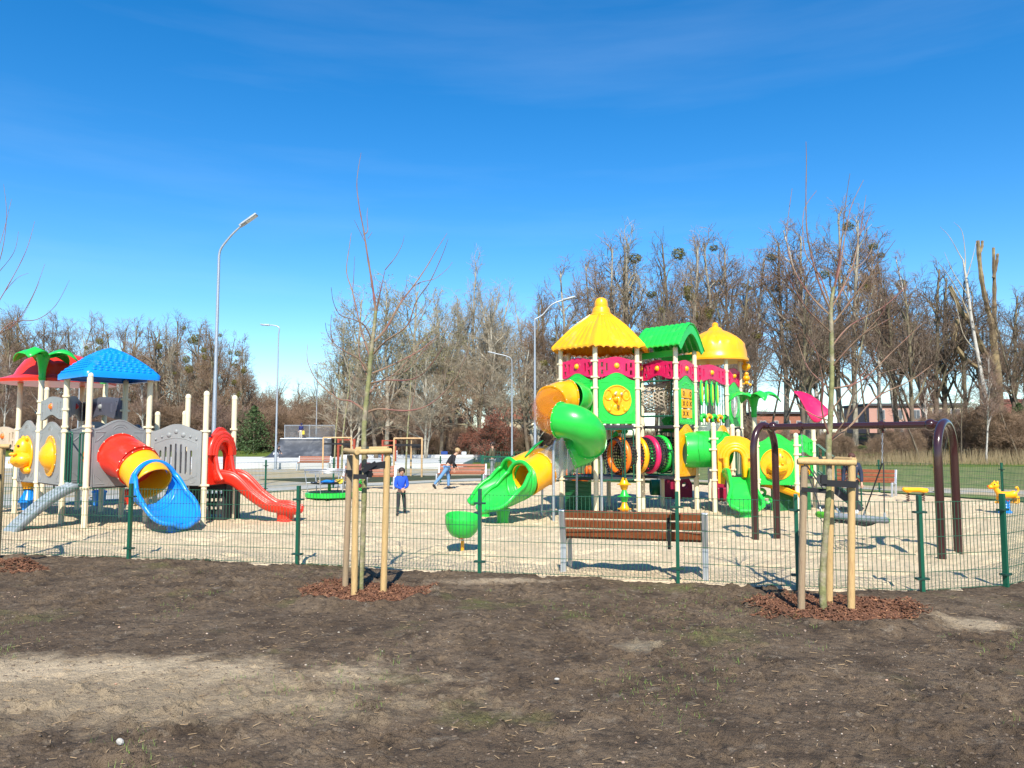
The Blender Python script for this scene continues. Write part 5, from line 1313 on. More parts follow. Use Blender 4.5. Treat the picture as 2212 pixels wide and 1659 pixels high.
# ring tunnel
ta, ax = V((2.42, 18.34, 1.36)), V((.895, .44, .03)).normalized(); TL = 1.72; e1_ = ax.orthogonal().normalized(); e2_ = ax.cross(e1_)
for q_, m_ in ((.18, ORG), (.70, YEL), (1.06, PNK), (1.42, GRN)):
    c = ta + ax * q_; mb = MB(); mb.tube([c + (e1_ * math.cos(a) + e2_ * math.sin(a)) * .40 for a in [2 * PI * j / 32 for j in range(32)]], .075, 12, closed=True); mb.build('tunnel_ring', m_, RP)
mb = MB()
for j in range(34):
    a = 2 * PI * j / 34; mb.tube([ta + ax * (TL * k / 14) + (e1_ * math.cos(a + .09 * (k % 2)) + e2_ * math.sin(a + .09 * (k % 2))) * (.41 + .02 * (k % 2)) for k in range(15)], .013, 4)
for k in range(26):
    c = ta + ax * (TL * k / 25); mb.tube([c + (e1_ * math.cos(a) + e2_ * math.sin(a)) * .415 for a in [2 * PI * j / 20 for j in range(20)]], .013, 4, closed=True)
mb.build('tunnel_net', BLK, RP)
# rope tunnel on the upper level
ta, tb_ = V((3.0, 19.75, 2.80)), V((3.98, 19.10, 2.80)); ax = (tb_ - ta).normalized(); e1_ = ax.orthogonal().normalized(); e2_ = ax.cross(e1_)
mb = MB(); Lt = (tb_ - ta).length
for s_ in (-1, 1):
    for j in range(24):
        a0 = 2 * PI * j / 24; mb.tube([ta + ax * (Lt * k / 14) + (e1_ * math.cos(a0 + s_ * k * .12) + e2_ * math.sin(a0 + s_ * k * .12)) * (.40 - .05 * math.sin(PI * k / 14)) for k in range(15)], .011, 5)
for k in range(9): c = ta + ax * (Lt * k / 8); mb.tube([c + (e1_ * math.cos(a) + e2_ * math.sin(a)) * (.40 - .05 * math.sin(PI * k / 8)) for a in [2 * PI * j / 20 for j in range(20)]], .011, 5, closed=True)
mb.build('rope_tunnel', ROPE, RP)
fq = Frame(b1 + V((-.08, -.02, 0)) + (b4 - b1) * .0, b1 + (b2 - b1) * .0 + V((-.1, .9, 0)), 2.32)
for (x0, y0, x1, y1) in ((3.30, 18.95, 3.88, 18.50),): gate(RP, V((x0 - .1, y0 + .08, 0)), V((x1 + .12, y1 - .08, 0)), 2.33, 3.2, 0, inset=.03, name='tunnel_frame', r=.022)
gate(RP, V((3.9, 18.55, 0)), V((4.2, 19.4, 0)), 2.2, 3.2, 0, inset=.03, name='tunnel_frame', r=.022)
gate(RP, V((3.6, 19.1, 0)), V((3.95, 18.75, 0)), .95, 1.95, 2, inset=.03, name='railing', r=.02)
# noughts-and-crosses panel (b1-b2, upper)
def tile_panel(a_, b_, z0, z1, zc, label, rows_, base=GRN):
    fr = Frame(a_, b_, z0); w = fr.w - .15
    x0, x1 = w * .20, w * .80; zt = (z1 - z0) * .86; zb = (z1 - z0) * .14
    o, fr = panel(RP, a_, b_, z0, z1, zc, base, holes=[rrect(x0, zb, x1, zt, .01, 1)], corners=False, arcs=False, label=label)
    mb = MB(); ridge(mb, fr, [(x * .9 + w * .05, z * .96 + .02) for x, z in crest_outline(w, z1 - z0, zc - z0)], .022, .008)
    for k in range(6): mb.ball(fr(w * (.16 + .136 * k), .02, (z1 - z0) * .07), (.022, .02, .022), 8, 5)
    for k in range(5): mb.ball(fr(w * (.3 + .1 * k), .02, (z1 - z0) * (.94 + .06 * math.sin(PI * k / 4))), (.024, .02, .024), 8, 5)
    mb.build('moulding', base, o)
    cw, ch = (x1 - x0) / 3, (zt - zb) / 3
    for i in range(3):
        for j in range(3):
            cx, cz = x0 + cw * (i + .5), zt - ch * (j + .5)
            mb = MB(); fr2 = fr; mb.slab(fr, rrect(cx - cw * .46, cz - ch * .44, cx + cw * .46, cz + ch * .44, .012, 2), -.05, .035); tl = mb.build('tile', YEL, o, bevel=.008, smooth=30)
            s_ = rows_[j][i]
            if s_ in 'XO':
                m2 = MB(); q = min(cw, ch) * .26
                if s_ == 'X': m2.bar(fr(cx - q, .038, cz - q), fr(cx + q, .038, cz + q), .012, .014, up=fr.n); m2.bar(fr(cx - q, .0385, cz + q), fr(cx + q, .0385, cz - q), .012, .014, up=fr.n)
                else: m2.tube([fr(cx + q * .8 * math.cos(a), .038, cz + q * math.sin(a)) for a in [2 * PI * k / 14 for k in range(14)]], .008, 5, closed=True)
                m2.build('mark', mat('mark_black', (.03, .02, .01), .5), tl) if False else m2.build('mark', mat('mark_black', (.03, .02, .01), .5), o)
    return o
tile_panel(b1, b2, 2.13, 3.16, 3.34, 'green panel with noughts and crosses tiles on the second tower', ['O O', 'XOX', 'XX '])
# lower yellow panels and the green barrel
o, fr = panel(RP, b1, b2, .86, 1.92, 2.14, YEL, holes=[circle(.5, .55, .30, 24)], label='yellow panel at the left end of the green barrel')
q0, q1 = V((4.36, 18.88, 1.50)), V((5.32, 19.12, 1.50))
pipe(RP, [q0 - V((.12, -.05, 0)), q0.lerp(q1, .3), q1], .43, GRN, 'crawl_barrel', 'green crawl barrel with a clear dome on top', nb=12)
mb = MB(); 
for rr_ in (.07, .085): mb.tube([q0.lerp(q1, .45) + V((rr_ * math.cos(a), -.435 + .02 * abs(math.sin(a)), -.03 + rr_ * math.sin(a))) for a in [2 * PI * k / 18 for k in range(18)]], .009, 6, closed=True)
for x in (.2, .34, .72):
    mb.tube([q0.lerp(q1, x + .03 * math.sin(k)) + V((0, -.442 * math.cos(a), .442 * math.sin(a))) for k, a in enumerate([-1.1 + 2.2 * k / 8 for k in range(9)])], .010, 6)
mb.build('barrel_moulding', GRN, RP)
mb = MB(); mb.lathe([(.34, 1.80), (.34, 1.96), (.30, 1.97)], V((4.92, 18.98, 0)), 26); mb.build('dome_collar', GRN, RP, smooth=30)
mb = MB(); mb.lathe([(.33, 1.955), (.31, 2.03), (.25, 2.12), (.13, 2.18), (0, 2.195)], V((4.92, 18.98, 0)), 26); mb.build('clear_dome', CLR, RP)
o, fr = panel(RP, V((5.02, 18.82, 0)), V((5.62, 19.6, 0)), .86, 1.90, 2.12, YEL, gap=.03, label='yellow panel at the right end of the green barrel')
# surfboard rail and shell steps (b2-c1)
fr = Frame(b2, c1, 2.6); w_ = fr.w
for k in range(4):
    x = w_ * (.16 + .155 * k * 1.05)
    mb = MB(); mb.slab(fr, circle(x, .36, .085, 26, .33), .02, .05); bo = mb.build('board', GRN, RP, bevel=.008, smooth=30)
    mb = MB(); mb.slab(fr, circle(x, .36, .055, 22, .29), .05, .056); mb.build('board_inlay', TEALP, bo, smooth=30); mb = MB(); mb.slab(fr, circle(x, .36, .036, 22, .25), .056, .064); mb.build('board_stripe', LIMEP, bo, smooth=30)
gate(RP, b2, c1, 2.12, 3.22, 10, name='railing', r=.014); gate(RP, b4, c4, 2.12, 3.1, 8, name='railing', r=.012)
for k in range(5):
    m_ = (GRN, YEL)[k % 2]; x = w_ * (.10 + .17 * k); c = Frame(b2, c1, 2.27)(x, .12, 0); mb = MB(); pts = []
    for j in range(16): a = j / 15 * 4.6 + .5; rr_ = .13 * (1 - j / 15 * .72); pts.append(c + fr.x * (rr_ * math.cos(a)) + V((0, 0, rr_ * math.sin(a))) - fr.n * .02 * j / 15)
    mb.tube(pts, [.06 * (1 - j / 15 * .55) for j in range(16)], 10); mb.build('shell_step', m_, RP)
# bubble window panel (c1-c2)
fr = Frame(c1, c2); w_ = fr.w - .15
o, fr = panel(RP, c1, c2, 2.13, 3.16, 3.34, GRN, holes=[circle(w_ / 2, .55, .27, 28, .33)], arcs=False, label='green panel with a clear bubble window on the dome tower')
mb = MB(); mb.tube([fr(x, .02, z) for x, z in circle(w_ / 2, .55, .28, 28, .34)], .022, 8, closed=True); mb.build('window_rim', GRN, o)
mb = MB(); M = Matrix((fr.x, fr.n, V((0, 0, 1)))).transposed(); mb.ball(fr(w_ / 2, .02, .55), (.27, .17, .33), 22, 14, M); mb.build('bubble_window', CLR, o)
# yellow ornament on the post c2
mb = MB(); q = c2 + V((.17, -.02, 0))
for z, r_ in ((3.80, .125), (3.60, .07), (3.48, .10), (3.36, .06)): mb.ball(q + V((0, 0, z)), (r_, r_, r_ * .9), 14, 9)
mb.ball(q + V((-.04, 0, 3.93)), .05); mb.bar(q + V((-.12, 0, 3.33)), q + V((.10, 0, 3.33)), .03, .03); mb.ball(q + V((.11, 0, 3.3)), .04, 8, 6); mb.build('ornament', YEL, RP)
# yellow arch with the green slide
fr = Frame(d1, d3, .70); w_ = fr.w
hole = [(w_ / 2 + .15 * math.cos(PI * k / 10), .62 + .17 * math.sin(PI * k / 10)) for k in range(11)] + [(w_ / 2 - .16, .0 + .12), (w_ / 2 + .16, .0 + .12)]
mb = MB(); mb.slab(fr, [(.08, 0), (.24, -.02), (.25, .1), (w_ - .25, .1), (w_ - .24, -.02), (w_ - .06, 0), (w_ - .06, .98), (w_ * .80, 1.08), (w_ * .62, 1.14), (w_ * .45, 1.15), (w_ * .28, 1.12), (.2, 1.02), (.08, .92)], -.03, .05, [hole])
for (r_, d_) in ((.20, .13), (.27, .11), (.33, .07)): mb.tube([fr(w_ / 2 + r_ * math.cos(a), d_, .60 + (r_ + .02) * math.sin(a)) for a in [PI * j / 14 for j in range(15)]], .06, 10)
for s_ in (-1, 1): mb.tube([fr(w_ / 2 + s_ * .22, .13, .62), fr(w_ / 2 + s_ * .22, .17, .40), fr(w_ / 2 + s_ * .22, .16, .16)], [.075, .07, .05], 10)
mb.build('slide_arch', YEL, RP, smooth=40, bevel=.006)
m0 = (d1 + d3) / 2; hd = V((-.05, -1, 0)).normalized()
scoop(RP, [m0 + V((0, 0, .84)), m0 + hd * .25 + V((0, 0, .70)), m0 + hd * .55 + V((0, 0, .40)), m0 + hd * .85 + V((0, 0, .22)), m0 + hd * 1.08 + V((0, 0, .17)), m0 + hd * 1.20 + V((0, 0, .16))],
      [.30, .27, .27, .38, .37, .22], [(.16, .16), (.42, .42), (.34, .34), (.20, .20), (.10, .10), (.03, .03)], GRN, label='short green slide below the yellow arch', lip=.045, th=.04, floor=.5)
mb = MB(); q = m0 + hd * 1.0; mb.lathe([(.16, -.02), (.15, .2)], q, 14); mb.build('slide_foot', GRN, RP)
gate(RP, d2, d4, .86, 1.7, 3, name='railing'); 
for (x, y) in ((6.0, 20.2), (6.55, 20.6)): post(RP, V((x, y, 0)), 2.0, (1.5,))
# palm posts
palm_bracket(RP, e1, 2.36, GRN, [(-1, -.1, 0), (1, -.12, 0), (.1, -1, 0), (-.2, 1, 0)], H=.52, L=.64, w=.21)
rows = []
for i in range(13):
    q = i / 12; c = g1 + V((-.48 + 1.0 * q, -.05, 2.99 - .62 * q ** 1.4 + .10 * math.sin(PI * q))); wd = .10 + .30 * math.sin(PI * min(1, q * 1.1)) ** .8
    rows.append([c + V((s_ * .1 * wd, s_ * .3 * wd, -(1 - s_) * wd * (.55 + .2 * math.sin(q * 3)) * (.2 + .9 * math.sin(PI * q)) )) for s_ in (1, .5, 0, -.5, -1)])
mb = MB(); mb.grid(rows); mb.build('petal', PNK, RP, solid=.03, smooth=60)
# hippo panel, side panel, stairs
o, fr = panel(RP, f0, f1, .66, 1.70, 1.90, GRN, gap=.04, label='green panel with a yellow hippo face, behind the swing'); w_ = fr.w
disc(o, fr, w_ / 2, .50, .37, YEL, .035); hippo(RP, fr, w_ / 2 + .02, .50, .80, YEL, side=-1)
tile_panel(f1 + V((.0, .35, 0)), g1, .80, 1.30, 1.34, 'lower tiles of the side panel', ['XO ', ' OX', 'O O']); rail_panel(RP, f1 + V((.0, .35, 0)), g1, 1.34, 1.76, GRN, YEL, crest=.12, ball=False)
mb = MB(); s0, s1 = g1 + V((.05, -.1, .84)), g1 + V((.95, -.5, .04))
for s_ in (-.3, .3):
    o_ = V((.2, .45, 0)) * (s_ / .3); mb.bar(s0 + o_, s1 + o_, .03, .16)
for k in range(5): c = s0.lerp(s1, (k + .5) / 5); mb.bar(c - V((.2, .45, 0)), c + V((.2, .45, 0)), .2, .03, up=V((0, 0, 1)))
mb.build('stair', DCK, RP, smooth=0)
for s_ in (-1, 1):
    o_ = V((.2, .45, 0)) * s_; mb = MB(); mb.tube([s0 + o_ + V((0, 0, .8)), s1 + o_ + V((0, 0, .75))], .02, 8); mb.tube([s0 + o_ + V((0, 0, .12)), s1 + o_ + V((0, 0, .12))], .016, 8)
    for k in range(8): c = s0.lerp(s1, k / 7) + o_; mb.tube([c + V((0, 0, .0)), c + V((0, 0, .79 - .04 * k / 7))], .015, 6)
    mb.build('stair_railing', DKG, RP)
BG = mat('bottle_green_plastic', (.01, .13, .035), .5)
mb = MB(); fq = Frame(V((6.4, 18.9, 0)), V((7.35, 18.85, 0))); mb.slab(fq, [(0, 0), (fq.w, 0), (fq.w, .6), (0, .6)], -.02, .02)
for k in range(9):
    for j in range(5): ridge(mb, fq, circle(.1 + k * .095, .1 + j * .1, .025, 6), .02, .006)
mb.build('crawl_panel', BG, RP, smooth=30)
scoop(RP, [V((6.25, 19.2, .62)), V((6.5, 18.95, .55)), V((6.8, 18.7, .42)), V((7.0, 18.55, .36))], [.18, .2, .2, .2], [(.1, .1), (.16, .16), (.14, .14), (.1, .1)], YEL, label='small yellow chute under the hippo panel')
for k in range(3):
    mb = MB(); mb.tube([V((6.05 + .12 * k, 19.0 - .05 * k, .62 - .17 * k)) + V((.10 * math.cos(a), 0, .08 * math.sin(a))) for a in [2 * PI * j / 14 for j in range(14)]], .04, 8, closed=True); mb.build('climbing_ring', GRN, RP)
mb = MB(); mb.tube(smooth_path([V((5.98, 18.95, .9)), V((6.02, 18.8, .55)), V((6.0, 18.8, .25)), V((5.85, 18.9, .12))], 5), .035, 8); mb.build('climbing_arch', BLK, RP)
# shells and leaves seen through the lower storey
for k in range(5):
    c = P(1318 + 10 * k, 938 - 4 * k + 6 * (k % 2), 20.6); mb = MB(); mb.ball(c, (.11, .1, .075), 12, 8); mb.ball(c + V((.03, -.03, .06)), (.06, .06, .05), 10, 6); mb.build('shell_step', (YEL, GRN)[k % 2], RP)
mb = MB(); c = P(1445, 916, 19.7); mb.slab(Frame(c, c + V((1, -.1, 0)), c.z), [(-.18, -.20), (.1, -.22), (.22, -.1), (.24, .12), (.12, .22), (-.08, .2), (-.2, .1), (-.14, 0)], -.02, .02)
mb.tube([c + V((.10 * (1 - j / 14) * math.cos(j * .6) + .03, -.04, .10 * (1 - j / 14) * math.sin(j * .6))) for j in range(14)], .018, 8); mb.build('leaf_panel', GRN, RP, smooth=30)
gate(RP, a4, b1, .9, 1.5, 0, name='railing', r=.018)

# crimson play house panels behind the right structure
t_ = thing('play_house', 'crimson plastic play house standing behind the posts of the right structure', 'play house', (4.85, 22.8, 0))
fr = Frame(V((4.45, 22.6, 0)), V((5.35, 22.7, 0))); o_ = [(0, 0), (.9, 0), (.9, .45), (.8, .62), (.6, .72), (.3, .72), (.1, .62), (0, .45)]
mb = MB(); mb.slab(fr, o_, -.04, .04, [circle(.68, .42, .09, 12), rrect(.22, .30, .40, .52, .03)]); mb.build('front_wall', mat('crimson_plastic', (.28, .008, .04), .45), t_, bevel=.015)
fr = Frame(V((4.55, 23.3, 0)), V((5.45, 23.4, 0))); mb = MB(); mb.slab(fr, o_, -.04, .04, [circle(.68, .42, .09, 12)]); mb.build('back_wall', mat('crimson_plastic', (.3, 0, 0)), t_, bevel=.015)
mb = MB(); mb.tube([V((4.15, 22.9, .34)), V((4.5, 22.9, .34))], .22, 20, cap=False); mb.build('crawl_tube', BG, t_, solid=.03)
t_ = thing('play_bench', 'small crimson plastic box seat right of the crimson play house', 'seat', (6.0, 22.0, 0))
mb = MB(); mb.box((5.95, 21.9, .22), (.46, .34, .36)); mb.build('seat_box', mat('crimson_plastic', (.3, 0, 0)), t_, bevel=.03); mb = MB(); mb.box((5.95, 22.06, .5), (.46, .05, .22)); mb.build('backrest', mat('crimson_plastic', (.3, 0, 0)), t_, bevel=.02)
# orange spring rider seen under the tower
t_ = thing('spring_rider', 'orange plastic rocking animal seen behind the lower deck of the first tower', 'spring rider', (2.1, 24.0, 0))
mb = MB(); mb.ball((2.1, 24.0, .55), (.36, .16, .16), 16, 10); mb.ball((2.42, 24.0, .80), (.15, .12, .16), 14, 9); mb.ball((1.75, 24, .72), (.07, .07, .14), 10, 7); mb.build('body', ORG, t_)
mb = MB(); mb.tube([V((2.1 + .08 * math.cos(k * .7), 24 + .08 * math.sin(k * .7), .02 + .38 * k / 40)) for k in range(41)], .014, 6); mb.build('spring', BLK, t_)
# ================================================================== benches
ALU = mat('cast_aluminium', (.55, .56, .57), .35, metal=.6, var=.08)
def bench(label, c, rz, L=1.8, divider=True, wood=WOODB, group=None):
    """local frame: x along the seat, +y is the way a sitter looks"""
    t = thing('park_bench', label, 'bench', (c[0], c[1], c[2] if len(c) > 2 else 0), rz, group)
    for s_ in (-1, 1):
        x = s_ * (L / 2 + .02); mb = MB()
        mb.bar(V((x, -.02, -.05)), V((x, .0, .42)), .075, .055, up=V((0, 1, 0))); mb.bar(V((x, .0, .36)), V((x, -.14, .83)), .075, .045, up=V((0, 1, 0)))
        mb.bar(V((x, .03, .40)), V((x, .46, .43)), .05, .05); mb.bar(V((x, .46, .44)), V((x, .50, -.05)), .06, .05, up=V((0, 1, 0)))
        mb.build('side_frame', ALU, t, local=True, bevel=.008, smooth=30)
    for k in range(4):
        y = .08 + k * .108; mb = MB(); mb.box((0, y, .455 + .006 * abs(k - 1.5)), (L, .092, .035)); mb.build('seat_slat', wood, t, local=True, bevel=.006, smooth=30)
    for k in range(3):
        z = .53 + k * .122; y = -.005 - (z - .42) * .30; mb = MB(); M = Matrix.Rotation(rad(16), 3, 'X'); mb.box((0, y + .02, z), (L, .032, .100), M); mb.build('back_slat', wood, t, local=True, bevel=.006, smooth=30)
    if divider:
        mb = MB(); x = L * .26; mb.bar(V((x, 0, .36)), V((x, -.10, .76)), .035, .05, up=V((0, 1, 0))); mb.bar(V((x, .0, .44)), V((x, .42, .44)), .03, .04); mb.tube(smooth_path([V((x, -.02, .60)), V((x, .18, .66)), V((x, .36, .62)), V((x, .40, .46))], 4), .018, 8)
        mb.build('arm_rest', mat('dark_cast_iron', (.02, .02, .022), .5), t, local=True, smooth=30)
    return t
ba, bb = G(1222, 1238), G(1520, 1251); bc = (ba + bb) / 2
bench('nearest bench seen from behind, just beyond the fence', bc, math.atan2(bb.y - ba.y, bb.x - ba.x), L=1.76)
bench('bench with a seated person on it, left of the boy in blue', (-5.15, 27.6, 0), PI + .06)
bench('bench behind the leaning woman in the black jacket', (-1.95, 29.9, 0), PI - .12)
bench('bench facing the basket swing, in front of the far fence on the right', (11.15, 24.2, 0), rad(142), L=1.75)
bench('bench beyond the fence in front of the skate ramp', (-11.7, 45.2, 0), PI, divider=False)

# ================================================================== swing
SW = thing('swing_frame', 'maroon steel swing frame with an arch at each end', 'swing frame', (5.5, 12.4, 0))
L1, L2 = G(1632, 1167), G(1679, 1161); R1, R2 = G(2035, 1210), G(2070, 1194)
def arch(a, b, h, r=.062):
    m_ = (a + b) / 2; d = (b - a) / 2; pts = [a - V((0, 0, .1)), a + V((0, 0, .6)), a + V((0, 0, h - .52))]
    for k in range(1, 12):
        q = PI * k / 12; pts.append(m_ - d * math.cos(q) * (1 if True else 1) + V((0, 0, h - .45 + .45 * math.sin(q))))
    pts += [b + V((0, 0, h - .52)), b + V((0, 0, .6)), b - V((0, 0, .1))]
    mb = MB(); mb.tube(smooth_path(pts, 2), r, 16); return mb.build('arch_leg', BRN, SW)
arch(L1, L2, 2.0); arch(R1, R2, 2.0)
mL, mR_ = (L1 + L2) / 2 + V((0, 0, 1.97)), (R1 + R2) / 2 + V((0, 0, 1.97))
mb = MB(); mb.cyl(mL, mR_, .055, 16); mb.build('top_bar', BRN, SW)
bd = (mR_ - mL).normalized()
for q in (mL + bd * .17, mR_ - bd * .2): mb = MB(); mb.ball(q, .088, 16, 10); mb.build('ball_joint', BRN, SW)
susp = []
for q in (.235, .69):
    c = mL.lerp(mR_, q); mb = MB(); mb.cyl(c - bd * .035, c + bd * .035, .075, 14); mb.box(c - V((0, 0, .09)), (.04, .04, .06)); mb.build('hanger', BRN, SW, smooth=30); susp.append(c - V((0, 0, .10)))
BS = thing('basket_swing', 'round basket swing with a lime green and grey rim hanging from the maroon frame', 'basket swing', (5.45, 12.35, .5))
bcn = V((5.46, 12.32, .50)); Rb = .50; tilt = Matrix.Rotation(rad(5), 3, 'Y') @ Matrix.Rotation(rad(-3), 3, 'X')
GRB = mat('grey_braid', (.17, .19, .21), .8, var=.35, vscale=60); LMB = mat('lime_braid', (.10, .48, .02), .6, var=.3, vscale=60)
for k, (a0, a1_, m_) in enumerate(((-.65, .65, LMB), (.65, PI - .65, GRB), (PI - .65, PI + .65, LMB), (PI + .65, 2 * PI - .65, GRB))):
    pts = [bcn + tilt @ V((Rb * math.cos(a0 + (a1_ - a0) * j / 12), Rb * math.sin(a0 + (a1_ - a0) * j / 12), 0)) for j in range(13)]
    mb = MB(); mb.tube(pts, .050, 14); mb.build('padded_rim', m_, BS)
mb = MB()
for k in range(-5, 6):
    x = k * .088; h = math.sqrt(max(0, Rb * Rb - x * x)) * .97
    mb.tube([bcn + V((x, h * s_, -.09 * (1 - s_ * s_))) for s_ in (-1, -.5, 0, .5, 1)], .007, 5); mb.tube([bcn + V((h * s_, x, -.095 * (1 - s_ * s_))) for s_ in (-1, -.5, 0, .5, 1)], .007, 5)
mb.build('rope_net', DROP, BS)
for c, sx in ((susp[0], -1), (susp[1], 1)):
    for dy in (-1, 1):
        e_ = bcn + tilt @ V((sx * Rb * .70, dy * Rb * .70, .05)); kn = c - V((-sx * .0, 0, .42)) + (e_ - c) * .06
        mb = MB(); mb.tube([kn, e_], .011, 6); mb.build('rope', DROP, BS)
        mb = MB(); mb.tube([e_ + V((0, 0, .0)), e_ + (kn - e_) * .08], .016, 8); mb.build('ferrule', SLV, BS)
    mb = MB(); N_ = 9
    for k in range(N_):
        p = c.lerp(kn, (k + .5) / N_); ax_ = V((1, 0, 0)) if k % 2 else V((0, 1, 0)); mb.tube([p + ax_ * (.010 * math.cos(a)) + V((0, 0, .030 * math.sin(a))) for a in [2 * PI * j / 8 for j in range(8)]], .004, 4, closed=True)
    mb.build('chain', SLV, BS)

# ================================================================== spinner bowl, carousel, spring toys
q = G(999, 1192); t = thing('spinner_bowl', 'green spinning bowl on a yellow stem, just behind the fence', 'spinner', q)
ax = V((.10, -.16, 1)).normalized(); base = q + V((-.02, -.01, .24))
mb = MB(); mb.lathe([(.10, .0), (.17, .02), (.235, .10), (.265, .20), (.275, .30), (.265, .33), (.25, .30), (.22, .14), (.14, .05), (0, .04)], base, 44, ax=ax, fl=lambda a, r, z: 1 + (.018 * math.cos(16 * a) if z > .12 else 0)); mb.build('bowl', GRN, t, smooth=50)
mb = MB(); mb.lathe([(.05, -.03), (.09, 0), (.11, .012), (0, .02)], base, 20, ax=ax); mb.build('collar', ORG, t)
mb = MB(); mb.cyl(q - V((0, 0, .05)), q + V((0, 0, .17)), .027, 16); mb.build('stem', YEL, t); mb = MB(); mb.cyl(q + V((0, 0, .17)), base + V((0, 0, .01)), .024, 16); mb.build('axle', WHT, t)

cc = V((-5.42, 22.7, 0)); t = thing('carousel', 'small carousel with a green disc and a pale tube ring', 'carousel', cc)
mb = MB(); mb.lathe([(.66, .06), (.70, .08), (.70, .19), (.66, .21), (0, .22)], cc, 40, fl=lambda a, r, z: 1 + (.010 if math.sin(a * 20) > 0 else 0) * (z < .2)); mb.build('floor_disc', GRN, t, smooth=30)
mb = MB(); mb.lathe([(.60, .222), (.60, .235), (0, .236)], cc, 36); mb.build('floor_mat', BLK, t)
for z, R2_ in ((.86, .72),): mb = MB(); mb.tube([cc + V((R2_ * math.cos(a), R2_ * math.sin(a), z)) for a in [2 * PI * k / 36 for k in range(36)]], .017, 8, closed=True); mb.build('hand_ring', SLV, t)
mb = MB(); mb.tube([cc + V((.6 * math.cos(a), .6 * math.sin(a), .80)) for a in [2 * PI * k / 36 for k in range(36)]], .012, 8, closed=True); mb.build('inner_ring', SLV, t)
for k in range(6):
    a = .35 + PI / 3 * k; d = V((math.cos(a), math.sin(a), 0)); mb = MB(); mb.tube([cc + d * .62 + V((0, 0, .20)), cc + d * .72 + V((0, 0, .86))], .015, 8); mb.tube([cc + d * .66 + V((0, 0, .50)), cc + d * .45 + V((0, 0, .50))], .014, 8); mb.build('upright', SLV, t)
mb = MB(); mb.lathe([(.54, .47), (.56, .50), (.50, .51), (.34, .49), (.30, .47), (.54, .465)], cc, 36); mb.build('bench_ring', BLK, t)
mb = MB(); mb.cyl(cc, cc + V((0, 0, .55)), .05, 14); mb.build('centre_post', GRN, t)

q = G(1978, 1083); t = thing('spring_beam', 'yellow rocking beam on two dark springs', 'spring beam', (q.x, q.y, 0))
mb = MB(); mb.tube([q + V((-.37, 0, .33)), q + V((-.34, 0, .34)), q + V((-.1, 0, .33)), q + V((.1, 0, .33)), q + V((.34, 0, .31)), q + V((.37, 0, .30))], [.03, .065, .07, .07, .065, .03], 14); mb.build('beam', YEL, t)
for s_ in (-1, 1): mb = MB(); mb.tube([q + V((s_ * .22 + .045 * math.cos(k * .9), .045 * math.sin(k * .9), .28 * k / 40 - .01)) for k in range(41)], .011, 5); mb.build('spring', mat('dark_spring', (.07, .02, .015), .4), t)
for s_ in (-1, 1): mb = MB(); mb.box(q + V((s_ * .22, 0, .27)), (.16, .12, .015)); mb.build('bracket', YEL, t)

q = G(2172, 1108); q = V((q.x, 18.4, 0)); t = thing('spring_dog', 'yellow spring rider shaped like a little dog on a blue base', 'spring rider', (q.x, q.y, 0))
mb = MB(); M = Matrix.Identity(3); z0 = .42
pts = [q + V((-.12, 0, z0)), q + V((.02, 0, z0 + .01)), q + V((.18, 0, z0 + .02)), q + V((.26, 0, z0 + .05))]
mb.tube(smooth_path(pts, 4), [.07, .082, .088, .088, .086, .084, .082, .082, .084, .088, .09, .08, .05], 14)
mb.tube(smooth_path([q + V((-.12, 0, z0 + .02)), q + V((-.20, 0, z0 + .14)), q + V((-.23, 0, z0 + .22))], 4), [.075, .07, .066, .062, .06, .06, .06, .058, .055], 12)
mb.ball(q + V((-.235, 0, z0 + .235)), (.10, .085, .085)); mb.ball(q + V((-.33, 0, z0 + .20)), (.072, .06, .055)); mb.ball(q + V((-.20, -.06, z0 + .31)), (.03, .02, .04), 8, 6); mb.ball(q + V((-.20, .06, z0 + .31)), (.03, .02, .04), 8, 6)
for x, y in ((-.13, -.07), (-.13, .07), (.25, -.07), (.25, .07)):
    mb.tube([q + V((x, y * .8, z0 - .02)), q + V((x + .01, y, z0 - .10)), q + V((x - .0, y, z0 - .17))], [.05, .042, .045], 10); mb.ball(q + V((x - .025, y, z0 - .17)), (.06, .04, .03), 10, 6)
mb.tube(smooth_path([q + V((.28, 0, z0 + .06)), q + V((.33, 0, z0 + .12)), q + V((.30, 0, z0 + .20)), q + V((.27, 0, z0 + .17))], 3), .022, 8)
mb.build('body', YEL, t)
mb = MB(); mb.cyl(q + V((.0, -.12, z0 - .12)), q + V((.0, .12, z0 - .12)), .02, 8); mb.ball(q + V((-.16, -.12, z0 - .13)), .035, 8, 6); mb.build('foot_rest', RED, t)
mb = MB(); mb.ball(q + V((-.395, 0, z0 + .215)), .02, 8, 6); mb.build('nose', RED, t); mb = MB(); mb.tube([q + V((-.39, -.035, z0 + .18)), q + V((-.36, -.055, z0 + .165)), q + V((-.32, -.055, z0 + .18))], .007, 5); mb.build('mouth', RED, t)
for y in (-.07, .07): mb = MB(); mb.ball(q + V((-.275, y, z0 + .265)), .018, 8, 6); mb.build('eye', BLK, t)
mb = MB(); mb.lathe([(.15, -.05), (.15, .03), (.10, .06), (.085, .10), (.10, .13), (.085, .16), (.10, .19), (.085, .22), (.11, .26), (.11, .30)], q, 20); mb.build('spring_cover', BLU, t, smooth=40)

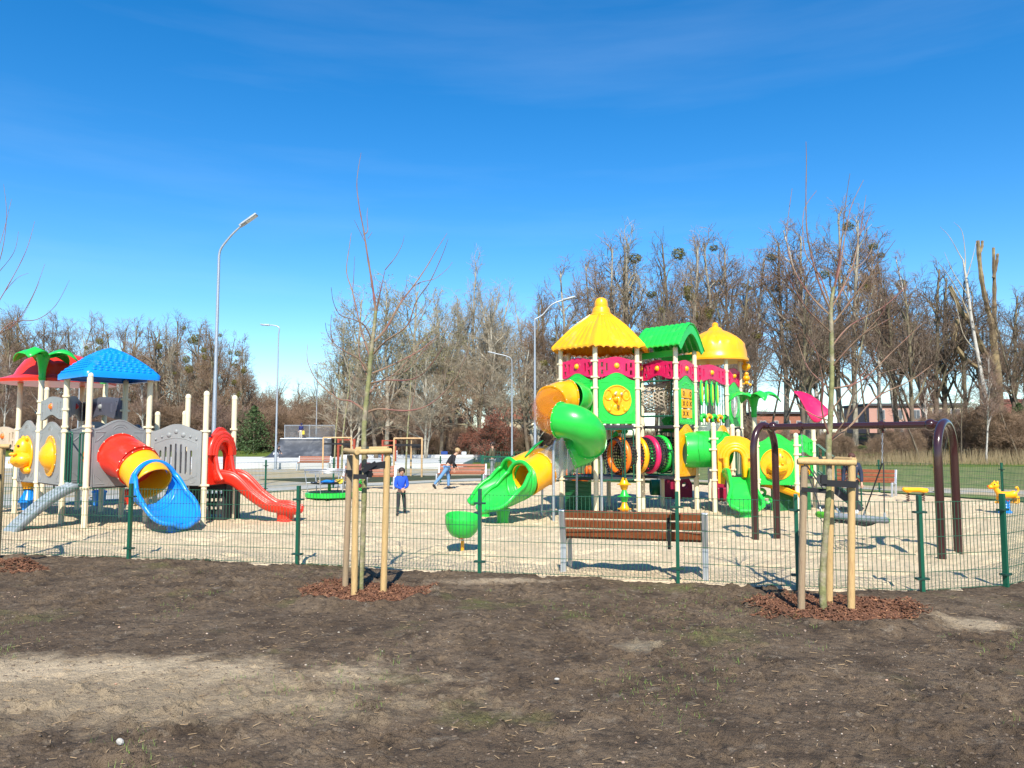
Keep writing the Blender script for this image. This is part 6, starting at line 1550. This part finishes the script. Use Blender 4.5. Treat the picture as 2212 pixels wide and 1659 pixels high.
# ================================================================== lamp posts
LED = mat('lamp_head_grey', (.42, .45, .48), .4, metal=.3)
def lamp(label, u, vb, D, vtop, arm, head, r=.085, vb_z=0.):
    """vtop: where the straight pole ends; arm: pixel points; head: two pixel points"""
    b_ = P(u, vb, D); b_.z = vb_z; t = thing('street_lamp', label, 'lamp post', b_)
    top = P(vtop[0], vtop[1], D); top.x = b_.x
    mb = MB(); mb.lathe([(r * 1.0, -.02), (r * .98, 1.0), (r * .72, 1.15), (r * .42, (top.z - b_.z))], b_, 16); mb.build('pole', SLV, t, smooth=40)
    mb = MB(); mb.lathe([(.2, 0), (.2, .03), (r, .03)], b_, 12); mb.build('base_plate', SLV, t, smooth=30)
    pp = smooth_path([top] + [P(a, c, D) for a, c in arm], 5); mb = MB(); mb.tube(pp, [r * .42 - (r * .42 - .03) * i / (len(pp) - 1) for i in range(len(pp))], 10); mb.build('arm', SLV, t)
    h0, h1 = P(*head[0], D), P(*head[1], D); d = h1 - h0; mb = MB(); mb.bar(h0, h1, .26, .07); mb.bar(h0 - d * .12, h0 + d * .25, .13, .11); o = mb.build('lamp_head', LED, t, bevel=.02, smooth=30)
    mb = MB(); up = d.cross(V((0, 1, 0))).normalized(); up = -up if up.z > 0 else up; mb.bar(h0 + d * .3 + up * .038, h1 - d * .06 + up * .038, .2, .01); mb.build('lens', mat('lamp_lens', (.6, .62, .6), .2), o, smooth=0)
    return t
lamp('tallest street lamp rising behind the red slide on the left', 458, 1068, 25, (471, 553), [(478, 536), (500, 508), (522, 487)], ((522, 486), (555, 463)), r=.10)
lamp('street lamp behind the red slide, arm bent left, in front of the skate plaza', 595, 1013, 46, (606, 722), [(603, 708), (592, 703), (578, 702)], ((580, 702), (563, 701)))
lamp('street lamp standing by the skate ramp railing, far away', 682, 994, 70, (687, 800), [(685, 790), (682, 787)], ((684, 787), (676, 785)), vb_z=.0)
lamp('street lamp just left of the pointed yellow roof', 1156, 1034, 35, (1162, 690), [(1172, 680), (1192, 658), (1217, 648)], ((1216, 648), (1243, 641)), r=.09)
lamp('street lamp behind the spiral slide, its arm bent to the left', 1106, 1003, 55, (1110, 790), [(1104, 775), (1090, 768), (1062, 762)], ((1068, 763), (1054, 760)))
lamp('street lamp showing only its head above the red dome roof', 165, 1003, 55, (169, 775), [(172, 765), (182, 748), (192, 743)], ((190, 743), (199, 741)))
q = V((.02, 45.5, 0)); t = thing('litter_bin', 'dark litter bin at the foot of the lamp behind the spiral slide', 'litter bin', q)
mb = MB(); mb.lathe([(.17, 0), (.19, .7), (.19, .72)], q, 16); mb.build('bin_body', BLK, t, smooth=30); mb = MB(); mb.lathe([(.21, .72), (.20, .78), (.12, .84), (0, .85)], q, 16); mb.build('lid', BLK, t, smooth=30)

# ================================================================== skate ramp, frames, buildings
t = thing('skate_ramp', 'dark quarter pipe ramp with a railing on top', 'skate ramp', (-17.2, 63.5, .38)); RM = mat('ramp_surface', (.07, .075, .085), .35, var=.3, vscale=1.2, col2=(.15, .155, .165), c2scale=1.3, c2lo=.5, c2hi=.75)
rows = []
for i in range(15):
    a = (PI / 2 * .80) * i / 14; y = 61.6 + 2.6 * math.sin(a) * 1.0; z = .385 + 2.2 * (1 - math.cos(a)) * 1.0; w = 1 - i / 14; z = .385 + (1.50) * (1 - math.cos(a)) / (1 - math.cos(PI / 2 * .80))
    rows.append([V((-19.5 - .7 * w + (4.3 + 1.2 * w) * k / 8, y, z)) for k in range(9)])
mb = MB(); mb.grid(rows); e_ = rows[-1]; mb.box((-17.35, e_[0].y + .7, 1.14), (4.3, 1.4, 1.49)); mb.build('ramp_face', RM, t, solid=.04, smooth=60)
mb = MB(); mb.tube([e_[0] + V((0, -.02, .03)), e_[-1] + V((0, -.02, .03))], .05, 8); mb.bar(e_[0] + V((0, .6, .02)), e_[-1] + V((0, .6, .02)), 1.3, .05); mb.build('deck_edge', SLV, t, smooth=30)
mb = MB(); x0, x1, yy, zb = -19.5, -15.25, e_[0].y + 1.2, 1.92
for k in range(45): x = x0 + (x1 - x0) * k / 44; mb.tube([V((x, yy, zb)), V((x, yy, zb + 1.15))], .016, 5)
for z in (.08, 1.15): mb.tube([V((x0, yy, zb + z)), V((x1, yy, zb + z))], .03, 6)
for x in (x0, (x0 + x1) * .5, x1): mb.tube([V((x, yy, zb - .1)), V((x, yy, zb + 1.2))], .035, 6)
mb.build('railing', SLV, t)
REDF = mat('red_brown_paint', (.28, .045, .02), .5)
def bar_frame(label, c, w, h, d=.12):
    t = thing('exercise_frame', label, 'exercise frame', c); c = V(c)
    for s_ in (-1, 1): mb = MB(); mb.box(c + V((s_ * w / 2, 0, h / 2)), (d, d, h)); mb.build('post', REDF, t, bevel=.01)
    for z in (.80, .97): mb = MB(); mb.box(c + V((0, 0, h * z)), (w - d - .01, .07, .07)); mb.build('crossbar', REDF, t)
bar_frame('red exercise frame behind the boy in blue', (-8.15, 50.5, 0), .85, 1.8); bar_frame('red exercise frame hidden behind the stakes of the left sapling', (-9.35, 43, 0), .9, 1.85)
mb = MB(); mb.box((-7.4, 62, .30), (13, .35, .62)); w_ = tag(mb.build('low_wall', m_conc, smooth=0, bevel=.02), 'long low pale wall at the end of the skate plaza', 'wall')
def kit(name, label, cat, c, sz, m):
    t = thing(name, label, cat, c); mb = MB(); mb.box(V(c) + V((0, 0, sz[2] / 2)), sz); mb.build('body', m, t, bevel=.05, seg=3); mb = MB(); mb.tube([V(c) + V((-sz[0] * .25, 0, sz[2])), V(c) + V((0, 0, sz[2] * 1.3)), V(c) + V((sz[0] * .25, 0, sz[2]))], .02, 6); mb.build('handle', STRAP, t)
kit('bag', 'blue bag lying on the low wall', 'bag', (-5.5, 62, .61), (.55, .3, .28), mat('blue_cloth', (.012, .05, .22), .8)); kit('bag', 'pale bottle bag on the low wall, right of the blue bag', 'bag', (-3.9, 62, .61), (.4, .3, .25), mat('pale_cloth', (.5, .55, .6), .8))
g_ = fence('low_fence', 'dark green low fence behind the woman in the olive jacket', [V((-2.4, 58, 0)), V((.2, 58, 0)), V((2.8, 57.5, 0))], h=.9, r=.012, step=.22, rows=2)

def building(name, label, x0, x1, y, z0, z1, wallm, roofm, wins, roof='flat', depth=9, ang=0):
    t = thing(name, label, 'building', ((x0 + x1) / 2, y, z0), 0); h = z1 - z0
    mb = MB(); mb.box(((x0 + x1) / 2, y + depth / 2, (z0 + z1) / 2 - 1), (x1 - x0, depth, h + 2)); mb.build('wall', wallm, t, smooth=0)
    mb = MB()
    if roof == 'flat': mb.box(((x0 + x1) / 2, y + depth / 2, z1 + .18), (x1 - x0 + .8, depth + .8, .35))
    else:
        fr = Frame((x0 - .4, y - .4), (x1 + .4, y - .4), z1); rh = roof
        mb.add([V((x0 - .4, y - .4, z1 - .1)), V((x1 + .4, y - .4, z1 - .1)), V((x1 + .4, y + depth + .4, z1 - .1)), V((x0 - .4, y + depth + .4, z1 - .1)), V((x0 - .1, y + depth / 2, z1 + rh)), V((x1 + .1, y + depth / 2, z1 + rh))], [(0, 1, 5, 4), (2, 3, 4, 5), (0, 4, 3), (1, 2, 5), (0, 3, 2, 1)])
    mb.build('roof', roofm, t, smooth=0)
    for (wx, wz, ww, wh) in wins:
        X = x0 + (x1 - x0) * wx; Z = z0 + h * wz; f = MB(); f.box((X, y - .04, Z), (ww + .12, .12, wh + .12)); o = f.build('window', mat('window_frame', (.42, .40, .38), .6), t, smooth=0)
        g = MB()
        for s_ in (-1, 1): g.box((X + s_ * ww * .25, y - .11, Z), (ww * .44, .05, wh * .92))
        g.build('pane', mat('window_glass', (.10, .11, .12), .3, spec=.5), o, smooth=0)
PKW = mat('pink_render', (.44, .25, .20), .85, var=.05, vscale=.4); CRW = mat('cream_render', (.62, .52, .34), .85, var=.05); BRW = mat('orange_brick', (.30, .12, .075), .85, var=.15, vscale=3); RFD = mat('dark_roofing', (.07, .07, .08), .8); RFR = mat('red_roof_tile', (.33, .08, .04), .8, var=.2, vscale=3)
WW = [(x, .62, .9, 1.1) for x in (.14, .38, .62, .86)]
building('apartment_building', 'pink rendered building seen through the trees above the swing bar', 55.5, 64.6, 118, 2.0, 7.2, PKW, RFD, [(x, z, 1.1, 1.4) for x in (.2, .5, .8) for z in (.28, .74)])
building('apartment_building', 'cream building joined to the right end of the pink building', 64.7, 71, 119, 2.0, 7.3, CRW, RFD, [(.3, .74, 1.4, 1.6), (.75, .74, 1.4, 1.6)])
building('apartment_building', 'orange brick building behind the palm shaped post', 38.5, 46.5, 120, 1.6, 6.0, BRW, RFD, WW)
building('apartment_building', 'pale house with a red roof seen between the lamp posts behind the spiral slide', -1.6, 3.2, 118, 1.5, 5.2, CRW, RFR, [(.3, .5, 1.1, 1.2), (.75, .5, 1.1, 1.2)], roof=2.6)
building('apartment_building', 'red roofed house half hidden by the spiral slide', 5.2, 10.5, 122, 1.5, 5.4, CRW, RFR, [(.3, .5, 1.1, 1.2), (.75, .5, 1.1, 1.2)], roof=2.4)
building('apartment_building', 'pale house low behind the trees above the carousel', -24, -17, 120, 1.5, 4.6, mat('white_render', (.6, .6, .58), .85), RFR, [(.3, .5, 1.1, 1.2), (.75, .5, 1.1, 1.2)], roof=1.9)
building('apartment_building', 'red roofed house at the right edge behind the pruned trunk', 78, 88, 120, 2.0, 6.2, CRW, mat('dull_red_tile', (.17, .055, .035), .85, var=.3, vscale=3), [(.3, .5, 1.1, 1.2), (.7, .5, 1.1, 1.2)], roof=2.4)
# fence gate beside the woman in the olive jacket
t = thing('fence_gate', 'dark green steel gate in the far fence beside the woman in the olive jacket', 'gate', (-1.2, 32.3, 0))
for x in (-1.24, .05): mb = MB(); mb.box((x, 32.25, .56), (.12, .12, 1.14)); mb.build('post', DKG, t, bevel=.01)
for z in (.12, 1.06): mb = MB(); mb.box((-.6, 32.25, z), (1.16, .05, .05)); mb.build('rail', DKG, t)
mb = MB()
for k in range(11): mb.tube([V((-1.12 + k * .104, 32.25, .14)), V((-1.12 + k * .104, 32.25, 1.04))], .010, 5)
mb.build('bar_infill', DKG, t)

# ================================================================== people
SKIN = mat('skin', (.52, .30, .20), .55, var=.04)
def sk(name, J, edges, m, parent, sub=1, root=None):
    """J: {key: (point, radius)}; one continuous surface grown round the joints"""
    keys = list(J); idx = {k: i for i, k in enumerate(keys)}
    me = bpy.data.meshes.new(name); W = WM[parent.name].inverted()
    me.from_pydata([tuple(W @ V(J[k][0])) for k in keys], [(idx[a], idx[b]) for a, b in edges], [])
    o = bpy.data.objects.new(name, me); register(o, parent); me.materials.append(m)
    md = o.modifiers.new('skin', 'SKIN'); md.use_smooth_shade = True
    sv = me.skin_vertices[0].data
    for i, k in enumerate(keys):
        r = J[k][1]; r = (r, r) if not isinstance(r, tuple) else r
        sv[i].radius = r; sv[i].use_root = (k == (root or keys[0]))
    ss = o.modifiers.new('subsurf', 'SUBSURF'); ss.levels = sub; ss.render_levels = sub
    return o
BASE = dict(pelvis=(0, 0, .52), waist=(0, 0, .60), chest=(0, 0, .715), neck=(0, 0, .825), chin=(0, .012, .865), headm=(0, .012, .915), crown=(0, .0, .955),
            shL=(-.105, 0, .79), elL=(-.135, -.015, .63), wrL=(-.14, .03, .49), shR=(.105, 0, .79), elR=(.135, -.015, .63), wrR=(.14, .03, .49),
            hpL=(-.05, 0, .495), knL=(-.055, .012, .27), anL=(-.058, -.012, .045), toL=(-.062, .075, .02), hpR=(.05, 0, .495), knR=(.055, .012, .27), anR=(.058, -.012, .045), toR=(.062, .075, .02))
def person(label, loc, H, face, top, legs, hair, shoes, pose=None, kid=False, hairlen='short', sleeves=True, extra=None, group=None, hood=None, bulk=1., hand_pose=None):
    loc = V(loc); t = thing('person', label, 'person', loc, 0, group)
    R_ = Matrix.Rotation(face, 3, 'Z'); B = dict(BASE); B.update(pose or {})
    hk = 1.22 if kid else 1.0
    if kid:
        nk = V(B['neck'])
        for k in ('chin', 'headm', 'crown'): B[k] = tuple(nk + (V(B[k]) - nk) * 1.22)
    w = lambda k: loc + R_ @ (V(B[k] if isinstance(k, str) else k) * H)
    r = lambda x: x * H
    J = dict(pelvis=(w('pelvis'), r(.062)), waist=(w('waist'), r(.052)), chest=(w('chest'), r(.068)), neck=(w('neck'), r(.028)), chin=(w('chin'), r(.038 * hk)), headm=(w('headm'), r(.056 * hk)), crown=(w('crown'), r(.042 * hk)))
    E = [('pelvis', 'waist'), ('waist', 'chest'), ('chest', 'neck'), ('neck', 'chin'), ('chin', 'headm'), ('headm', 'crown')]
    for s_ in 'LR':
        J['sh' + s_] = (w('sh' + s_), r(.032)); J['el' + s_] = (w('el' + s_), r(.022)); J['wr' + s_] = (w('wr' + s_), r(.015))
        J['hp' + s_] = (w('hp' + s_), r(.046)); J['kn' + s_] = (w('kn' + s_), r(.032)); J['an' + s_] = (w('an' + s_), r(.020)); J['to' + s_] = (w('to' + s_), r(.018))
        E += [('chest', 'sh' + s_), ('sh' + s_, 'el' + s_), ('el' + s_, 'wr' + s_), ('pelvis', 'hp' + s_), ('hp' + s_, 'kn' + s_), ('kn' + s_, 'an' + s_), ('an' + s_, 'to' + s_)]
        # hand: palm, four fingers and a thumb from its side
        d = (w('wr' + s_) - w('el' + s_)).normalized(); sd = d.cross(V((0, 0, 1)))
        if sd.length < .2: sd = R_ @ V((0, 1, 0))
        sd.normalize(); nn = d.cross(sd)
        J['pm' + s_] = (w('wr' + s_) + d * r(.028), (r(.020), r(.012))); E.append(('wr' + s_, 'pm' + s_))
        for f, (o_, L_) in enumerate(((-.018, .040), (-.006, .046), (.006, .043), (.018, .034))):
            a = J['pm' + s_][0] + sd * r(o_) + d * r(.014); k1, k2 = 'f%d%s' % (f, s_), 'g%d%s' % (f, s_)
            J[k1] = (a + d * r(L_ * .4) + nn * r(.002), r(.0050)); J[k2] = (a + d * r(L_ * .85) + nn * r(.014), r(.0042)); E += [('pm' + s_, k1), (k1, k2)]
        J['th' + s_] = (J['pm' + s_][0] + sd * r(-.026) + d * r(.004), r(.0058)); J['tt' + s_] = (J['pm' + s_][0] + sd * r(-.036) + d * r(.022) + nn * r(.006), r(.0048)); E += [('pm' + s_, 'th' + s_), ('th' + s_, 'tt' + s_)]
    sk('body', J, E, SKIN, t, 1)
    # face
    hm = w('headm'); fw = (w((B['headm'][0], B['headm'][1] + .1, B['headm'][2])) - hm).normalized(); hu = (w('crown') - w('chin')).normalized(); rt = fw.cross(hu).normalized(); hr = r(.056 * hk)
    mb = MB(); mb.tube([hm + fw * hr * 1.0 + hu * hr * .12, hm + fw * hr * 1.22 - hu * hr * .25], [hr * .10, hr * .17], 6); mb.build('nose', SKIN, t)
    mb = MB(); mb.bar(hm + fw * hr * .99 - hu * hr * .58 - rt * hr * .26, hm + fw * hr * .99 - hu * hr * .58 + rt * hr * .26, hr * .12, hr * .10); mb.build('mouth', mat('lips', (.35, .10, .08), .5), t)
    for s_ in (-1, 1):
        mb = MB(); mb.ball(hm + fw * hr * .93 + rt * s_ * hr * .38 + hu * hr * .10, hr * .12, 8, 6); mb.build('eye', mat('eye_brown', (.04, .025, .02), .3), t)
        mb = MB(); mb.ball(hm + rt * s_ * hr * 1.02 - hu * hr * .12, (hr * .14, hr * .2, hr * .28), 8, 6); mb.build('ear', SKIN, t)
    # hair as a cap open at the face
    M = Matrix((rt, fw, hu)).transposed(); rows = []
    for i in range(9):
        a = PI * .5 * i / 8 * 1.42; row_ = []
        for k in range(20):
            b = 2 * PI * k / 20; front = max(0, math.sin(b)); aa = a * (1 - .40 * front ** 1.5)
            row_.append(hm + hu * hr * .18 + M @ V((1.03 * hr * math.sin(aa) * math.cos(b), 1.10 * hr * math.sin(aa) * math.sin(b) - .06 * hr, 1.08 * hr * math.cos(aa))))
        rows.append(row_)
    mb = MB(); mb.grid(rows, closed=True)
    if hairlen == 'bun': mb.ball(hm - fw * hr * 1.25 + hu * hr * .3, hr * .42, 10, 7)
    if hairlen == 'tied': mb.tube([hm - fw * hr * .9 + hu * hr * .1, hm - fw * hr * 1.35 - hu * hr * .4, hm - fw * hr * 1.2 - hu * hr * 1.2], [hr * .4, hr * .34, hr * .12], 8)
    mb.build('hair', hair, t, solid=.008, smooth=180)
    if hood:
        mb = MB(); mb.ball(hm - fw * hr * .25 + hu * hr * .12, (hr * 1.3, hr * 1.15, hr * 1.32), 16, 10, M); mb.build('hood', hood, t)
    # jacket
    c = bulk; J2 = dict(waist=(w('waist').lerp(w('pelvis'), .95), r(.070 * c)), mid=(w('waist'), r(.066 * c)), chest=(w('chest'), r(.078 * c)), col=(w('chest').lerp(w('neck'), .72), r(.048)), neck=(w('neck').lerp(w('chest'), .12), r(.036)))
    E2 = [('waist', 'mid'), ('mid', 'chest'), ('chest', 'col'), ('col', 'neck')]
    for s_ in 'LR':
        J2['sh' + s_] = (w('sh' + s_), r(.040 * c)); J2['el' + s_] = (w('el' + s_), r(.031 * c)); J2['wr' + s_] = (w('wr' + s_).lerp(w('el' + s_), .10), r(.024)); E2 += [('chest', 'sh' + s_), ('sh' + s_, 'el' + s_), ('el' + s_, 'wr' + s_)]
    sk('jacket', J2, E2, top, t, 1)
    J3 = dict(pelvis=(w('pelvis'), r(.066))); E3 = []
    for s_ in 'LR':
        J3['hp' + s_] = (w('hp' + s_), r(.053)); J3['kn' + s_] = (w('kn' + s_), r(.040)); J3['an' + s_] = (w('an' + s_).lerp(w('kn' + s_), .04), r(.030)); E3 += [('pelvis', 'hp' + s_), ('hp' + s_, 'kn' + s_), ('kn' + s_, 'an' + s_)]
        a, b = w('an' + s_), w('to' + s_); mb = MB(); d = (b - a); mb.tube([a - d * .42 + V((0, 0, r(-.012))), a + V((0, 0, r(-.006))), a.lerp(b, .6), b, b + d * .28], [r(.018), r(.030), r(.027), r(.022), r(.010)], 10); mb.build('shoe', shoes, t)
    sk('trousers', J3, E3, legs, t, 1)
    return t
cl = lambda n, c, var=.1, **k: mat(n, c, .85, var=var, vscale=8, **k)
JEAN = cl('blue_denim', (.12, .26, .48)); BLKC = cl('black_cloth', (.012, .012, .015)); DARKH = mat('dark_hair', (.03, .018, .012), .6, var=.3, vscale=30); BLOND = mat('blond_hair', (.36, .25, .12), .55, var=.25, vscale=30); WSH = cl('white_shoe', (.65, .65, .65)); BSH = cl('dark_shoe', (.02, .02, .022))
q = G(866, 1113); person('boy in a blue hooded top and dark trousers walking across the sand', (q.x, q.y, .0), 1.10, rad(-160), cl('royal_blue_cloth', (.015, .075, .50)), cl('charcoal_cloth', (.022, .022, .026)), DARKH, BSH, kid=True, bulk=1.16,
       pose=dict(hpL=(-.05, 0, .47), hpR=(.05, 0, .47), knL=(-.065, .03, .26), anL=(-.085, -.01, .05), toL=(-.09, .07, .025), knR=(.07, .05, .26), anR=(.10, .10, .045), toR=(.11, .185, .02),
                 wrL=(-.02, .16, .57), elL=(-.13, .03, .61), wrR=(.0, .175, .56), elR=(.13, .03, .61), headm=(.0, .035, .905), crown=(.0, .03, .945), chin=(0, .035, .855)))
q = G(965, 1057); person('woman with fair hair in a black jacket and light jeans leaning forward', (q.x, q.y, 0), 1.62, rad(-75), BLKC, JEAN, BLOND, BSH,
       pose=dict(pelvis=(.0, -.0, .50), waist=(.0, .05, .58), chest=(0, .12, .68), neck=(0, .19, .765), chin=(0, .235, .80), headm=(0, .245, .845), crown=(0, .225, .885), shL=(-.10, .15, .74), shR=(.10, .15, .74), elL=(-.14, .17, .58), wrL=(-.13, .26, .47), elR=(.14, .12, .58), wrR=(.13, .14, .45),
                 hpL=(-.05, .0, .47), hpR=(.05, 0, .47), knL=(-.055, .05, .26), anL=(-.055, .045, .045), toL=(-.06, .13, .02), knR=(.055, -.14, .29), anR=(.06, -.30, .10), toR=(.06, -.26, .03)))
q = G(1064, 1037); person('woman in an olive jacket and grey trousers standing at the gate', (q.x, q.y - .1, 0), 1.72, rad(75), cl('olive_cloth', (.085, .080, .045)), cl('grey_cloth', (.25, .26, .27)), DARKH, BSH, bulk=1.12, hairlen='bun',
       pose=dict(wrL=(-.05, .17, .55), elL=(-.13, .03, .62), wrR=(.05, .19, .55), elR=(.13, .03, .62)))
person('child in a navy hooded coat standing on top of the skate ramp', (-18.0, 64.9, 1.93), 1.30, rad(170), cl('navy_cloth', (.01, .02, .11)), cl('cream_cloth', (.5, .47, .40)), DARKH, WSH, kid=True, hood=cl('navy_cloth', (0, 0, .1)), bulk=1.15)
t = thing('bag', 'small yellow bag hanging at the side of the child on the ramp', 'bag', (-17.75, 64.75, 2.3)); mb = MB(); mb.lathe([(.06, 0), (.12, .05), (.11, .3), (.05, .36)], V((-17.75, 64.75, 2.25)), 10); mb.build('body', cl('yellow_cloth', (.6, .45, .05)), t); mb = MB(); mb.tube([V((-17.8, 64.75, 2.6)), V((-17.78, 64.76, 2.8)), V((-17.7, 64.75, 2.6))], .01, 5); mb.build('strap', STRAP, t)
person('crouching skater in white trousers at the left foot of the ramp', (-18.9, 61.2, .39), 1.5, rad(-100), BLKC, cl('white_cloth', (.62, .62, .64)), DARKH, WSH,
       pose=dict(pelvis=(0, -.12, .24), waist=(0, -.06, .32), chest=(0, .03, .41), neck=(0, .10, .49), chin=(0, .13, .52), headm=(0, .14, .57), crown=(0, .13, .61), shL=(-.10, .07, .46), shR=(.10, .07, .46), elL=(-.14, .14, .34), wrL=(-.10, .22, .25), elR=(.14, .14, .34), wrR=(.10, .22, .25), hpL=(-.05, -.10, .22), hpR=(.05, -.10, .22), knL=(-.07, .10, .26), knR=(.07, .10, .26)))
person('distant person in a black top and white trousers beside the red exercise frame', (-9.6, 63, .05), 1.62, rad(10), BLKC, cl('white_cloth', (.6, .6, .6)), DARKH, WSH, pose=dict(elR=(.19, .02, .70), wrR=(.25, .06, .80)))
seat = dict(pelvis=(0, -.02, .30), waist=(0, -.05, .385), chest=(0, -.03, .505), neck=(0, .0, .61), chin=(0, .03, .65), headm=(0, .035, .70), crown=(0, .03, .74), shL=(-.10, -.02, .57), shR=(.10, -.02, .57), elL=(-.13, .04, .42), wrL=(-.07, .15, .36), elR=(.13, .04, .42), wrR=(.07, .16, .36), hpL=(-.05, .0, .29), hpR=(.05, 0, .29), knL=(-.06, .22, .30), knR=(.06, .22, .31), anL=(-.06, .24, .06), anR=(.07, .28, .06), toL=(-.06, .32, .02), toR=(.07, .36, .02))
person('person with ripped pale jeans sitting on the bench behind the left stakes', (-5.25, 27.35, 0), 1.62, rad(180), cl('maroon_cloth', (.10, .03, .04)), cl('pale_denim', (.46, .48, .52)), DARKH, WSH, pose=seat, hairlen='tied')
t = thing('backpack', 'green and maroon backpack on the sand beside the seated person', 'backpack', (-5.2, 26.3, 0)); mb = MB(); mb.ball((-5.2, 26.3, .2), (.20, .14, .22), 14, 10); mb.build('bag_body', cl('dark_red_cloth', (.10, .02, .02)), t)
mb = MB()
for k in range(3): mb.tube([V((-5.2 + (.20 - .06 * k) * math.cos(a), 26.15, .2 + (.20 - .05 * k) * math.sin(a))) for a in [2 * PI * j / 16 for j in range(16)]], .014, 6, closed=True)
mb.build('piping', GRN, t)
lie = dict(pelvis=(0, 0, .10), waist=(0, -.09, .12), chest=(0, -.20, .14), neck=(0, -.31, .17), chin=(0, -.34, .20), headm=(0, -.37, .24), crown=(0, -.40, .27), shL=(-.09, -.27, .13), shR=(.09, -.27, .13), elL=(-.16, -.22, .08), wrL=(-.12, -.10, .06), elR=(.16, -.22, .08), wrR=(.12, -.10, .06), hpL=(-.05, .03, .09), hpR=(.05, .03, .09), knL=(-.06, .24, .11), knR=(.06, .24, .13), anL=(-.06, .43, .07), anR=(.06, .42, .07), toL=(-.06, .46, .13), toR=(.06, .45, .13))
person('child in a yellow top and blue trousers lying across the carousel', (-5.22, 22.45, .42), 1.02, rad(95), cl('yellow_cloth', (.6, .45, .05)), cl('bright_blue_cloth', (.01, .22, .60)), BLOND, cl('tan_shoe', (.45, .33, .2)), pose=lie, kid=True)
person('small child in dark jeans standing behind the left sapling', (-4.40, 21.6, 0), .98, rad(80), cl('light_grey_cloth', (.45, .5, .55)), cl('navy_denim', (.02, .06, .16)), DARKH, WSH, kid=True)
person('teenager in a dark jacket walking behind the swing stakes', (8.15, 18.3, 0), 1.46, rad(150), cl('navy_jacket_cloth', (.02, .03, .06)), cl('charcoal_cloth', (.02, .02, .02)), mat('auburn_hair', (.08, .03, .02), .6), WSH, bulk=1.1,
       pose=dict(knL=(-.055, .07, .27), anL=(-.06, .10, .05), toL=(-.06, .18, .02), knR=(.055, -.02, .27), anR=(.06, -.12, .08), toR=(.06, -.05, .02)))
